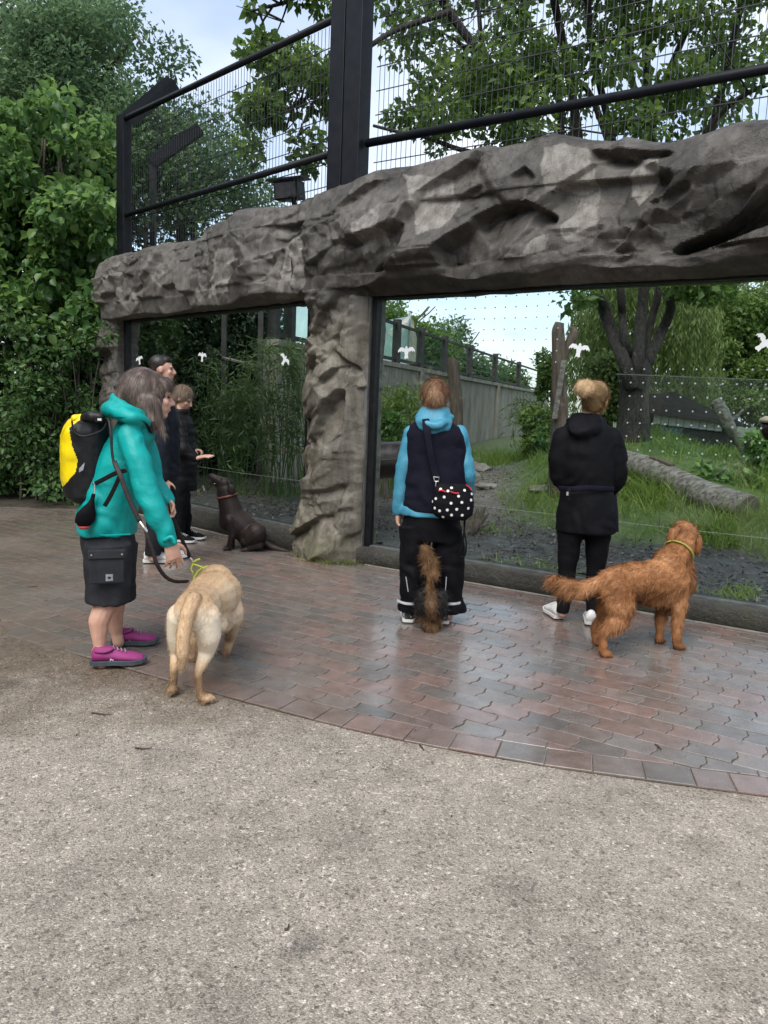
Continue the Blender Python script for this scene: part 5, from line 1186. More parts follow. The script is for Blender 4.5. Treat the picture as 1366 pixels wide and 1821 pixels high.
# ================================================================== PEOPLE
m, t = new_mat('skin'); v = t.pos()
col = t.ramp(t.noise(14, 4, .6, v), [(.35, (0.52, 0.295, 0.215)), (.65, (0.64, 0.39, 0.30))])
t.done(t.bsdf(col, .5, t.bump(t.noise(140, 3, .6, v), .15, .003), 0, .4, **{'Subsurface Weight': .12, 'Subsurface Radius': (.012, .004, .002)})); M_SKIN = m
def cloth_mat(name, c1, c2, rough=.75, bscale=220, bump=.25, spec=.35, sheen=0.0, fold=.5):
    m, t = new_mat(name); v = t.pos()
    col = t.ramp(t.noise(7, 5, .6, v), [(.32, c1), (.68, c2)])
    b1 = t.bump(t.noise(8, 4, .55, v, .8), fold, .016); nn = t.bump(t.noise(bscale, 2, .5, v), bump, .002, b1)
    t.done(t.bsdf(col, rough, nn, 0, spec, **({'Sheen Weight': sheen} if sheen else {}))); return m
M_TEAL = cloth_mat('teal_rain_jacket', (0.0, 0.27, 0.255), (0.0, 0.34, 0.32), .5, 240, .12)
M_SHORTS = cloth_mat('charcoal_shorts', (0.020, 0.021, 0.025), (0.036, 0.037, 0.043), .85, spec=.15)
M_BLACKC = cloth_mat('black_cloth', (0.003, 0.0031, 0.0042), (0.0065, 0.0065, 0.009), .75, spec=.12)
M_NAVY = cloth_mat('dark_navy_jacket', (0.006, 0.008, 0.014), (0.012, 0.015, 0.024), .6, spec=.2)
M_JEANS = cloth_mat('black_jeans', (0.009, 0.010, 0.012), (0.020, 0.021, 0.025), .85, spec=.15)
M_VEST = cloth_mat('midnight_vest', (0.0045, 0.0045, 0.011), (0.009, 0.0085, 0.018), .85, spec=.15)
M_AQUA = cloth_mat('aqua_jacket', (0.035, 0.20, 0.30), (0.075, 0.28, 0.39), .5)
M_LEGG = cloth_mat('black_leggings', (0.003, 0.003, 0.004), (0.006, 0.006, 0.008), .8, spec=.15, fold=.25)
M_WHITESH = simple('white_shoe', (0.72, 0.72, 0.71), (0.60, 0.60, 0.59), 20, .5, .1); M_SOLEW = simple('white_sole', (0.66, 0.66, 0.64), (0.55, 0.55, 0.53), 20, .6)
M_PINK = cloth_mat('magenta_shoe_mesh', (0.21, 0.022, 0.12), (0.30, 0.04, 0.18), .6, 300, .4, fold=.1); M_SOLEG = simple('dark_blue_grey_sole', (0.035, 0.05, 0.065), (0.06, 0.075, 0.09), 20, .7); M_ORANGE = simple('orange_outsole', (0.62, 0.19, 0.09), (0.5, 0.14, 0.07), 20, .6)
M_GREYLACE = simple('grey_lace', (0.16, 0.17, 0.19), (0.3, 0.3, 0.32), 60, .8); M_SILVER = simple('silver_metal', (0.6, 0.58, 0.55), (0.5, 0.48, 0.45), 20, .3, metal=.9); M_REFL = simple('silver_reflective_band', (0.5, 0.52, 0.54), (0.42, 0.44, 0.46), 20, .45)
M_EYE = simple('dark_eye', (0.02, 0.015, 0.012), (0.03, 0.02, 0.015), 40, .15); M_LIP = simple('lips', (0.42, 0.17, 0.14), (0.38, 0.15, 0.12), 40, .45)
def strand_mat(name, dark, mid, light, rough=.4):
    m, t = new_mat(name); col = t.ramp(t.attr('tint'), [(0, dark), (.5, mid), (1, light)]); t.done(t.bsdf(col, rough, None, 0, .4)); return m
H_BROWN = strand_mat('greying_brown_hair', (0.04, 0.026, 0.02), (0.115, 0.08, 0.064), (0.33, 0.27, 0.23)); H_DARK = strand_mat('dark_brown_hair', (0.010, 0.007, 0.006), (0.022, 0.016, 0.013), (0.05, 0.038, 0.03))
H_DBLOND = strand_mat('dark_blond_hair', (0.07, 0.046, 0.03), (0.16, 0.11, 0.072), (0.30, 0.22, 0.15)); H_GINGER = strand_mat('reddish_blond_hair', (0.10, 0.048, 0.024), (0.23, 0.12, 0.06), (0.42, 0.26, 0.14)); H_BLOND = strand_mat('golden_blond_hair', (0.20, 0.125, 0.06), (0.38, 0.25, 0.125), (0.62, 0.45, 0.26))
def ones(n, v=.5): return np.full(n, v)
def skin_mesh(name, mb, voxel, smooth, mat, parent, fold=0.0, fscale=(7, 7, 13), k=0, attrs_fn=None, extra=None):
    """one continuous surface out of the collected shapes, with cloth folds if asked"""
    V, F, N = remesh(mb, voxel, smooth)
    if fold:
        fs = np.array(fscale) / 5.0; n1 = vnoise(V * fs, 5.0, k); n2 = vnoise(V, 4.0, k + 1); n3 = vnoise(V, 2.3, k + 2)
        def wr(d, fq, kk):
            ph = (V @ nrm(d)) * fq + 5.5 * vnoise(V, 6.5, k + kk); return np.sin(ph) - .35 * np.abs(np.sin(ph * .5))
        m1 = np.clip(vnoise(V, 6.5, k + 5) * 2.2, 0, 1); m2 = np.clip(vnoise(V, 6.5, k + 6) * 2.2, 0, 1); m3 = np.clip(vnoise(V, 5.5, k + 7) * 2.2, 0, 1)
        V = V + N * (fold * (.7 * n1 + .5 * n3 + .3 * vnoise(V * fs, 13, k + 3) + .30 * m1 * wr([.5, .3, 1], 62, 11) + .32 * m2 * wr([-.9, .2, .7], 48, 12) + .34 * m3 * wr([.9, .5, .5], 55, 13)))[:, None]; V = relax(V, F, 1, .2)
    if extra is not None: V = extra(V, N)
    N = normals(V, F); o = make_mesh(name, V, F, mat, parent, smooth=True, attrs=attrs_fn(V, N) if attrs_fn else {'tint': ones(len(V), .35)}); return o, V, F, N
def fur(name, V, F, N, n, length, width, flow, mat, parent, seed, lift=.35, curl=.25, tint=None, weight=None, seg=2):
    rng = np.random.default_rng(seed); p, i = on_surface(V, F, n, rng, weight); nn = unit(N[F[i]].mean(1)); fl = flow(p, nn); fl = fl - nn * np.sum(fl * nn, 1, keepdims=True); fl = unit(fl + rng.normal(0, curl, (n, 3)))
    d = unit(fl + nn * lift); L = np.asarray(length(p) if callable(length) else length) * (.55 + .8 * rng.random(n)); bend = rng.normal(0, curl * .8, (n, 3)) - nn * lift * .5 + np.array([0, 0, -.12])
    Vb, Fb, k = blades(p - nn * .003, d, L, width, bend, rng, seg, side=unit(np.cross(d, nn) + rng.normal(0, .25, (n, 3))))
    ti = np.clip((tint(p) if tint is not None else .5) + rng.normal(0, .21, n), 0, 1)
    o = make_mesh(name, Vb, Fb, mat, parent, attrs={'tint': np.repeat(ti, k)}); tag(o, kind='stuff'); return o
def head(mb, c, f, u, s=1.0, neck=None, neck_r=.052):
    f, u = nrm(f), nrm(u); u = nrm(u - f * (u @ f)); l = np.cross(u, f); A = [l, f, u]; c = np.asarray(c, float)
    B = lambda a, b, g: c + s * (l * a + f * b + u * g)
    mb.ball(B(0, -.008, .022), np.array([.077, .097, .094]) * s, 20, axes=A); mb.ball(B(0, .03, -.04), np.array([.061, .070, .072]) * s, 16, axes=A); mb.ball(B(0, .066, -.088), np.array([.032, .026, .026]) * s, 12, axes=A)
    mb.cone(B(0, .088, .012), .011 * s, B(0, .113, -.026), .0135 * s); mb.ball(B(0, .102, -.03), np.array([.019, .012, .010]) * s, 10, axes=A)
    mb.ball(B(0, .092, -.057), np.array([.024, .011, .006]) * s, 10, axes=A); mb.ball(B(0, .089, -.068), np.array([.02, .011, .007]) * s, 10, axes=A)
    for a in (-1, 1):
        mb.ball(B(a * .032, .083, .026), np.array([.022, .012, .008]) * s, 10, axes=A); mb.ball(B(a * .04, .066, -.022), np.array([.026, .022, .024]) * s, 10, axes=A); mb.ball(B(a * .079, -.004, -.008), np.array([.010, .021, .032]) * s, 10, axes=A)
    if neck is not None: mb.chain([B(0, -.015, -.05), np.asarray(neck, float)], [neck_r * s, neck_r * 1.15 * s], 14)
    return B, A
def eyes(parent, B, A, s=1.0):
    for a in (-1, 1): MB().ball(B(a * .032, .0835, .006), np.array([.0125, .0075, .0065]) * s, 10, axes=A).build('eye', M_EYE, parent, smooth=True)
    MB().ball(B(0, .0965, -.0625), np.array([.021, .008, .0045]) * s, 10, axes=A).build('mouth', M_LIP, parent, smooth=True)
def hand(mb, w, d, n, th, s=1.0, curl=.5, spread=.12):
    """w wrist, d direction of the fingers, n the way the palm faces, th the thumb's side"""
    w, d = np.asarray(w, float), nrm(d); th = nrm(th - d * (np.asarray(th) @ d)); n0 = nrm(np.cross(d, th)); n0 = n0 if n0 @ np.asarray(n) > 0 else -n0
    mb.loft([(w - d * .012, th * .027 * s, n0 * .021 * s), (w + d * .02 * s, th * .034 * s, n0 * .020 * s), (w + d * .06 * s, th * .041 * s, n0 * .018 * s), (w + d * .092 * s, th * .040 * s, n0 * .014 * s)], 12)
    for i, (o, L) in enumerate(((.030, .072), (.010, .082), (-.011, .076), (-.031, .060))):
        p = w + (d * (.088 - .004 * i) + th * o) * s; a = 0.15; dd = nrm(d + th * spread * (1.2 - i) * .6)
        for j, (fr_, r0, r1) in enumerate(((.44, .0098, .009), (.32, .009, .0082), (.24, .0082, .007))):
            a += curl * (.55, .8, .5)[j] * (1 + .12 * i); q = p + (dd * math.cos(a) + n0 * math.sin(a)) * L * fr_ * s; mb.cone(p, r0 * s, q, r1 * s, 8); p = q
    p = w + (d * .022 + th * .028) * s
    for j, L in enumerate((.040, .032, .026)):
        q = p + nrm(d * (.65 + .2 * j) + th * (.75 - .35 * j) + n0 * (.25 + .3 * curl * j)) * L * s; mb.cone(p, (.014, .0112, .0098)[j] * s, q, (.0112, .0098, .0075)[j] * s, 8); p = q
def shoe(parent, heel, d, L, mat, sole, w=.048, h=.085, outsole=None, laces=None, label=None, name='shoe', k=0):
    """heel: point on the ground under the heel"""
    heel = np.asarray(heel, float); d = nrm([d[0], d[1], 0]); sd = np.array([-d[1], d[0], 0]); up = np.array([0, 0, 1.0]); sh = .022
    prof = [(0.0, .62, .75), (.05, .80, 1.0), (.22, .84, 1.0), (.36, .86, .98), (.5, .95, .80), (.65, 1.04, .66), (.82, 1.0, .54), (.94, .74, .42), (1.0, .34, .22)]
    R = []
    for tt, ww, hh in prof:
        a = np.arange(14) * 2 * math.pi / 14; H = (h * hh) ; cy = np.cos(a) * w * ww * np.where(np.sin(a) > .2, .80, 1.0); cz = sh + (np.sin(a) * .5 + .5) * H
        R.append(heel + d * L * (.02 + tt * .96) + sd * cy[:, None] + up * cz[:, None])
    q = MB(); q.rings(R); o = q.build(name, mat, parent, smooth=True)
    if label: o['label'] = label
    def slab_(z0, z1, g, mt, nm):
        out = [(0.0, .55), (.04, .80), (.2, .88), (.4, .84), (.6, 1.02), (.78, 1.04), (.92, .82), (1.0, .36)]; pts = [heel + d * (L * (tt * 1.0) + (g if tt > .9 else -g if tt < .02 else 0)) + sd * (w * ww + g) for tt, ww in out] + [heel + d * (L * tt + (g if tt > .9 else -g if tt < .02 else 0)) - sd * (w * ww + g) for tt, ww in out[::-1]]
        n_ = len(pts); lift = [.012 * max(0, (np.dot(p - heel, d) / L - .75) / .25) ** 2 for p in pts]
        Vs = [p + up * (z0 + l_) for p, l_ in zip(pts, lift)] + [p + up * (z1 + l_) for p, l_ in zip(pts, lift)]
        return make_mesh(nm, Vs, [tuple(range(n_ - 1, -1, -1)), tuple(range(n_, 2 * n_))] + [(i, (i + 1) % n_, n_ + (i + 1) % n_, n_ + i) for i in range(n_)], mt, o)
    if outsole: slab_(.013, .012, .002, outsole, 'outsole'); slab_(.013, .034, .004, sole, 'sole')
    else: slab_(.013, .032, .003, sole, 'sole')
    q = MB()
    for tt in (.40, .47, .54, .61): 
        H = np.interp(tt, [p[0] for p in prof], [p[2] for p in prof]) * h + sh + .003; q.tube([heel + d * L * tt + sd * .026 + up * (H - .006), heel + d * L * tt + up * (H + .003), heel + d * L * (tt + .03) - sd * .026 + up * (H - .006)], .0035, 5)
    q.build('laces', laces or sole, o); return o

# ------------------------------------------------------------------ woman in the teal jacket
Y0 = 4.2; b = G(205, 1178); T1 = empty('person', (b[0], Y0, 0.013), 'woman in a teal rain jacket, grey shorts and magenta shoes wearing a yellow backpack', 'person', 'visitors at the windows')
f1 = nrm([.93, .36, 0]); l1v = np.array([-f1[1], f1[0], 0]); up = np.array([0, 0, 1.0]); q = MB()
hc = P(271, 705, Y0); B, A = head(q, hc, nrm(f1 + np.array([.05, .05, -.10])), up + f1 * .05, 1.0, P(246, 765, Y0))
q.loft([(P(246, 762, Y0), f1 * .06, l1v * .08), (P(238, 795, Y0), f1 * .075, l1v * .11), (P(205, 900, Y0), f1 * .09, l1v * .11), (P(192, 960, Y0), f1 * .09, l1v * .11)], 14)
q.chain([P(234, 784, 4.06), P(260, 872, 3.985), P(299, 958, 3.985)], [.042, .036, .028]); hand(q, P(301, 964, 3.98), P(312, 1000, 4.0) - P(300, 962, 3.98), [-.6, .8, 0], [.75, .55, .1], 1.06, .35, .34)
q.chain([P(248, 782, 4.38), P(270, 860, 4.44), P(298, 888, 4.38)], [.05, .04, .028]); hand(q, P(299, 890, 4.37), P(306, 912, 4.36) - P(298, 888, 4.38), [-.6, -.5, 0], [.5, -.5, .4], .95, 1.1)
kn, af = P(187, 1075, 4.06), P(205, 1076, 4.33)
q.chain([P(195, 965, 4.1), kn, P(176, 1105, 4.05), P(177, 1148, 4.04), P(180, 1180, 4.03)], [.058, .060, .056, .033, .034]); q.chain([P(198, 965, 4.3), af, P(203, 1098, 4.33), P(208, 1128, 4.34), P(211, 1142, 4.34)], [.072, .056, .052, .033, .034])
skin_mesh('body', q, .0048, 3, M_SKIN, T1); eyes(T1, B, A)
q = MB(); S = Y0 / 1368 * 1.008
q.loft([(P(190, 947, Y0), f1 * .160, l1v * .185), (P(193, 915, Y0), f1 * .165, l1v * .19), (P(203, 870, Y0), f1 * .158, l1v * .185), (P(220, 815, Y0), f1 * .145, l1v * .18), (P(234, 780, Y0), f1 * .128, l1v * .172), (P(242, 757, Y0), f1 * .105, l1v * .135), (P(247, 740, Y0), f1 * .08, l1v * .09)], 24)
q.chain([P(232, 776, 4.04), P(244, 815, 4.0), P(260, 872, 3.98), P(281, 920, 3.975), P(300, 960, 3.985)], [.072, .074, .070, .060, .052]); q.chain([P(250, 778, 4.38), P(272, 858, 4.44), P(298, 888, 4.38)], [.085, .072, .05])
arc = [P(262, 752, 4.10), P(236, 742, 4.00), P(208, 732, 4.06), P(197, 728, 4.2), P(206, 730, 4.33), P(236, 738, 4.4), P(262, 748, 4.32)]; q.chain(spline(arc, 3), list(np.interp(np.linspace(0, 1, 19), [0, .5, 1], [.028, .048, .028])), 12)
arc = [P(258, 740, 4.12), P(232, 728, 4.05), P(211, 715, 4.12), P(203, 708, 4.2), P(212, 714, 4.3), P(235, 726, 4.36)]; q.chain(spline(arc, 3), [.026] * 16, 10); q.cone(P(204, 712, 4.2), .03, P(200, 702, 4.2), .012)
_, JV, JF, JN = skin_mesh('jacket', q, .0085, 3, M_TEAL, T1, .011, (4.5, 4.5, 8), 5)
q = MB(); q.tube([P(137, 944, Y0), P(150, 950, 4.05), P(190, 952, 4.0), P(232, 950, 4.02)], .004, 5); q.build('hem_cord', M_TEAL, T1)
MB().tube(spline([P(312, 968, 3.93), P(305, 955, 3.925), P(290, 962, 3.925)], 4), .012, 6).build('cuff_tab', M_TEAL, T1, smooth=True)
q = MB(); q.loft([(P(192, 930, Y0), f1 * .145, l1v * .17), (P(193, 975, Y0), f1 * .142, l1v * .175), (P(194, 1000, Y0), f1 * .13, l1v * .165)], 20)
for a_, yy, ex in ((4.08, 1071, 191), (4.32, 1066, 203)): q.loft([(P(ex + 2, 965, a_), f1 * .124, l1v * .095), (P(ex, 1020, a_), f1 * .122, l1v * .10), (P(ex, yy, a_), f1 * .120, l1v * .104)], 18)
skin_mesh('shorts', q, .009, 3, M_SHORTS, T1, .009, (5, 5, 7), 8)
pk = P(190, 1010, 3.955); nf = -l1v; pb = MB()
pb.box(pk + [.0, 0, -.012], f1 * .088, nf * .010, up * .072); po = pb.build('cargo_pocket', M_SHORTS, T1, bevel=.008); pf = MB(); pf.box(pk + nf * .012 + up * .075, f1 * .092, nf * .008, up * .024); fo = pf.build('pocket_flap', M_SHORTS, T1, bevel=.006)
for a_ in (-1, 1): MB().ball(pk + nf * .021 + up * .074 + f1 * a_ * .075, .006, 8).build('snap', M_SILVER, fo)
q = MB(); q.box(pk + nf * .0115 - up * .05 + f1 * .012, f1 * .018, nf * .0015, up * .018); bd = q.build('badge', M_GREYLACE, po); q = MB(); q.ball(pk + nf * .0135 - up * .05 + f1 * .012, np.array([.008, .002, .007]), 8, axes=[f1, nf, up]); q.build('badge_mark', M_BLACKC, bd)
g1 = G(160, 1190); g2 = G(199, 1151); shoe(T1, [g1[0], g1[1] + .02, 0.011], [.97, .22], .285, M_PINK, M_SOLEG, .050, .088, M_ORANGE, M_GREYLACE); shoe(T1, [g2[0], g2[1], 0.011], [.98, .18], .265, M_PINK, M_SOLEG, .048, .085, M_ORANGE, M_GREYLACE)
for ch in [o_ for o_ in T1.children if o_.name.startswith('shoe')]:
    w0 = world_base(T1); vv = np.array([v_.co[:] for v_ in ch.data.vertices]) + w0; hx = vv[:, 0].min(); yn = vv[:, 1].min()
    d_ = nrm([.97, .2, 0]); nS = np.array([d_[1], -d_[0], 0]); cS = np.array([hx + .115, yn + .012 + .02, .062])
    st = [cS + nS * .012 + (d_ * math.cos(a) + up * math.sin(a)) * (.019 if i % 2 == 0 else .007) for i, a in enumerate(np.arange(10) * math.pi / 5 + .3)]
    make_mesh('star_mark', st, [tuple(range(10))], M_WHITESH, ch)
    MB().tube(spline([np.array([hx + .012, yn + .05, .06]), np.array([hx + .008, yn + .05, .095]), np.array([hx + .02, yn + .045, .108])], 3), .010, 6).build('heel_tab', M_ORANGE, ch, smooth=True)
    MB().tube(spline([np.array([hx + .03, yn + .012, .10]), np.array([hx + .075, yn + .012, .098]), np.array([hx + .11, yn + .022, .108]), np.array([hx + .12, yn + .05, .112])], 4), .008, 6).build('padded_collar', M_PINK, ch, smooth=True)
# hair
q = MB(); tl = nrm(f1 * .85 - up * .35); tu = nrm(np.cross(tl, -l1v)); q.ball(B(0, .045, .075), np.array([.075, .055, .045]), 12, axes=A); q.ball(P(256, 696, 4.2), np.array([.138, .112, .130]), 20, axes=[tl, l1v, tu]); q.ball(P(240, 708, 4.2), np.array([.105, .105, .10]), 18, axes=[tl, l1v, tu])
q.cone(P(258, 712, 4.14), .062, P(270, 744, 4.14), .045); q.cone(P(272, 712, 4.13), .045, P(284, 750, 4.13), .024); q.cone(P(284, 750, 4.13), .024, P(295, 768, 4.13), .008); q.cone(P(282, 705, 4.3), .03, P(288, 748, 4.3), .02)
hair1, HV, HF, HN = skin_mesh('hair', q, .008, 4, H_BROWN, T1, attrs_fn=lambda V, N: {'tint': np.clip(.32 + .5 * fbm(V * [1, 1, .15], 40, 2, 3), 0, 1)}); crown1 = B(0, -.02, .13)
def hair_flow(crown):
    def fl(p, n):
        d = p - crown; d = d / (np.linalg.norm(d, axis=1, keepdims=True) + 1e-6); return d * .5 + np.array([0, 0, -1.0])
    return fl
fur('hair_strands', HV, HF, HN, 18000, .06, .0013, hair_flow(crown1), H_BROWN, hair1, 71, .015, .03, tint=lambda p: .40 + .3 * fbm(p * [1, 1, .1], 45, 2, 3))

# her backpack
bk = -f1; BP0 = P(190, 885, 4.2); bp = empty('backpack', BP0 + bk * .14, 'black and yellow roll top backpack on the woman in teal', 'backpack'); q = MB()
Z = lambda y, x=150: P(x, y, 4.2)[2]; X0 = P(190, 800, 4.2)
def pr(x, y, dep, lat): return (P(x, y, 4.2), f1 * dep, l1v * lat)
q.loft([pr(158, 890, .085, .13), pr(154, 880, .115, .15), pr(152, 850, .125, .155), pr(151, 800, .128, .155), pr(152, 765, .125, .15), pr(156, 748, .105, .14), pr(162, 738, .07, .13)], 22, power=2.8)
V, F, N = remesh(q, .005, 5); V = V + N * (.006 * fbm(V, 9, 3, 5))[:, None]; fcn = V[F].mean(1); along = (fcn - P(151, 800, 4.2)) @ bk; zz = fcn[:, 2]
bz = [Z(885), Z(868), Z(835), Z(815), Z(790), Z(760), Z(745)]; bd = np.interp(zz, bz, [.20, .125, .045, .035, .062, .075, .02]); yel = along > bd
M_YEL = cloth_mat('yellow_tarpaulin', (0.78, 0.58, 0.0), (0.85, 0.66, 0.01), .35, 200, .1, .5, fold=.3); M_BLKT = cloth_mat('black_tarpaulin', (0.005, 0.005, 0.006), (0.010, 0.010, 0.011), .45, 200, .1, .3, fold=.4)
for nm, sel, mt in (('yellow_back', yel, M_YEL), ('black_body', ~yel, M_BLKT)):
    Fs = F[sel]; us = np.unique(Fs); mp = np.full(len(V), -1); mp[us] = np.arange(len(us)); make_mesh(nm, V[us], mp[Fs], mt, bp, smooth=True)
q = MB(); q.chain([P(134, 744, 4.08), P(134, 743, 4.2), P(134, 744, 4.32)], [.020, .022, .020]); q.chain([P(134, 744, 4.1), P(150, 741, 4.1)], [.018, .016]); skin_mesh('roll_top', q, .008, 2, M_YEL, bp, .006)
q = MB(); q.chain([P(150, 742, 4.08), P(162, 740, 4.06), P(178, 742, 4.06)], [.026, .03, .024]); q.chain([P(150, 745, 4.3), P(165, 743, 4.17), P(165, 742, 4.06)], [.03, .03, .03]); skin_mesh('roll_collar', q, .008, 2, M_BLKT, bp, .01)
q = MB(); q.tube(spline([P(122, 742, 4.05), P(112, 756, 4.05), P(106, 772, 4.06)], 4), .006, 6, flat=(.35, l1v)); q.tube(spline([P(128, 748, 4.03), P(132, 768, 4.02), P(150, 776, 4.02), P(180, 766, 4.03), P(190, 752, 4.05)], 5), .005, 6); q.build('compression_strap', M_BLKT, bp)
MB().box(P(176, 748, 4.035), f1 * .02, l1v * .006, up * .010).build('buckle', M_FRAME, bp, bevel=.002); MB().box(P(177, 746, 4.027), f1 * .010, l1v * .002, up * .006).build('white_tag', M_WHITESH, bp)
MB().add([P(140, 834, 4.036), P(151, 822, 4.036), P(148, 836, 4.033), P(141, 840, 4.036)], [(0, 1, 2, 3)]).build('grey_patch', M_GREYLACE, bp)
strap = lambda pts, w, mt, par, nm='strap', dirn=None: MB().tube(spline(pts, 5), w, 8, flat=(.16, -l1v if dirn is None else dirn)).build(nm, mt, par, smooth=True)
strap([P(188, 744, 4.04), P(205, 742, 3.985), P(235, 744, 3.98), P(258, 752, 4.03), P(268, 770, 4.07)], .011, M_BLKT, bp, 'shoulder_strap', up)
strap([P(194, 745, 4.0), P(198, 775, 3.975), P(199, 800, 3.965), P(203, 825, 3.95), P(211, 840, 3.935)], .007, M_BLKT, bp, 'strap_edge')
strap([P(166, 862, 4.03), P(185, 852, 3.98), P(205, 842, 3.95), P(225, 836, 3.92)], .012, M_BLKT, bp, 'hip_strap'); strap([P(215, 842, 3.93), P(205, 865, 3.945), P(195, 885, 3.96), P(186, 900, 3.97)], .011, M_BLKT, bp, 'strap_end')
# pouch on her belt
c = P(157, 912, 3.99); po = empty('waist_pouch', c - [0, 0, .1], 'small black pouch with a red base hanging at the hip of the woman in teal', 'pouch'); q = MB()
q.loft([(P(150, 938, 3.98), f1 * .03, l1v * .02), (P(151, 928, 3.98), f1 * .055, l1v * .032), (P(155, 912, 3.98), f1 * .05, l1v * .034), (P(163, 892, 3.985), f1 * .022, l1v * .022), (P(167, 876, 3.99), f1 * .008, l1v * .01)], 14); skin_mesh('pouch_body', q, .007, 2, M_BLACKC, po, .008)
q = MB(); q.loft([(P(149, 941, 3.975), f1 * .02, l1v * .015), (P(149, 936, 3.972), f1 * .034, l1v * .026)], 12); q.build('red_base', simple('red_mesh', (0.45, 0.06, 0.07), (0.35, 0.04, 0.05), 60, .7), po, smooth=True); MB().tube([P(167, 878, 3.985), P(168, 862, 3.99), P(166, 858, 4.0)], .005, 6).build('carabiner', M_SILVER, po)

# ------------------------------------------------------------------ man behind her
Y1 = 6.75; b = P(285, 1003, Y1); T2 = empty('person', (b[0], Y1, 0.013), 'man with short dark hair in a dark jacket, black jeans and white sneakers', 'person', 'visitors at the windows'); f2 = nrm([.92, .39, 0]); l2 = np.array([-f2[1], f2[0], 0]); q = MB()
B, A = head(q, P(288, 657, Y1), nrm([.97, .22, -.02]), up, 1.0, P(281, 700, Y1), .056); q.loft([(P(281, 700, Y1), f2 * .08, l2 * .12), (P(285, 760, Y1), f2 * .11, l2 * .17), (P(287, 850, Y1), f2 * .11, l2 * .15)], 14)
q.chain([P(283, 715, 6.52), P(284, 790, 6.45), P(292, 850, 6.48)], [.05, .04, .03]); hand(q, P(293, 853, 6.48), [.1, .1, -1], [0, 1, 0], [1, 0, 0], 1, .6); q.chain([P(283, 715, 6.98), P(284, 790, 7.05), P(292, 850, 7.0)], [.05, .04, .03]); hand(q, P(293, 853, 7), [.1, .1, -1], [0, -1, 0], [1, 0, 0], 1, .6)
for y_, xx in ((6.65, 272), (6.88, 292)): q.chain([P(285, 850, y_), P(xx + 4, 925, y_), P(xx, 992, y_)], [.075, .055, .04])
skin_mesh('body', q, .0075, 3, M_SKIN, T2); eyes(T2, B, A); q = MB()
q.loft([(P(288, 846, Y1), f2 * .145, l2 * .19), (P(288, 800, Y1), f2 * .15, l2 * .205), (P(288, 745, Y1), f2 * .15, l2 * .21), (P(285, 712, Y1), f2 * .125, l2 * .185), (P(282, 694, Y1), f2 * .075, l2 * .085)], 20); q.chain([P(282, 716, 6.53), P(286, 790, 6.45), P(292, 848, 6.48)], [.078, .068, .052]); q.chain([P(283, 716, 6.98), P(286, 790, 7.06), P(292, 848, 7.0)], [.078, .068, .052])
skin_mesh('jacket', q, .011, 3, M_NAVY, T2, .010, (5, 5, 8), 15); q = MB(); q.loft([(P(289, 835, Y1), f2 * .13, l2 * .175), (P(289, 870, Y1), f2 * .13, l2 * .18)], 18)
for y_, xx in ((6.65, 272), (6.88, 292)): q.loft([(P(289, 860, y_), f2 * .12, l2 * .085), (P(xx + 6, 930, y_), f2 * .085, l2 * .072), (P(xx, 988, y_), f2 * .07, l2 * .062)], 14)
skin_mesh('jeans', q, .011, 3, M_JEANS, T2, .009, (5, 5, 9), 18); g = G(256, 1003); shoe(T2, [g[0], g[1] - .02, .011], [.96, .28], .29, M_WHITESH, M_SOLEW, .052, .095); g = G(284, 992); shoe(T2, [g[0], 6.92, .011], [.96, .28], .29, M_WHITESH, M_SOLEW, .052, .095)
q = MB(); q.ball(B(0, -.022, .044), np.array([.083, .094, .084]), 16, axes=A); q.ball(B(0, .036, .082), np.array([.066, .052, .036]), 12, axes=A); q.ball(B(0, -.005, .02), np.array([.0815, .03, .05]), 12, axes=A); q.ball(B(0, -.055, .0), np.array([.073, .050, .062]), 14, axes=A); h_, HV, HF, HN = skin_mesh('hair', q, .009, 2, H_DARK, T2); fur('hair_strands', HV, HF, HN, 5000, .014, .002, lambda p, n: np.tile(-f2 * .5 + np.array([0, 0, -.6]), (len(p), 1)), H_DARK, h_, 72, .3, .2)

# ------------------------------------------------------------------ woman in the long black coat with the chocolate dog
Y2 = 7.9; b = P(322, 968, Y2); T3 = empty('person', (b[0], Y2, 0.013), 'woman in a long black padded coat bending her head to the chocolate dog', 'person', 'visitors at the windows'); f3 = nrm([.97, -.24, 0]); l3 = np.array([-f3[1], f3[0], 0]); q = MB()
B, A = head(q, P(326, 708, Y2), nrm([.86, -.12, -.50]), nrm([.5, -.1, .86]), .98, P(318, 742, Y2)); q.loft([(P(318, 744, Y2), f3 * .08, l3 * .1), (P(320, 790, Y2), f3 * .1, l3 * .15), (P(322, 870, Y2), f3 * .11, l3 * .14)], 14)
q.chain([P(320, 755, 7.72), P(327, 800, 7.66), P(347, 816, 7.66)], [.045, .038, .028]); hand(q, P(350, 815, 7.66), [.95, -.1, .28], [0, 0, -1], [.1, .9, .2], 1.05, .12, .1); q.chain([P(322, 755, 8.06), P(328, 795, 8.1), P(346, 800, 7.95)], [.045, .038, .028]); hand(q, P(346, 800, 7.95), [.9, -.3, -.1], [0, 0, -1], [.1, -.9, .2], .95, 1.0)
for y_, xx in ((7.8, 318), (8.0, 328)): q.chain([P(320, 870, y_), P(xx, 920, y_), P(xx - 2, 960, y_)], [.07, .05, .035])
skin_mesh('body', q, .0075, 3, M_SKIN, T3); eyes(T3, B, A, .98); q = MB(); M_PUFF = cloth_mat('black_padded_coat', (0.0035, 0.0033, 0.0045), (0.008, 0.0075, 0.0095), .6, spec=.2)
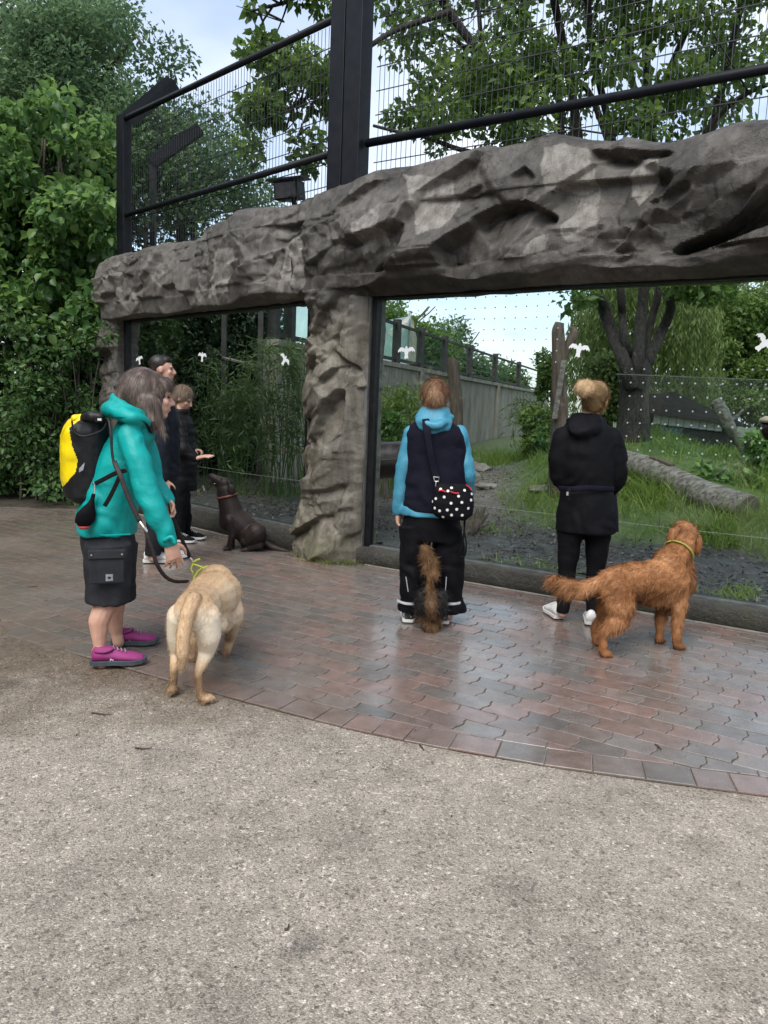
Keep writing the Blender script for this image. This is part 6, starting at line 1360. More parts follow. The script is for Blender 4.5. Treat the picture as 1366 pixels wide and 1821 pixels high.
q.loft([(P(323, 872, Y2), f3 * .155, l3 * .19), (P(323, 820, Y2), f3 * .15, l3 * .19), (P(322, 780, Y2), f3 * .145, l3 * .19), (P(320, 752, Y2), f3 * .125, l3 * .17), (P(319, 738, Y2), f3 * .09, l3 * .1), (P(322, 728, Y2), f3 * .085, l3 * .085)], 20); q.chain([P(320, 757, 7.72), P(327, 800, 7.65), P(346, 815, 7.66)], [.072, .064, .048]); q.chain([P(322, 757, 8.07), P(328, 796, 8.1), P(344, 801, 7.96)], [.07, .06, .045])
skin_mesh('coat', q, .011, 3, M_PUFF, T3, .012, (2, 2, 22), 25); q = MB()
for y_, xx in ((7.8, 318), (8.0, 328)): q.chain([P(321, 860, y_), P(xx + 1, 915, y_), P(xx - 2, 962, y_)], [.095, .075, .058])
skin_mesh('trousers', q, .011, 2, M_LEGG, T3, .008, k=27); g = P(308, 970, 7.8); shoe(T3, [g[0], 7.8, .011], [.95, -.3], .26, M_BLACKC, M_SOLEW, .046, .085); shoe(T3, [g[0] + .05, 8.02, .011], [.95, -.3], .26, M_BLACKC, M_SOLEW, .046, .085)
q = MB(); q.ball(B(0, -.022, .034), np.array([.090, .106, .100]), 16, axes=A); q.ball(B(0, -.05, -.03), np.array([.088, .07, .07]), 14, axes=A); q.cone(B(0, -.07, -.01), .06, B(0, -.09, -.05), .045); q.cone(B(0, -.1, -.03), .04, P(316, 742, Y2 - .05), .03); h_, HV, HF, HN = skin_mesh('hair', q, .009, 3, H_DBLOND, T3); fur('hair_strands', HV, HF, HN, 6000, .06, .002, hair_flow(B(0, .05, .14)), H_DBLOND, h_, 73, .08, .1)

# ------------------------------------------------------------------ woman in the dark vest
Y3 = 5.15; b = P(760, 1108, Y3); T4 = empty('person', (b[0], Y3, 0.013), 'woman seen from behind in a dark vest over a light blue hooded jacket', 'person', 'visitors at the windows'); fv = nrm([.05, 1, 0]); lv = np.array([-1, .05, 0]); X = np.array([1.0, 0, 0]); Yv = np.array([0, 1.0, 0]); q = MB()
B, A = head(q, P(773, 706, Y3 + .02), nrm([0.03, 1, .02]), up, 1.0, P(771, 745, Y3)); q.loft([(P(771, 748, Y3), X * .1, Yv * .07), (P(773, 790, Y3), X * .16, Yv * .1), (P(773, 910, Y3), X * .17, Yv * .12)], 14)
q.chain([P(734, 772, Y3), P(716, 845, Y3), P(709, 905, Y3 + .03)], [.045, .036, .028]); hand(q, P(708, 908, Y3 + .03), [.06, .1, -1], [.9, .2, 0], [.2, .95, 0], .98, .5); q.chain([P(814, 774, Y3), P(830, 842, Y3 - .02), P(832, 882, Y3 + .06)], [.045, .036, .028]); hand(q, P(832, 888, Y3 + .08), [-.1, .5, -.8], [-.9, .2, 0], [0, .95, .3], .98, .8)
for xx in (735, 795): q.chain([P(xx + (773 - xx) * .3, 930, Y3), P(xx, 1010, Y3), P(xx, 1098, Y3 + .01)], [.085, .06, .04])
skin_mesh('body', q, .0068, 3, M_SKIN, T4); eyes(T4, B, A)
q = MB(); q.chain([P(732, 770, Y3), P(722, 810, Y3), P(714, 850, Y3), P(709, 908, Y3 + .03)], [.062, .056, .052, .046]); q.chain([P(816, 772, Y3), P(826, 812, Y3), P(831, 845, Y3 - .02), P(832, 885, Y3 + .07)], [.062, .056, .052, .045]); q.loft([(P(765, 917, Y3), X * .207, Yv * .152), (P(766, 905, Y3), X * .20, Yv * .15), (P(768, 885, Y3), X * .16, Yv * .11), (P(773, 780, Y3), X * .14, Yv * .08), (P(772, 755, Y3), X * .10, Yv * .07), (P(772, 735, Y3), X * .07, Yv * .07)], 22)
q.loft([(P(771, 773, Y3 - .10), X * .06, Yv * .03), (P(771, 764, Y3 - .10), X * .105, Yv * .05), (P(771, 750, Y3 - .07), X * .13, Yv * .075), (P(772, 737, Y3 - .04), X * .125, Yv * .085), (P(772, 726, Y3 - .01), X * .098, Yv * .085), (P(772, 719, Y3), X * .07, Yv * .07)], 18); q.chain(spline([P(742, 742, Y3 - .02), P(755, 752, Y3 - .13), P(772, 757, Y3 - .16), P(790, 752, Y3 - .13), P(802, 742, Y3 - .02)], 3), [.026] * 13, 10)
skin_mesh('jacket', q, .0085, 3, M_AQUA, T4, .010, (5.5, 5.5, 10), 33)
q = MB(); q.loft([(P(771, 909, Y3), X * .213, Yv * .163), (P(773, 880, Y3), X * .21, Yv * .163), (P(775, 840, Y3), X * .203, Yv * .15), (P(775, 800, Y3), X * .212, Yv * .145), (P(775, 772, Y3), X * .207, Yv * .135), (P(773, 757, Y3), X * .165, Yv * .11), (P(772, 748, Y3), X * .115, Yv * .09)], 26); skin_mesh('vest', q, .0095, 3, M_VEST, T4, .008, (3.5, 3.5, 7), 35)
q = MB(); q.loft([(P(768, 905, Y3), X * .19, Yv * .14), (P(768, 935, Y3), X * .205, Yv * .15), (P(768, 960, Y3), X * .205, Yv * .14)], 20)
for xx, bx_ in ((737, 731), (798, 800)): q.loft([(P(xx, 935, Y3), X * .108, Yv * .12), (P(xx, 985, Y3), X * .106, Yv * .112), (P((xx + bx_) / 2, 1030, Y3), X * .096, Yv * .105), (P(bx_, 1062, Y3), X * .080, Yv * .095), (P(bx_ - (2 if xx < 760 else -3), 1077, Y3), X * .100, Yv * .105), (P(bx_ - (2 if xx < 760 else -4), 1087, Y3), X * .096, Yv * .105)], 16)
_, TV, TF, TN = skin_mesh('rain_trousers', q, .0095, 2, M_BLACKC, T4, .016, (5, 5, 4.5), 37)
def band(parent, pts, w, name, mat, Yoff): MB().tube(spline([P(x, y, Y3 + Yoff(x)) for x, y in pts], 4), w, 6, flat=(.2, -Yv)).build(name, mat, parent)
for cx_ in (730, 801): band(T4, [(cx_ - 24, 1068), (cx_ - 10, 1073), (cx_ + 6, 1074), (cx_ + 18, 1072)], .010, 'reflective_band', M_REFL, lambda x, c=cx_: -.112 + .10 * ((x - c) / 30) ** 2)
for x0, x1 in ((722, 726), (794, 792)): MB().tube([P(x0, 1026, Y3 - .118), P(x1, 1052, Y3 - .108)], .0035, 6).build('zip_piping', M_REFL, T4)
M_BW = simple('black_white_trainer', (0.02, 0.02, 0.022), (0.5, 0.5, 0.5), 26, .6, lo=.48, hi=.54); 
for gx_, gy_ in ((726, 1112), (788, 1115)): g = G(gx_, gy_); shoe(T4, [g[0], g[1] - .01, .011], [.0, 1], .25, M_BW, M_SOLEW, .047, .085)
q = MB(); q.ball(B(0, -.022, .028), np.array([.088, .102, .100]), 16, axes=A); q.ball(B(0, -.05, -.045), np.array([.078, .06, .07]), 14, axes=A); q.ball(B(0, -.115, .0), np.array([.05, .03, .05]), 12, axes=A); h_, HV, HF, HN = skin_mesh('hair', q, .0085, 3, H_GINGER, T4, attrs_fn=lambda V, N: {'tint': np.clip(.4 + .4 * fbm(V, 30, 2, 3), 0, 1)}); fur('hair_strands', HV, HF, HN, 11000, .05, .0017, lambda p, n: (np.asarray(B(0, -.12, -.02)) - p) * 4 + np.array([0, 0, -.35]), H_GINGER, h_, 74, .08, .14, tint=lambda p: .45 + .35 * fbm(p, 35, 2, 3))
# spotted shoulder bag
Yg = 4.93; c = P(805, 892, Yg); bg = empty('shoulder_bag', P(805, 926, Yg), 'black shoulder bag with white dots and red zip edges on the woman in the vest', 'bag'); q = MB()
q.loft([(P(806, 924, Yg), X * .085, Yv * .05), (P(805, 915, Yg), X * .128, Yv * .07), (P(806, 893, Yg), X * .138, Yv * .075), (P(806, 872, Yg), X * .125, Yv * .06), (P(806, 860, Yg), X * .095, Yv * .035)], 20, power=2.6); _, BV, BF, BN = skin_mesh('bag_body', q, .0075, 2, M_BLACKC, bg, .006)
cand = BN[:, 1] < -.25; bi = np.nonzero(cand)[0]
for k_, (x, y) in enumerate([(783, 870), (803, 868), (825, 872), (776, 887), (790, 884), (803, 894), (822, 894), (837, 890), (782, 908), (795, 906), (813, 905), (833, 904), (774, 903), (803, 916), (822, 916), (788, 919), (838, 878), (815, 882), (770, 893), (797, 873)]):
    tgt = P(x, y, Yg - .06); qx_, qy_ = proj(BV[bi]); j = bi[np.argmin((qx_ - x) ** 2 + (qy_ - y) ** 2)]; n_ = BN[j]; u_ = nrm(np.cross(n_, [0, 0, 1])); w_ = np.cross(u_, n_); a = np.arange(8) * math.pi / 4
    ctr = BV[j] + n_ * .004; make_mesh('white_dot', [ctr + (u_ * math.cos(t_) + w_ * math.sin(t_)) * .0098 for t_ in a] + [ctr + n_ * .0012 + (u_ * math.cos(t_) + w_ * math.sin(t_)) * .0085 for t_ in a], [tuple(range(7, -1, -1)), tuple(range(8, 16))] + [(i, (i + 1) % 8, 8 + (i + 1) % 8, 8 + i) for i in range(8)], M_WHITESH, bg)
M_RED = simple('red_zip_edge', (0.62, 0.03, 0.04), (0.5, 0.02, 0.03), 30, .5)
for pts in ([(780, 873), (786, 872), (793, 875)], [(801, 874), (809, 877), (816, 877)], [(829, 862), (835, 867), (839, 872)]): MB().tube(spline([P(x, y, Yg - .078 + .02 * abs((x - 806) / 34)) for x, y in pts], 4), .0045, 6).build('red_zip', M_RED, bg)
MB().tube(spline([P(757, 745, 5.0), P(760, 770, 4.965), P(766, 810, 4.962), P(773, 840, 4.965), P(777, 856, 4.955)], 5), .024, 8, flat=(.14, -Yv)).build('strap', M_VEST, bg, smooth=True)
MB().tube([P(771, 848, 4.94), P(781, 849, 4.94), P(780, 856, 4.94), P(773, 856, 4.94), P(771, 848, 4.94)], .0035, 6).build('strap_buckle', M_SILVER, bg); MB().tube(spline([P(776, 857, 4.94), P(775, 864, 4.935), P(778, 868, 4.93)], 3), .005, 6).build('snap_hook', M_SILVER, bg)
o = MB().tube(spline([P(826, 918, 4.95), P(826, 945, 4.93), P(829, 965, 4.92), P(828, 985, 4.92), P(822, 991, 4.92), P(817, 986, 4.92), P(822, 972, 4.92), P(825, 950, 4.92), P(827, 925, 4.94)], 5), .006, 6, flat=(.4, -Yv)).build('leash', M_BLACKC, base=P(822, 990, 4.92), smooth=True); tag(o, 'looped black leash hanging below the spotted bag', 'leash')

# ------------------------------------------------------------------ woman in the black coat with a bun
Y4 = 5.28; b = P(1025, 1110, Y4); T5 = empty('person', (b[0], Y4, 0.013), 'woman seen from behind with a blond bun, belted black coat and white sneakers', 'person', 'visitors at the windows'); q = MB()
B, A = head(q, P(1058, 709, Y4 + .02), nrm([.35, .93, .06]), nrm([.10, 0, 1]), 1.0, P(1045, 750, Y4)); q.loft([(P(1044, 752, Y4), X * .1, Yv * .07), (P(1043, 790, Y4), X * .16, Yv * .1), (P(1043, 940, Y4), X * .17, Yv * .12)], 14)
q.chain([P(1004, 776, Y4), P(996, 848, Y4 + .03), P(1012, 870, Y4 + .22)], [.045, .036, .028]); hand(q, P(1012, 872, Y4 + .24), [.8, .2, .1], [0, -1, 0], [0, .2, 1], .95, .7); q.chain([P(1085, 779, Y4), P(1095, 851, Y4 + .03), P(1079, 875, Y4 + .22)], [.045, .036, .028]); hand(q, P(1078, 876, Y4 + .24), [-.8, .2, .1], [0, -1, 0], [0, .2, 1], .95, .7)
for a_, b_, c_ in ((1015, 1008, 1000), (1062, 1058, 1052)): q.chain([P(a_, 940, Y4), P(b_, 1020, Y4 + .02), P(c_, 1090, Y4)], [.08, .052, .034])
skin_mesh('body', q, .0068, 3, M_SKIN, T5); eyes(T5, B, A)
q = MB(); q.loft([(P(1041, 946, Y4), X * .212, Yv * .16), (P(1042, 915, Y4), X * .204, Yv * .16), (P(1043, 885, Y4), X * .190, Yv * .15), (P(1043, 866, Y4), X * .174, Yv * .135), (P(1043, 845, Y4), X * .19, Yv * .15), (P(1044, 805, Y4), X * .205, Yv * .15), (P(1044, 778, Y4), X * .198, Yv * .135), (P(1044, 760, Y4), X * .165, Yv * .11), (P(1044, 745, Y4), X * .10, Yv * .085), (P(1046, 735, Y4 + .02), X * .08, Yv * .075)], 26)
q.chain([P(1002, 778, Y4), P(995, 815, Y4), P(995, 848, Y4 + .02), P(1010, 868, Y4 + .2)], [.080, .078, .070, .055]); q.chain([P(1087, 780, Y4), P(1096, 818, Y4), P(1096, 852, Y4 + .02), P(1080, 874, Y4 + .2)], [.080, .078, .070, .055])
q.loft([(P(1037, 780, Y4 - .11), X * .05, Yv * .03), (P(1038, 770, Y4 - .12), X * .10, Yv * .045), (P(1040, 757, Y4 - .09), X * .125, Yv * .06), (P(1042, 745, Y4 - .05), X * .115, Yv * .07), (P(1044, 736, Y4 - .02), X * .10, Yv * .075)], 16); q.chain(spline([P(1012, 748, Y4), P(1022, 760, Y4 - .11), P(1040, 766, Y4 - .15), P(1060, 758, Y4 - .11), P(1073, 748, Y4)], 3), [.024] * 13, 10)
skin_mesh('coat', q, .0095, 3, M_BLACKC, T5, .010, (4.5, 4.5, 7), 45)
MB().tube(spline([P(994, 868, Y4 - .06), P(1015, 870, Y4 - .155), P(1043, 868, Y4 - .175), P(1072, 869, Y4 - .15), P(1092, 870, Y4 - .06)], 5), .018, 8, flat=(.25, -Yv)).build('belt', M_VEST, T5, smooth=True); MB().tube(spline([P(1013, 868, Y4 - .175), P(1011, 880, Y4 - .19), P(1012, 890, Y4 - .19)], 4), .014, 6, flat=(.4, -Yv)).build('belt_tab', M_BLACKC, T5); MB().box(P(1009, 878, Y4 - .205), X * .007, Yv * .003, up * .012).build('clasp', M_SILVER, T5, bevel=.001)
MB().tube(spline([P(1094, 880, Y4 - .05), P(1097, 912, Y4 - .06), P(1098, 946, Y4 - .06)], 4), .011, 6, flat=(.2, -Yv)).build('belt_end', M_VEST, T5)
q = MB()
for a_, b_, c_ in ((1014, 1009, 1000), (1063, 1059, 1054)): q.loft([(P(a_, 925, Y4), X * .098, Yv * .11), (P(a_ - 1, 960, Y4), X * .088, Yv * .095), (P(b_, 1010, Y4 + .02), X * .066, Yv * .068), (P(b_ - 2, 1040, Y4 + .02), X * .062, Yv * .066), (P(c_, 1090, Y4), X * .045, Yv * .048)], 16)
skin_mesh('leggings', q, .009, 3, M_LEGG, T5, .006, (5, 5, 14), 47)
for gx_, gy_, dx in ((995, 1106, -.15), (1050, 1117, .25)): g = G(gx_, gy_); shoe(T5, [g[0], g[1] - .0, .011], [dx, 1], .255, M_WHITESH, M_SOLEW, .048, .088)
q = MB(); q.ball(B(0, -.015, .03), np.array([.087, .103, .098]), 16, axes=A); q.ball(B(0, -.05, -.04), np.array([.07, .055, .06]), 14, axes=A); h_, HV, HF, HN = skin_mesh('hair', q, .0085, 3, H_BLOND, T5, attrs_fn=lambda V, N: {'tint': np.clip(.42 + .4 * fbm(V, 30, 2, 3), 0, 1)}); bun = P(1040, 690, Y4 - .13)
fur('hair_strands', HV, HF, HN, 11000, .055, .0016, lambda p, n: (bun - p) * 5, H_BLOND, h_, 75, .04, .06, tint=lambda p: .26 + .35 * fbm(p, 35, 2, 3)); q = MB()  # head strands toned dark: shade around the bun put into the hair colour
for k_ in range(7): a = k_ * .9; q.ball(bun + np.array([.02 * math.cos(a), -.01 + .012 * math.sin(2 * a), .018 * math.sin(a)]), np.array([.052, .044, .042]), 10)
MB().tube([bun + np.array([0, .035, -.004]) + np.array([math.cos(a) * .036, 0, math.sin(a) * .034]) for a in np.arange(17) * math.pi / 8], .008, 6).build('bun_shade_ring', M_BLACKC, T5, smooth=True)  # black ring added at the bun's base in place of the shade there
hb, HV, HF, HN = skin_mesh('bun', q, .0065, 2, H_BLOND, T5, attrs_fn=lambda V, N: {'tint': np.full(len(V), .7)}); fur('bun_strands', HV, HF, HN, 4000, .035, .0016, lambda p, n: np.cross(p - bun, np.tile([0, 1.0, 0], (len(p), 1))) * 20, H_BLOND, hb, 76, .10, .2, tint=lambda p: .85 + 0 * p[:, 0])  # bun toned paler than the head hair, its lit look painted into the colour

# ================================================================== DOGS
def fur_mat(name, dark, mid, light, rough=.55):
    m, t = new_mat(name); v = t.pos(); n_ = t.noise(60, 4, .65, t.pos('Object', (1, 1, 2.2))); ti = t.math('ADD', t.attr('tint'), t.math('MULTIPLY', t.math('SUBTRACT', n_, .5), .35))
    col = t.ramp(ti, [(0, dark), (.5, mid), (1, light)]); t.done(t.bsdf(col, rough, t.bump(t.noise(170, 3, .7, v), .35, .004), 0, .3)); return m
F_YEL = fur_mat('yellow_short_fur', (0.20, 0.12, 0.065), (0.60, 0.41, 0.24), (0.82, 0.74, 0.60)); F_CHO = fur_mat('chocolate_short_fur', (0.006, 0.004, 0.0035), (0.017, 0.011, 0.009), (0.060, 0.038, 0.030), .55)
F_GOL = fur_mat('red_golden_fur', (0.085, 0.032, 0.011), (0.27, 0.112, 0.040), (0.52, 0.27, 0.125)); F_TAN = fur_mat('tan_curly_fur', (0.03, 0.016, 0.007), (0.12, 0.060, 0.024), (0.30, 0.17, 0.08)); F_BLK = fur_mat('black_curly_fur', (0.004, 0.004, 0.004), (0.010, 0.009, 0.009), (0.03, 0.026, 0.024))
M_NOSE = simple('dark_nose', (0.012, 0.009, 0.008), (0.02, 0.015, 0.013), 40, .3); M_LIME = simple('lime_cord', (0.55, 0.62, 0.08), (0.45, 0.52, 0.05), 40, .6); M_TEETH = simple('teeth', (0.7, 0.68, 0.6), (0.62, 0.6, 0.52), 40, .4)
def paw(mb, p, d, s=1.0):
    """toes on the ground at p pointing along d"""
    d = nrm([d[0], d[1], 0]); sd = np.array([-d[1], d[0], 0]); p = np.asarray(p, float); p = np.array([p[0], p[1], .012])
    mb.ball(p + np.array([0, 0, .020 * s]) + d * .005, np.array([.036, .029, .020]) * s, 12, axes=[d, sd, [0, 0, 1]])
    for k_, o_ in enumerate((-.023, -.008, .008, .023)): mb.ball(p + d * (.032 - .25 * abs(o_)) * s + sd * o_ * s + np.array([0, 0, .013 * s]), np.array([.019, .0098, .013]) * s, 10, axes=[d, sd, [0, 0, 1]])
def flowback(axis, z=-.45):
    a = nrm(axis)
    return lambda p, n: np.tile(a + np.array([0, 0, z]), (len(p), 1))

# ------------------------------------------------------------------ yellow labrador
D1 = empty('dog', (P(345, 1240, 3.85)[0], 3.85, .013), 'yellow labrador walking away beside the woman in teal, tail hanging', 'dog', 'dogs on the paving'); q = MB()
q.chain([P(347, 1086, 3.66), P(360, 1072, 3.86), P(376, 1062, 4.06), P(388, 1056, 4.22)], [.102, .106, .138, .136], 16); q.chain([P(378, 1092, 3.98), P(388, 1098, 4.15)], [.085, .10]); q.ball(P(396, 1112, 3.92), np.array([.03, .06, .035]), 10)
q.chain([P(384, 1035, 4.28), P(372, 1038, 4.48), P(360, 1062, 4.62)], [.105, .088, .075]); q.chain([P(358, 1068, 4.66), P(352, 1100, 4.76)], [.072, .04])
hr = P(366, 1252, 3.56); hl = P(306, 1236, 3.65)
q.chain([P(366, 1096, 3.66), P(371, 1130, 3.67), P(368, 1158, 3.70), P(352, 1198, 3.60), P(358, 1243, 3.565)], [.074, .062, .042, .021, .020]); paw(q, hr + [0, 0, 0], [.35, .9], 1.05)
q.chain([P(322, 1096, 3.68), P(317, 1132, 3.71), P(317, 1160, 3.74), P(309, 1192, 3.67), P(307, 1228, 3.66)], [.070, .056, .040, .021, .020]); paw(q, hl, [-.1, 1], 1.05)
q.chain([P(408, 1062, 4.2), P(418, 1088, 4.17), P(420, 1098, 4.18), P(408, 1138, 4.32), P(404, 1156, 4.30)], [.062, .05, .042, .028, .026]); q.ball(P(402, 1161, 4.28), np.array([.028, .03, .03]), 10)
q.chain([P(352, 1090, 4.2), P(348, 1130, 4.2), P(344, 1172, 4.15)], [.06, .038, .026]); paw(q, P(342, 1182, 4.15), [-.2, 1])
q.chain([P(345, 1066, 3.60), P(333, 1092, 3.54), P(326, 1130, 3.51), P(324, 1165, 3.50), P(323, 1190, 3.50)], [.04, .035, .033, .030, .013])
for a_ in (-1, 1): q.ball(P(372, 1052, 4.56) + np.array([a_ * .075, .0, .02]), np.array([.018, .035, .05]), 10)
rump_z = P(347, 1086, 3.66)[2]
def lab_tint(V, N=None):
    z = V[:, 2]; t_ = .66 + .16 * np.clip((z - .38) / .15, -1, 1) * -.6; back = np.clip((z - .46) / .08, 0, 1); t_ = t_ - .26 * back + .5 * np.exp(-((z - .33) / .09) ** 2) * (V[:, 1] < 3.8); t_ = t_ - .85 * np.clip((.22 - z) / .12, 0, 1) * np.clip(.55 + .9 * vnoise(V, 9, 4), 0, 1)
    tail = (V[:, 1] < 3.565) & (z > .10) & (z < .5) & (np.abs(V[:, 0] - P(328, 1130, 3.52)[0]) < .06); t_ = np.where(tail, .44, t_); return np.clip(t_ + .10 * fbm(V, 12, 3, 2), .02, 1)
body, V, F, N = skin_mesh('body', q, .0068, 3, F_YEL, D1, attrs_fn=lambda V, N: {'tint': lab_tint(V)})
fur('short_fur', V, F, N, 48000, .026, .0018, flowback([-.05, -1, 0], -.5), F_YEL, body, 81, .18, .18, tint=lambda p: lab_tint(p))
MB().ball(P(351, 1103, 4.80), .018, 8).build('nose', M_NOSE, D1)
nk = P(374, 1036, 4.44); nd = nrm(P(360, 1062, 4.62) - P(384, 1035, 4.28)); u_ = nrm(np.cross(nd, [0, 0, 1])); v_ = np.cross(nd, u_); MB().tube([nk + (u_ * math.cos(a) + v_ * math.sin(a)) * .098 for a in np.arange(17) * math.pi / 8], .008, 6).build('collar', M_LIME, D1, smooth=True)
# its leash: from the far hand to the lime cord, and the long strap over her shoulder
ls = empty('leash', P(345, 1012, 4.4), 'black leash from the hand of the woman in teal to the yellow dog', 'leash'); MB().tube(spline([P(302, 895, 4.34), P(306, 915, 4.34), P(322, 955, 4.37), P(335, 985, 4.4), P(338, 992, 4.41)], 6), .011, 8, flat=(.22, [.3, -.95, 0])).build('strap', M_BLKT, ls, smooth=True)
MB().tube(spline([P(338, 992, 4.41), P(342, 997, 4.41), P(344, 1004, 4.42)], 3), .006, 6).build('snap_hook', M_SILVER, ls); q = MB()
for pts in ([(343, 1000), (350, 996), (356, 994)], [(345, 1004), (352, 1006), (366, 1012), (372, 1018)], [(344, 1002), (340, 1012), (344, 1020)]): q.tube(spline([P(x, y, 4.40) for x, y in pts], 4), .006, 6)
q.build('lime_cord', M_LIME, ls, smooth=True)
ls = empty('leash', P(300, 1030, 4.0), 'long dark strap leash running across the woman in teal and looping to the yellow dog', 'leash'); M_STR = cloth_mat('black_brown_strap', (0.012, 0.010, 0.010), (0.03, 0.02, 0.02), .6)
MB().tube(spline([P(203, 820, 3.94), P(214, 845, 3.905), P(226, 878, 3.90), P(238, 905, 3.90), P(249, 928, 3.90)], 5), .012, 8, flat=(.2, -l1v)).build('strap', M_STR, ls, smooth=True); MB().tube(spline([P(249, 928, 3.9), P(256, 938, 3.89), P(262, 946, 3.89), P(258, 938, 3.89)], 3), .006, 6).build('ring', M_SILVER, ls)
MB().tube(spline([P(258, 940, 3.89), P(270, 975, 3.89), P(280, 1005, 3.9), P(295, 1026, 3.95), P(312, 1034, 4.05), P(335, 1034, 4.2)], 6), .010, 8, flat=(.3, -l1v)).build('hanging_strap', M_STR, ls, smooth=True)

# ------------------------------------------------------------------ chocolate labrador
YC = 7.55; D2 = empty('dog', (P(435, 978, YC)[0], YC, .013), 'chocolate labrador sitting and looking up at the woman in the padded coat', 'dog', 'dogs on the paving'); q = MB(); C = lambda x, y, d=0.0: P(x, y, YC + d)
q.chain([C(402, 872), C(406, 890), C(414, 918), C(430, 935), C(449, 955, .02)], [.090, .100, .122, .130, .135], 16); q.chain([C(408, 905), C(405, 930, -.02)], [.10, .085]); q.ball(C(401, 860), np.array([.072, .074, .068]), 14); q.chain([C(396, 858), C(384, 852), C(377, 847)], [.056, .043, .033]); q.chain([C(396, 866), C(384, 862), C(380, 859)], [.038, .022, .016])
for d_ in (-.10, .05): q.chain([C(408, 925, d_), C(413, 950, d_), C(411 + d_ * 30, 970, d_)], [.055, .034, .026]); paw(q, C(408 + d_ * 30, 975, d_), [-1, -.2], 1.0)
for d_ in (-.11, .13): q.chain([C(456, 948, d_), C(446, 955, d_), C(436, 962, d_ - .02)], [.10, .088, .055]); q.chain([C(462, 968, d_), C(444, 974, d_ - .02)], [.045, .03]); paw(q, C(438, 976, d_ - .02), [-1, -.15], 1.15)
q.chain([C(466, 966, .05), C(485, 974, .0), C(500, 978, -.03), C(516, 981, -.05)], [.045, .034, .026, .010])
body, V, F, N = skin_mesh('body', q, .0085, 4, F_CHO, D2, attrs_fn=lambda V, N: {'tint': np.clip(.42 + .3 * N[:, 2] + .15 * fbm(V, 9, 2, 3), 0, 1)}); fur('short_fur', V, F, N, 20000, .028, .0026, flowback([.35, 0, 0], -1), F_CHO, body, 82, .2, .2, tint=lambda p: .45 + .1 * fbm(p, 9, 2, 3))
for d_ in (-.068, .068): 
    q = MB(); q.ball(C(411, 871, d_ * 1.2), np.array([.042, .017, .060]), 12); q.cone(C(407, 857, d_ * 1.0), .020, C(412, 876, d_ * 1.15), .018); skin_mesh('ear', q, .008, 3, F_CHO, D2)
MB().ball(C(373.5, 845.5), np.array([.014, .018, .013]), 10).build('nose', M_NOSE, D2, smooth=True); MB().ball(C(393, 851, -.05), .008, 8).build('eye', M_EYE, D2); MB().ball(C(382, 860, -.024), np.array([.008, .004, .006]), 8).build('tooth', M_TEETH, D2)
nk, nd = C(404.5, 882), nrm(C(414, 918) - C(402, 872)); u_ = nrm(np.cross(nd, [0, 1, 0])); v_ = np.cross(nd, u_); MB().tube([nk + (u_ * math.cos(a) + v_ * math.sin(a)) * .1 for a in np.arange(17) * math.pi / 8], .012, 6).build('collar', simple('brown_leather_collar', (0.16, 0.05, 0.03), (0.11, 0.03, 0.02), 30, .5), D2, smooth=True)
o = MB().tube(spline([P(360, 808, 7.7), P(357, 822, 7.66), P(352, 842, 7.64), P(358, 858, 7.64), P(362, 866, 7.62)], 5), .006, 6).build('leash', M_BLKT, base=P(358, 850, 7.65), smooth=True); tag(o, 'short black leash with a metal clip held by the woman in the padded coat', 'leash')
MB().tube([P(361, 864, 7.62), P(364, 873, 7.62)], .008, 6).build('clip', M_SILVER, o)

# ------------------------------------------------------------------ red golden dog
D3 = empty('dog', (P(1140, 1160, 4.68)[0], 4.68, .013), 'wet red golden retriever type dog standing at the window, head turned away', 'dog', 'dogs on the paving'); q = MB()
q.chain([P(1094, 1040, 4.66), P(1125, 1032, 4.70), P(1163, 1032, 4.76), P(1192, 1030, 4.80)], [.115, .110, .135, .132], 16); q.chain([P(1150, 1050, 4.75), P(1192, 1052, 4.80)], [.09, .108]); q.chain([P(1188, 1005, 4.80), P(1204, 985, 4.86), P(1214, 966, 4.92)], [.105, .088, .080]); q.chain([P(1212, 1005, 4.86), P(1216, 1040, 4.84)], [.08, .075])
q.ball(P(1217, 950, 4.94), np.array([.083, .092, .082]), 16); q.chain([P(1221, 956, 5.0), P(1227, 963, 5.12)], [.06, .04]); q.ball(P(1216, 938, 4.92), np.array([.06, .07, .05]), 12)
q.chain([P(1098, 1052, 4.60), P(1103, 1080, 4.575), P(1102, 1100, 4.56), P(1070, 1130, 4.52), P(1073, 1160, 4.515)], [.10, .088, .062, .03, .026]); paw(q, P(1076, 1172, 4.51), [.75, .4], 1.1)
q.chain([P(1088, 1055, 4.72), P(1084, 1085, 4.74), P(1080, 1100, 4.75), P(1058, 1118, 4.76), P(1061, 1142, 4.755)], [.095, .078, .055, .03, .026]); paw(q, P(1064, 1150, 4.75), [.75, .4], 1.1)
q.chain([P(1206, 1050, 4.76), P(1207, 1085, 4.74), P(1204, 1110, 4.74), P(1204, 1148, 4.74)], [.066, .046, .033, .029]); paw(q, P(1206, 1157, 4.735), [.85, .3], 1.1); q.chain([P(1184, 1050, 4.86), P(1178, 1085, 4.86), P(1174, 1110, 4.86), P(1172, 1138, 4.85)], [.064, .044, .033, .029]); paw(q, P(1172, 1147, 4.85), [.6, .6], 1.1)
q.chain([P(1076, 1030, 4.63), P(1055, 1042, 4.62), P(1030, 1049, 4.60), P(1005, 1043, 4.59), P(984, 1030, 4.58)], [.05, .046, .048, .042, .024])
def gold_tint(p): return np.clip(.52 + .25 * fbm(p, 7, 3, 5) - .22 * np.clip((.14 - p[:, 2]) / .12, 0, 1) + .16 * np.exp(-((p[:, 2] - .33) / .08) ** 2) * (p[:, 0] < 1.55), .03, 1)
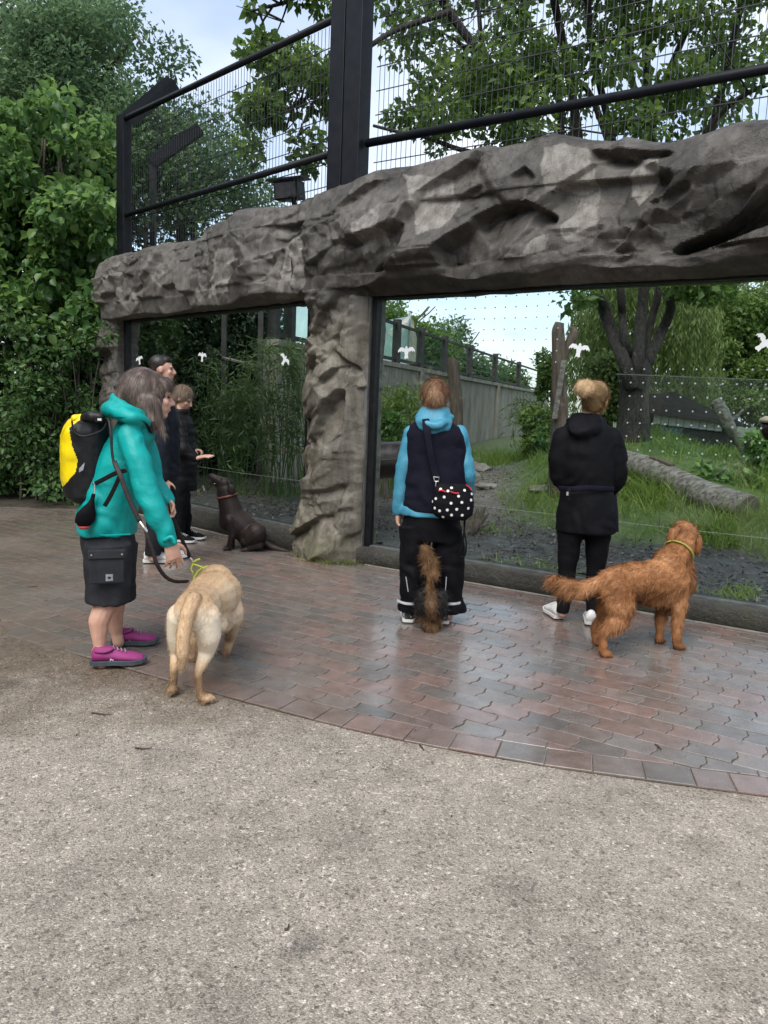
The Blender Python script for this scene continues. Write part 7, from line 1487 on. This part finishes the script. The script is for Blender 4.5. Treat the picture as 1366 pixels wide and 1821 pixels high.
body, V, F, N = skin_mesh('body', q, .0085, 4, F_GOL, D3, attrs_fn=lambda V, N: {'tint': gold_tint(V)}, extra=lambda V, N: V + N * (.007 * fbm(V, 22, 2, 8))[:, None])
tailx = P(1068, 1040, 4.6)[0]
def gold_len(p): return np.where(p[:, 0] < tailx - .02, .060, np.where(p[:, 2] < .17, .016, np.where((p[:, 2] < .30) & (p[:, 0] < 1.62), .048, .034)))
def gold_flow(p, n):
    d = np.tile(np.array([-.75, -.15, -.55]), (len(p), 1)); d[p[:, 2] < .36] = [-.25, -.05, -1]; tl = p[:, 0] < tailx; d[tl] = [-.75, 0, -.65]; d = d + .45 * np.stack([vnoise(p, 16, k_) for k_ in (1, 2, 3)], 1); return d
fur('wavy_fur', V, F, N, 52000, gold_len, .0024, gold_flow, F_GOL, body, 83, .32, .22, tint=gold_tint, seg=3)
for x, y, d_ in ((1194, 958, 4.90), (1240, 968, 4.93)):
    q = MB(); c = P(x, y, d_); q.ball(c, np.array([.030, .044, .074]), 14); q.cone(P((x + 1217) / 2, y - 16, d_), .03, c, .028); ear, EV, EF, EN = skin_mesh('ear', q, .008, 3, F_GOL, D3, attrs_fn=lambda V, N: {'tint': np.full(len(V), .42)}); fur('ear_fur', EV, EF, EN, 1600, .022, .003, flowback([0, 0, -1], -1), F_GOL, ear, 84, .2, .2, tint=lambda p: .45 + 0 * p[:, 0])
MB().ball(P(1229, 962, 5.16), .018, 8).build('nose', M_NOSE, D3)
nk, nd = P(1207, 982, 4.865), nrm(P(1214, 966, 4.92) - P(1188, 1005, 4.80)); u_ = nrm(np.cross(nd, [0, 1, 0.2])); v_ = np.cross(nd, u_); MB().tube([nk + (u_ * math.cos(a) + v_ * math.sin(a)) * .096 for a in np.arange(21) * math.pi / 10], .0055, 6).build('collar', simple('olive_collar', (0.36, 0.38, 0.06), (0.28, 0.30, 0.05), 30, .6), D3, smooth=True)

# ------------------------------------------------------------------ black and tan terrier between her feet
D4 = empty('dog', (P(767, 1130, 4.95)[0], 4.98, .013), 'small curly black and tan terrier standing between the feet of the woman in the vest', 'dog', 'dogs on the paving'); q = MB()
q.chain([P(766, 1078, 4.93), P(766, 1072, 5.08), P(766, 1072, 5.28), P(766, 1070, 5.46)], [.088, .068, .068, .072], 14); q.chain([P(766, 1066, 5.5), P(766, 1046, 5.62)], [.055, .05]); q.ball(P(766, 1040, 5.66), np.array([.055, .07, .055]), 12); q.chain([P(766, 1044, 5.72), P(766, 1048, 5.82)], [.036, .028])
for x, d_ in ((758, 4.93), (776, 4.94)): q.chain([P(x, 1085, d_), P(x + (767 - x) * .2, 1105, d_ + .02), P(x + (767 - x) * .45, 1118, d_ - .02), P(x + (768 - x) * .5, 1130, d_ - .03)], [.058, .042, .03, .027]); paw(q, P(x + (768 - x) * .5, 1134, d_ - .03), [0, 1], .85)
for x in (751, 783): q.chain([P(x, 1060, 4.97), P(x, 1084, 4.95)], [.052, .05])
for x in (757, 777): q.chain([P(x, 1085, 5.44), P(x, 1096, 5.44), P(x, 1103, 5.44)], [.04, .03, .025]); 
q.chain([P(765, 1062, 4.92), P(762, 1046, 4.92), P(762, 1036, 4.92), P(766, 1022, 4.92), P(764, 1000, 4.92), P(757, 978, 4.92)], [.050, .032, .030, .052, .054, .036])
def terr_tint(p): return np.clip(.45 + .35 * fbm(p, 14, 2, 7), 0, 1)
V, F, N = remesh(q, .0075, 3); fcn = V[F].mean(1); blk = (np.abs(fcn[:, 0] - P(766, 1080, 4.93)[0]) > .040) & (fcn[:, 2] > .12) & (fcn[:, 2] < .40) | ((fcn[:, 1] > 5.02) & (fcn[:, 2] > .14))
body = make_mesh('body', V, F, F_TAN, D4, smooth=True, mats=[F_TAN, F_BLK], midx=blk.astype(int), attrs={'tint': terr_tint(V)})
fl = lambda p, n: np.array([0, -.2, -1]) + 1.0 * np.stack([vnoise(p, 26, k_) for k_ in (1, 2, 3)], 1)
fur('tan_fur', V, F, N, 11000, .034, .0028, fl, F_TAN, body, 85, .6, .5, tint=terr_tint, weight=(~blk).astype(float), seg=3); fur('black_fur', V, F, N, 6000, .036, .0032, fl, F_BLK, body, 86, .6, .5, weight=blk.astype(float) + 1e-9, seg=3)

# ================================================================== SMALL THINGS ON THE GROUND
M_TWIG = simple('wet_twig', (0.03, 0.02, 0.014), (0.06, 0.045, 0.03), 30, .6)
for k, (a, b, lab) in enumerate([((163, 1265), (200, 1268), 'thin curved twig on the path below the magenta shoes'), ((240, 1327), (270, 1328), 'short dark twig on the path left of centre'), ((746, 1322), (754, 1332), 'tiny dead leaf stalk lying at the edge of the bricks'), ((48, 1045), (68, 1043), 'short twig on the bricks at the far left'), ((100, 925), (130, 926), 'dark twig near the hedge foot at the left'), ((1165, 1325), (1176, 1335), 'small dark leaf scrap on the border bricks at the right'), ((506, 1650), (514, 1640), 'small twig in the lower middle of the path')]):
    p, q_ = G(*a, .012), G(*b, .012); h_ = .014 if border_side(np.array([p[0]]), np.array([p[1]]))[0][0] > 0 else .004; mid = (p + q_) / 2 + np.array([.004, -.008, 0]); pts = spline([p, mid, q_], 4); pts[:, 2] = h_ + .003
    o = MB().tube(pts, list(np.linspace(.0038, .002, len(pts))), 5).build('twig', M_TWIG, base=(mid[0], mid[1], h_)); tag(o, lab, 'twig', 'twigs on the ground')
rng = np.random.default_rng(130); n = 260; x, y = rng.uniform(-2.5, 3, n), rng.uniform(1.5, 6.5, n); on = border_side(x, y)[0] > 0; k_ = np.maximum(offR(x, y), offL(x, y)) > .1; x, y, on = x[k_], y[k_], on[k_]; n = len(x)
V, F, kk = leaves(np.stack([x, y, np.where(on, .0145, .004)], 1), rand_dirs(n, rng) * [1, 1, .05], np.tile([0, 0, 1.0], (n, 1)) + rng.normal(0, .15, (n, 3)), rng.uniform(.006, .02, n), rng.uniform(.004, .009, n), .05)
o = make_mesh('leaf_litter', V, F, M_CHIP, attrs={'tint': np.repeat(rng.random(n) ** 2 * .8, kk)}); tag(o, 'specks of leaf litter and bark scattered over path and bricks', 'litter', kind='stuff')

# soil bed under the hedge
M_BED = simple('dark_leaf_soil', (0.018, 0.014, 0.010), (0.05, 0.04, 0.028), 14, .8, .8, 40, bdist=.02)
e0 = WL(3.95, 0, -.1); xs = np.arange(-16, e0[0] + .01, .12); V, F = [], []
for i, x in enumerate(xs):
    yb = 9.86 + .05 * math.sin(x * 3.1) + .03 * math.sin(x * 9); V += [(x, yb, .012), (x, yb + .12, .045), (x, 16.0, .05)]
    if i: F += [(3 * i - 3, 3 * i, 3 * i + 1, 3 * i - 2), (3 * i - 2, 3 * i + 1, 3 * i + 2, 3 * i - 1)]
o = make_mesh('soil_bed', V, F, M_BED, smooth=True); tag(o, 'dark soil bed under the hedge on the left', 'soil', kind='structure')
